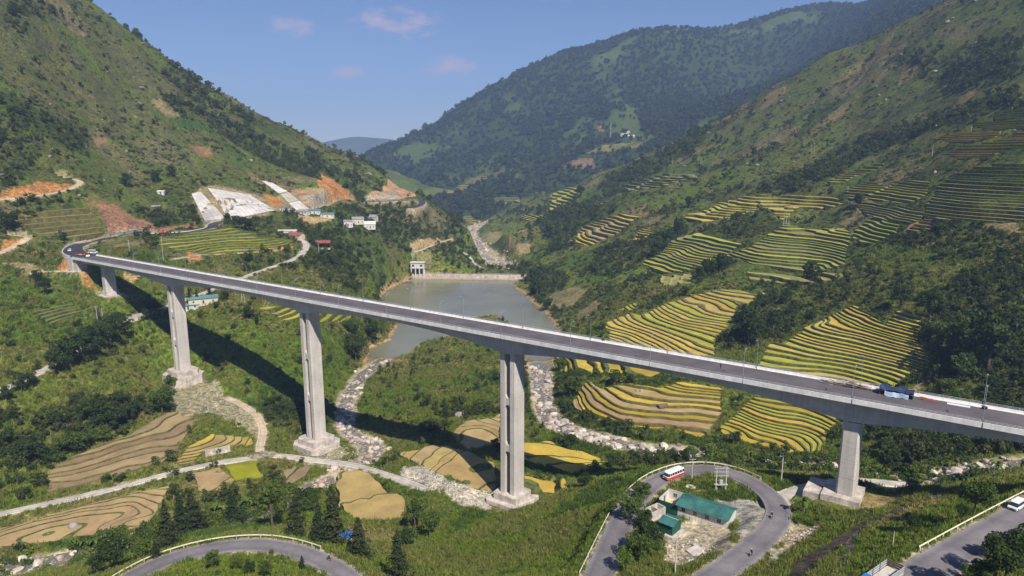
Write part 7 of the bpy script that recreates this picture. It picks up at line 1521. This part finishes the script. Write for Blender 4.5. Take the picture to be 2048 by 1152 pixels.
# shrubs
g, x, y = pick(170000, 85, 2000, 41, 40); nz = fbm(x, y, 26, 3, 301) + .5 * fbm(x, y, 80, 2, 303); keep = (g.random(len(x)) < np.clip(np.where(rr(x, y) > 420, .55 + .9 * nz, .17 + .6 * nz), .03, .95)) & (samp(BARE, x, y) < .25) & clear_of_bridge(x, y, 9) & (samp(SHORE, x, y) < -1.5); x, y = x[keep], y[keep]
Ls = np.concatenate([STREAM['left'][0][STREAM['left'][0][:, 1] < 262], STREAM['creek'][0][:-6]]); NB = 2200; jb = g.integers(1, len(Ls) - 1, NB); tt = np.gradient(Ls[:, :2], axis=0); tt /= np.linalg.norm(tt, axis=1)[:, None]; of = np.where(g.random(NB) < .5, 1, -1) * g.uniform(1.5, 10.5, NB); bx_ = Ls[jb, 0] - tt[jb, 1] * of + g.normal(size=NB) * .6; by_ = Ls[jb, 1] + tt[jb, 0] * of + g.normal(size=NB) * .6
okb = (np.min([line_d(bx_, by_, ROADS[k][0])[0] - ROADS[k][1] / 2 for k in ('track', 'lower', 'side', 'hairpin')], axis=0) > 1.5) & ~((project(bx_, by_, Hq(bx_, by_))[0] < 150) & (g.random(NB) < .9)); nbk = int(okb.sum())
x = np.concatenate([x, bx_[okb]]); y = np.concatenate([y, by_[okb]]); r_ = rr(x, y)
big = np.ones(len(x)); big[-nbk:] = 2.3
far_s = r_ > 430; LF_SCRUB = leafmat('scrub_leaves', (.062, .082, .030), (.115, .125, .055)); LF_SCRUB2 = leafmat('dry_scrub_leaves', (.12, .115, .045), (.17, .15, .065)); sz = (.26 + 1.0 * g.random(len(x)) ** 2.8) * np.clip(.55 + r_ / 420, .7, 2.6) * big * np.where(r_ < 430, .85, 1)
scatter('scrub', [shrub_mesh(101, 130, .19, LF_SCRUB, .5), shrub_mesh(102, 130, .19, LF_SCRUB, .7), shrub_mesh(103, 130, .19, LF_SCRUB2, .45), shrub_mesh(104, 130, .19, LF_MID, .7), shrub_mesh(105, 130, .19, LF_SCRUB, .55)], x[far_s], y[far_s], sz[far_s], 'low scrub scattered over the higher slopes', -.05, .2, 15)
x, y, sz = x[~far_s], y[~far_s], sz[~far_s]
scatter('undergrowth', [shrub_mesh(81, 150, .17, LF_MID), shrub_mesh(82, 150, .17, LF_LIGHT), shrub_mesh(83, 150, .17, LF_MID, .6), shrub_mesh(84, 150, .17, LF_LIGHT, .6), shrub_mesh(85, 150, .17, LF_MID, .9)], x, y, sz, 'green shrubs and weeds growing over the slopes', -.05, .2, 5)
print('shrubs', len(x))
# grass
g, x, y = pick(120000, 62, 560, 43, 41); keep = (samp(BARE, x, y) < .35) & (samp(SHORE, x, y) < -1) & clear_of_bridge(x, y, 9); x, y = x[keep], y[keep]; r_ = rr(x, y)
gix = np.floor(2.5 + 3.6 * (fbm(x, y, 22, 3, 501) + .5 * fbm(x, y, 70, 2, 503))).astype(int)
for pz in ([(1690, 1110), (1800, 1040), (1950, 990), (2048, 960), (2060, 1000), (1900, 1080), (1780, 1150), (1700, 1160)], [(350, 1145), (450, 1112), (560, 1110), (640, 1135), (660, 1170), (350, 1175)], [(1040, 1152), (1180, 1050), (1240, 980), (1200, 1080), (1160, 1180), (1060, 1190)], [(0, 560), (120, 590), (200, 640), (120, 690), (0, 680)]):
    gix = np.where((poly_sd(x, y, at(pz)) > 0) & (g.random(len(x)) < .85), 3, gix)
scatter('tall_grass', [grass_mesh(94, 30, LF_DRYG, .7, .06, .8), grass_mesh(91, 26, LF_GRASS), grass_mesh(92, 26, LF_GRASS, 1.1), grass_mesh(93, 24, LF_LIME), grass_mesh(95, 26, LF_DEEP, 1.2, .06)], x, y, (.5 + .6 * g.random(len(x))) * np.clip(.6 + r_ / 300, .8, 2.2), 'tall grass covering the near slopes', 0, .15, 6, gix)
print('grass', len(x), time.time() - T0)
# ------------------------------------------------------------------ stones in the streams
RK = [rock_mesh(s, M[m_], f) for s, f, m_ in ((1, .6, 'rock'), (2, .75, 'rock'), (3, .5, 'rock'), (4, .65, 'rock_tan'), (5, .8, 'rock'), (9, .6, 'rock_wet'), (10, .45, 'rock'))]; RKS = [rock_mesh(s, M[m_], f, 1) for s, f, m_ in ((6, .6, 'rock'), (7, .8, 'rock'), (8, .5, 'rock_tan'), (14, .5, 'rock_wet'))]
STN = []
for key, (L, wd) in list(STREAM.items()):
    if key == 'far': continue
    g = np.random.default_rng(17 if key == 'left' else 19); n = {'left': 2400, 'right': 2200, 'creek': 900}[key]
    i = g.integers(0, len(L) - 1, n); t = np.gradient(L[:, :2], axis=0); t /= np.linalg.norm(t, axis=1)[:, None]; off = np.where(g.random(n) < .5, -1, 1) * np.abs(wd * .62 + g.normal(size=n) * wd * .34) * np.where(g.random(n) < .25, .3, 1); px = L[i, 0] - t[i, 1] * off + g.normal(size=n); py = L[i, 1] + t[i, 0] * off + g.normal(size=n); sz = .22 + 2.0 * g.random(n) ** 4.2 * (1 if key == 'left' else 1.25); kk = (fbm(px, py, 13, 2, 601) + .35 * g.normal(size=n)) > -.12; px, py, sz, i = px[kk], py[kk], sz[kk], i[kk]
    for a, b, s, j in zip(px, py, sz, i): STN.append((s, a, b, max(L[j, 2], float(Hq(a, b))), key))
CAP = {'creek': 36, 'left': 105, 'right': 120}; CN = {'creek': 0, 'left': 0, 'right': 0}
STN.sort(key=lambda q: -q[0] / math.hypot(q[1], q[2])); nb = 0; r_ = random.Random(12); left = []
for s, a, b, z, key in STN:
    u, v = project(a, b, z); ok = -20 < u < 2070 and 560 < v < 1170 and float(samp(BARE, np.array([a]), np.array([b]))[0]) > .3
    dr = min(float(line_d(np.array([a]), np.array([b]), ROADS[k][0])[0][0]) for k in ('track', 'side')) > 4 if ok else False
    if key == 'left' and v > 985 and u > 150: continue
    if not ok or not dr or min(math.hypot(a - p[0], b - p[1]) for p in PIERS) < 10: continue
    if CN[key] < CAP[key]:
        CN[key] += 1
        o = link('boulder', RK[nb % 7]); o.location = (a, b, z + s * .12); o.scale = (s, s * r_.uniform(.7, 1), s * r_.uniform(.7, 1.1)); o.rotation_euler = (r_.uniform(-.3, .3), r_.uniform(-.3, .3), r_.uniform(0, 6.28)); nb += 1
        zone = ('among the rapids left of the tallest pier' if v < 960 else 'in the stream bed at the lower left') if key == 'left' else ('in the rocky stream right of the tallest pier' if key == 'right' else 'in the creek behind the nearest pier')
        tag(o, f'pale boulder {zone}', 'boulder', 'boulders ' + zone)
    else: left.append((a, b, s))
L, wd = STREAM['far']; g = np.random.default_rng(99); n = 1500; i = g.integers(0, len(L) - 1, n); t = np.gradient(L[:, :2], axis=0); t /= np.linalg.norm(t, axis=1)[:, None]; off = g.normal(size=n) * wd * .75
left += [(L[j, 0] - t[j, 1] * o_, L[j, 1] + t[j, 0] * o_, s_) for j, o_, s_ in zip(i, off, .6 + 3.0 * g.random(n) ** 3)]
left = np.array(left); scatter('stream_stones', RKS, left[:, 0], left[:, 1], left[:, 2] * .8, 'pale stones and pebbles filling the stream beds', .05, .4, 7)
# outcrops on the hills
g, x, y = pick(2600, 420, 1700, 77, 40); keep = (samp(BARE, x, y) < .1) & (Hq(x, y) > 110) & (g.random(len(x)) < .14 + .5 * (fbm(x, y, 60, 2, 9) > .2)); x, y = x[keep], y[keep]
scatter('hillside_rocks', [rock_mesh(s, M['rock_dark'], f, 1) for s, f in ((31, .7), (32, .5), (33, .9))], x, y, (.8 + 2.2 * g.random(len(x)) ** 2.5) * np.clip(rr(x, y) / 700, .7, 1.6), 'grey rock outcrops poking out of the hill grass', .1, .4, 9)
# rubble
g = np.random.default_rng(23); pts = []
for poly, n in (([(800, 935), (850, 930), (900, 965), (985, 985), (985, 1020), (920, 1010), (860, 985), (790, 960)], 1100), ([(350, 795), (400, 775), (440, 790), (480, 820), (490, 850), (420, 828)], 330), ([(600, 905), (680, 890), (745, 885), (740, 915), (660, 935)], 260), ([(1335, 1080), (1400, 1070), (1440, 1090), (1390, 1130), (1340, 1120)], 260), ([(1560, 1060), (1640, 1050), (1600, 1095)], 120), ([(1850, 968), (1730, 970), (1790, 960)], 100)):
    P = at(poly); lo, hi = P[:, :2].min(0), P[:, :2].max(0); q = lo + (hi - lo) * g.random((n * 3, 2)); q = q[poly_sd(q[:, 0], q[:, 1], P) > 0][:n]; pts.append(q)
q = np.concatenate(pts); dd = np.min([line_d(q[:, 0], q[:, 1], ROADS[k][0])[0] for k in ('track', 'spur', 'hairpin', 'side')], axis=0); q = q[dd > 3.6]
scatter('rubble', RKS, q[:, 0], q[:, 1], .12 + .5 * g.random(len(q)) ** 3, 'broken pale stone and rubble on the building ground', .02, .5, 8)
print('stones', nb, time.time() - T0)
# ------------------------------------------------------------------ haze in the valley air
def haze():
    V = [(x, y, z) for z in (-170, 900) for x, y in ((-8500, -300), (8500, -300), (8500, 8600), (-8500, 8600))]
    m = bpy.data.materials.new('valley_haze'); m.use_nodes = True; nt = m.node_tree
    for n in list(nt.nodes): nt.nodes.remove(n)
    o_ = nn(nt, 'ShaderNodeOutputMaterial'); v = nn(nt, 'ShaderNodeVolumePrincipled'); v.inputs['Color'].default_value = (.44, .62, 1.0, 1); v.inputs['Density'].default_value = HAZE; v.inputs['Anisotropy'].default_value = .0
    nt.links.new(v.outputs[0], o_.inputs['Volume'])
    tag(mesh_obj('haze', V, [(0, 3, 2, 1), (4, 5, 6, 7), (0, 1, 5, 4), (1, 2, 6, 5), (2, 3, 7, 6), (3, 0, 4, 7)], [m]), 'thin blue haze in the valley air', kind='stuff')
HAZE = 1.25e-4
haze()
print('all', time.time() - T0)
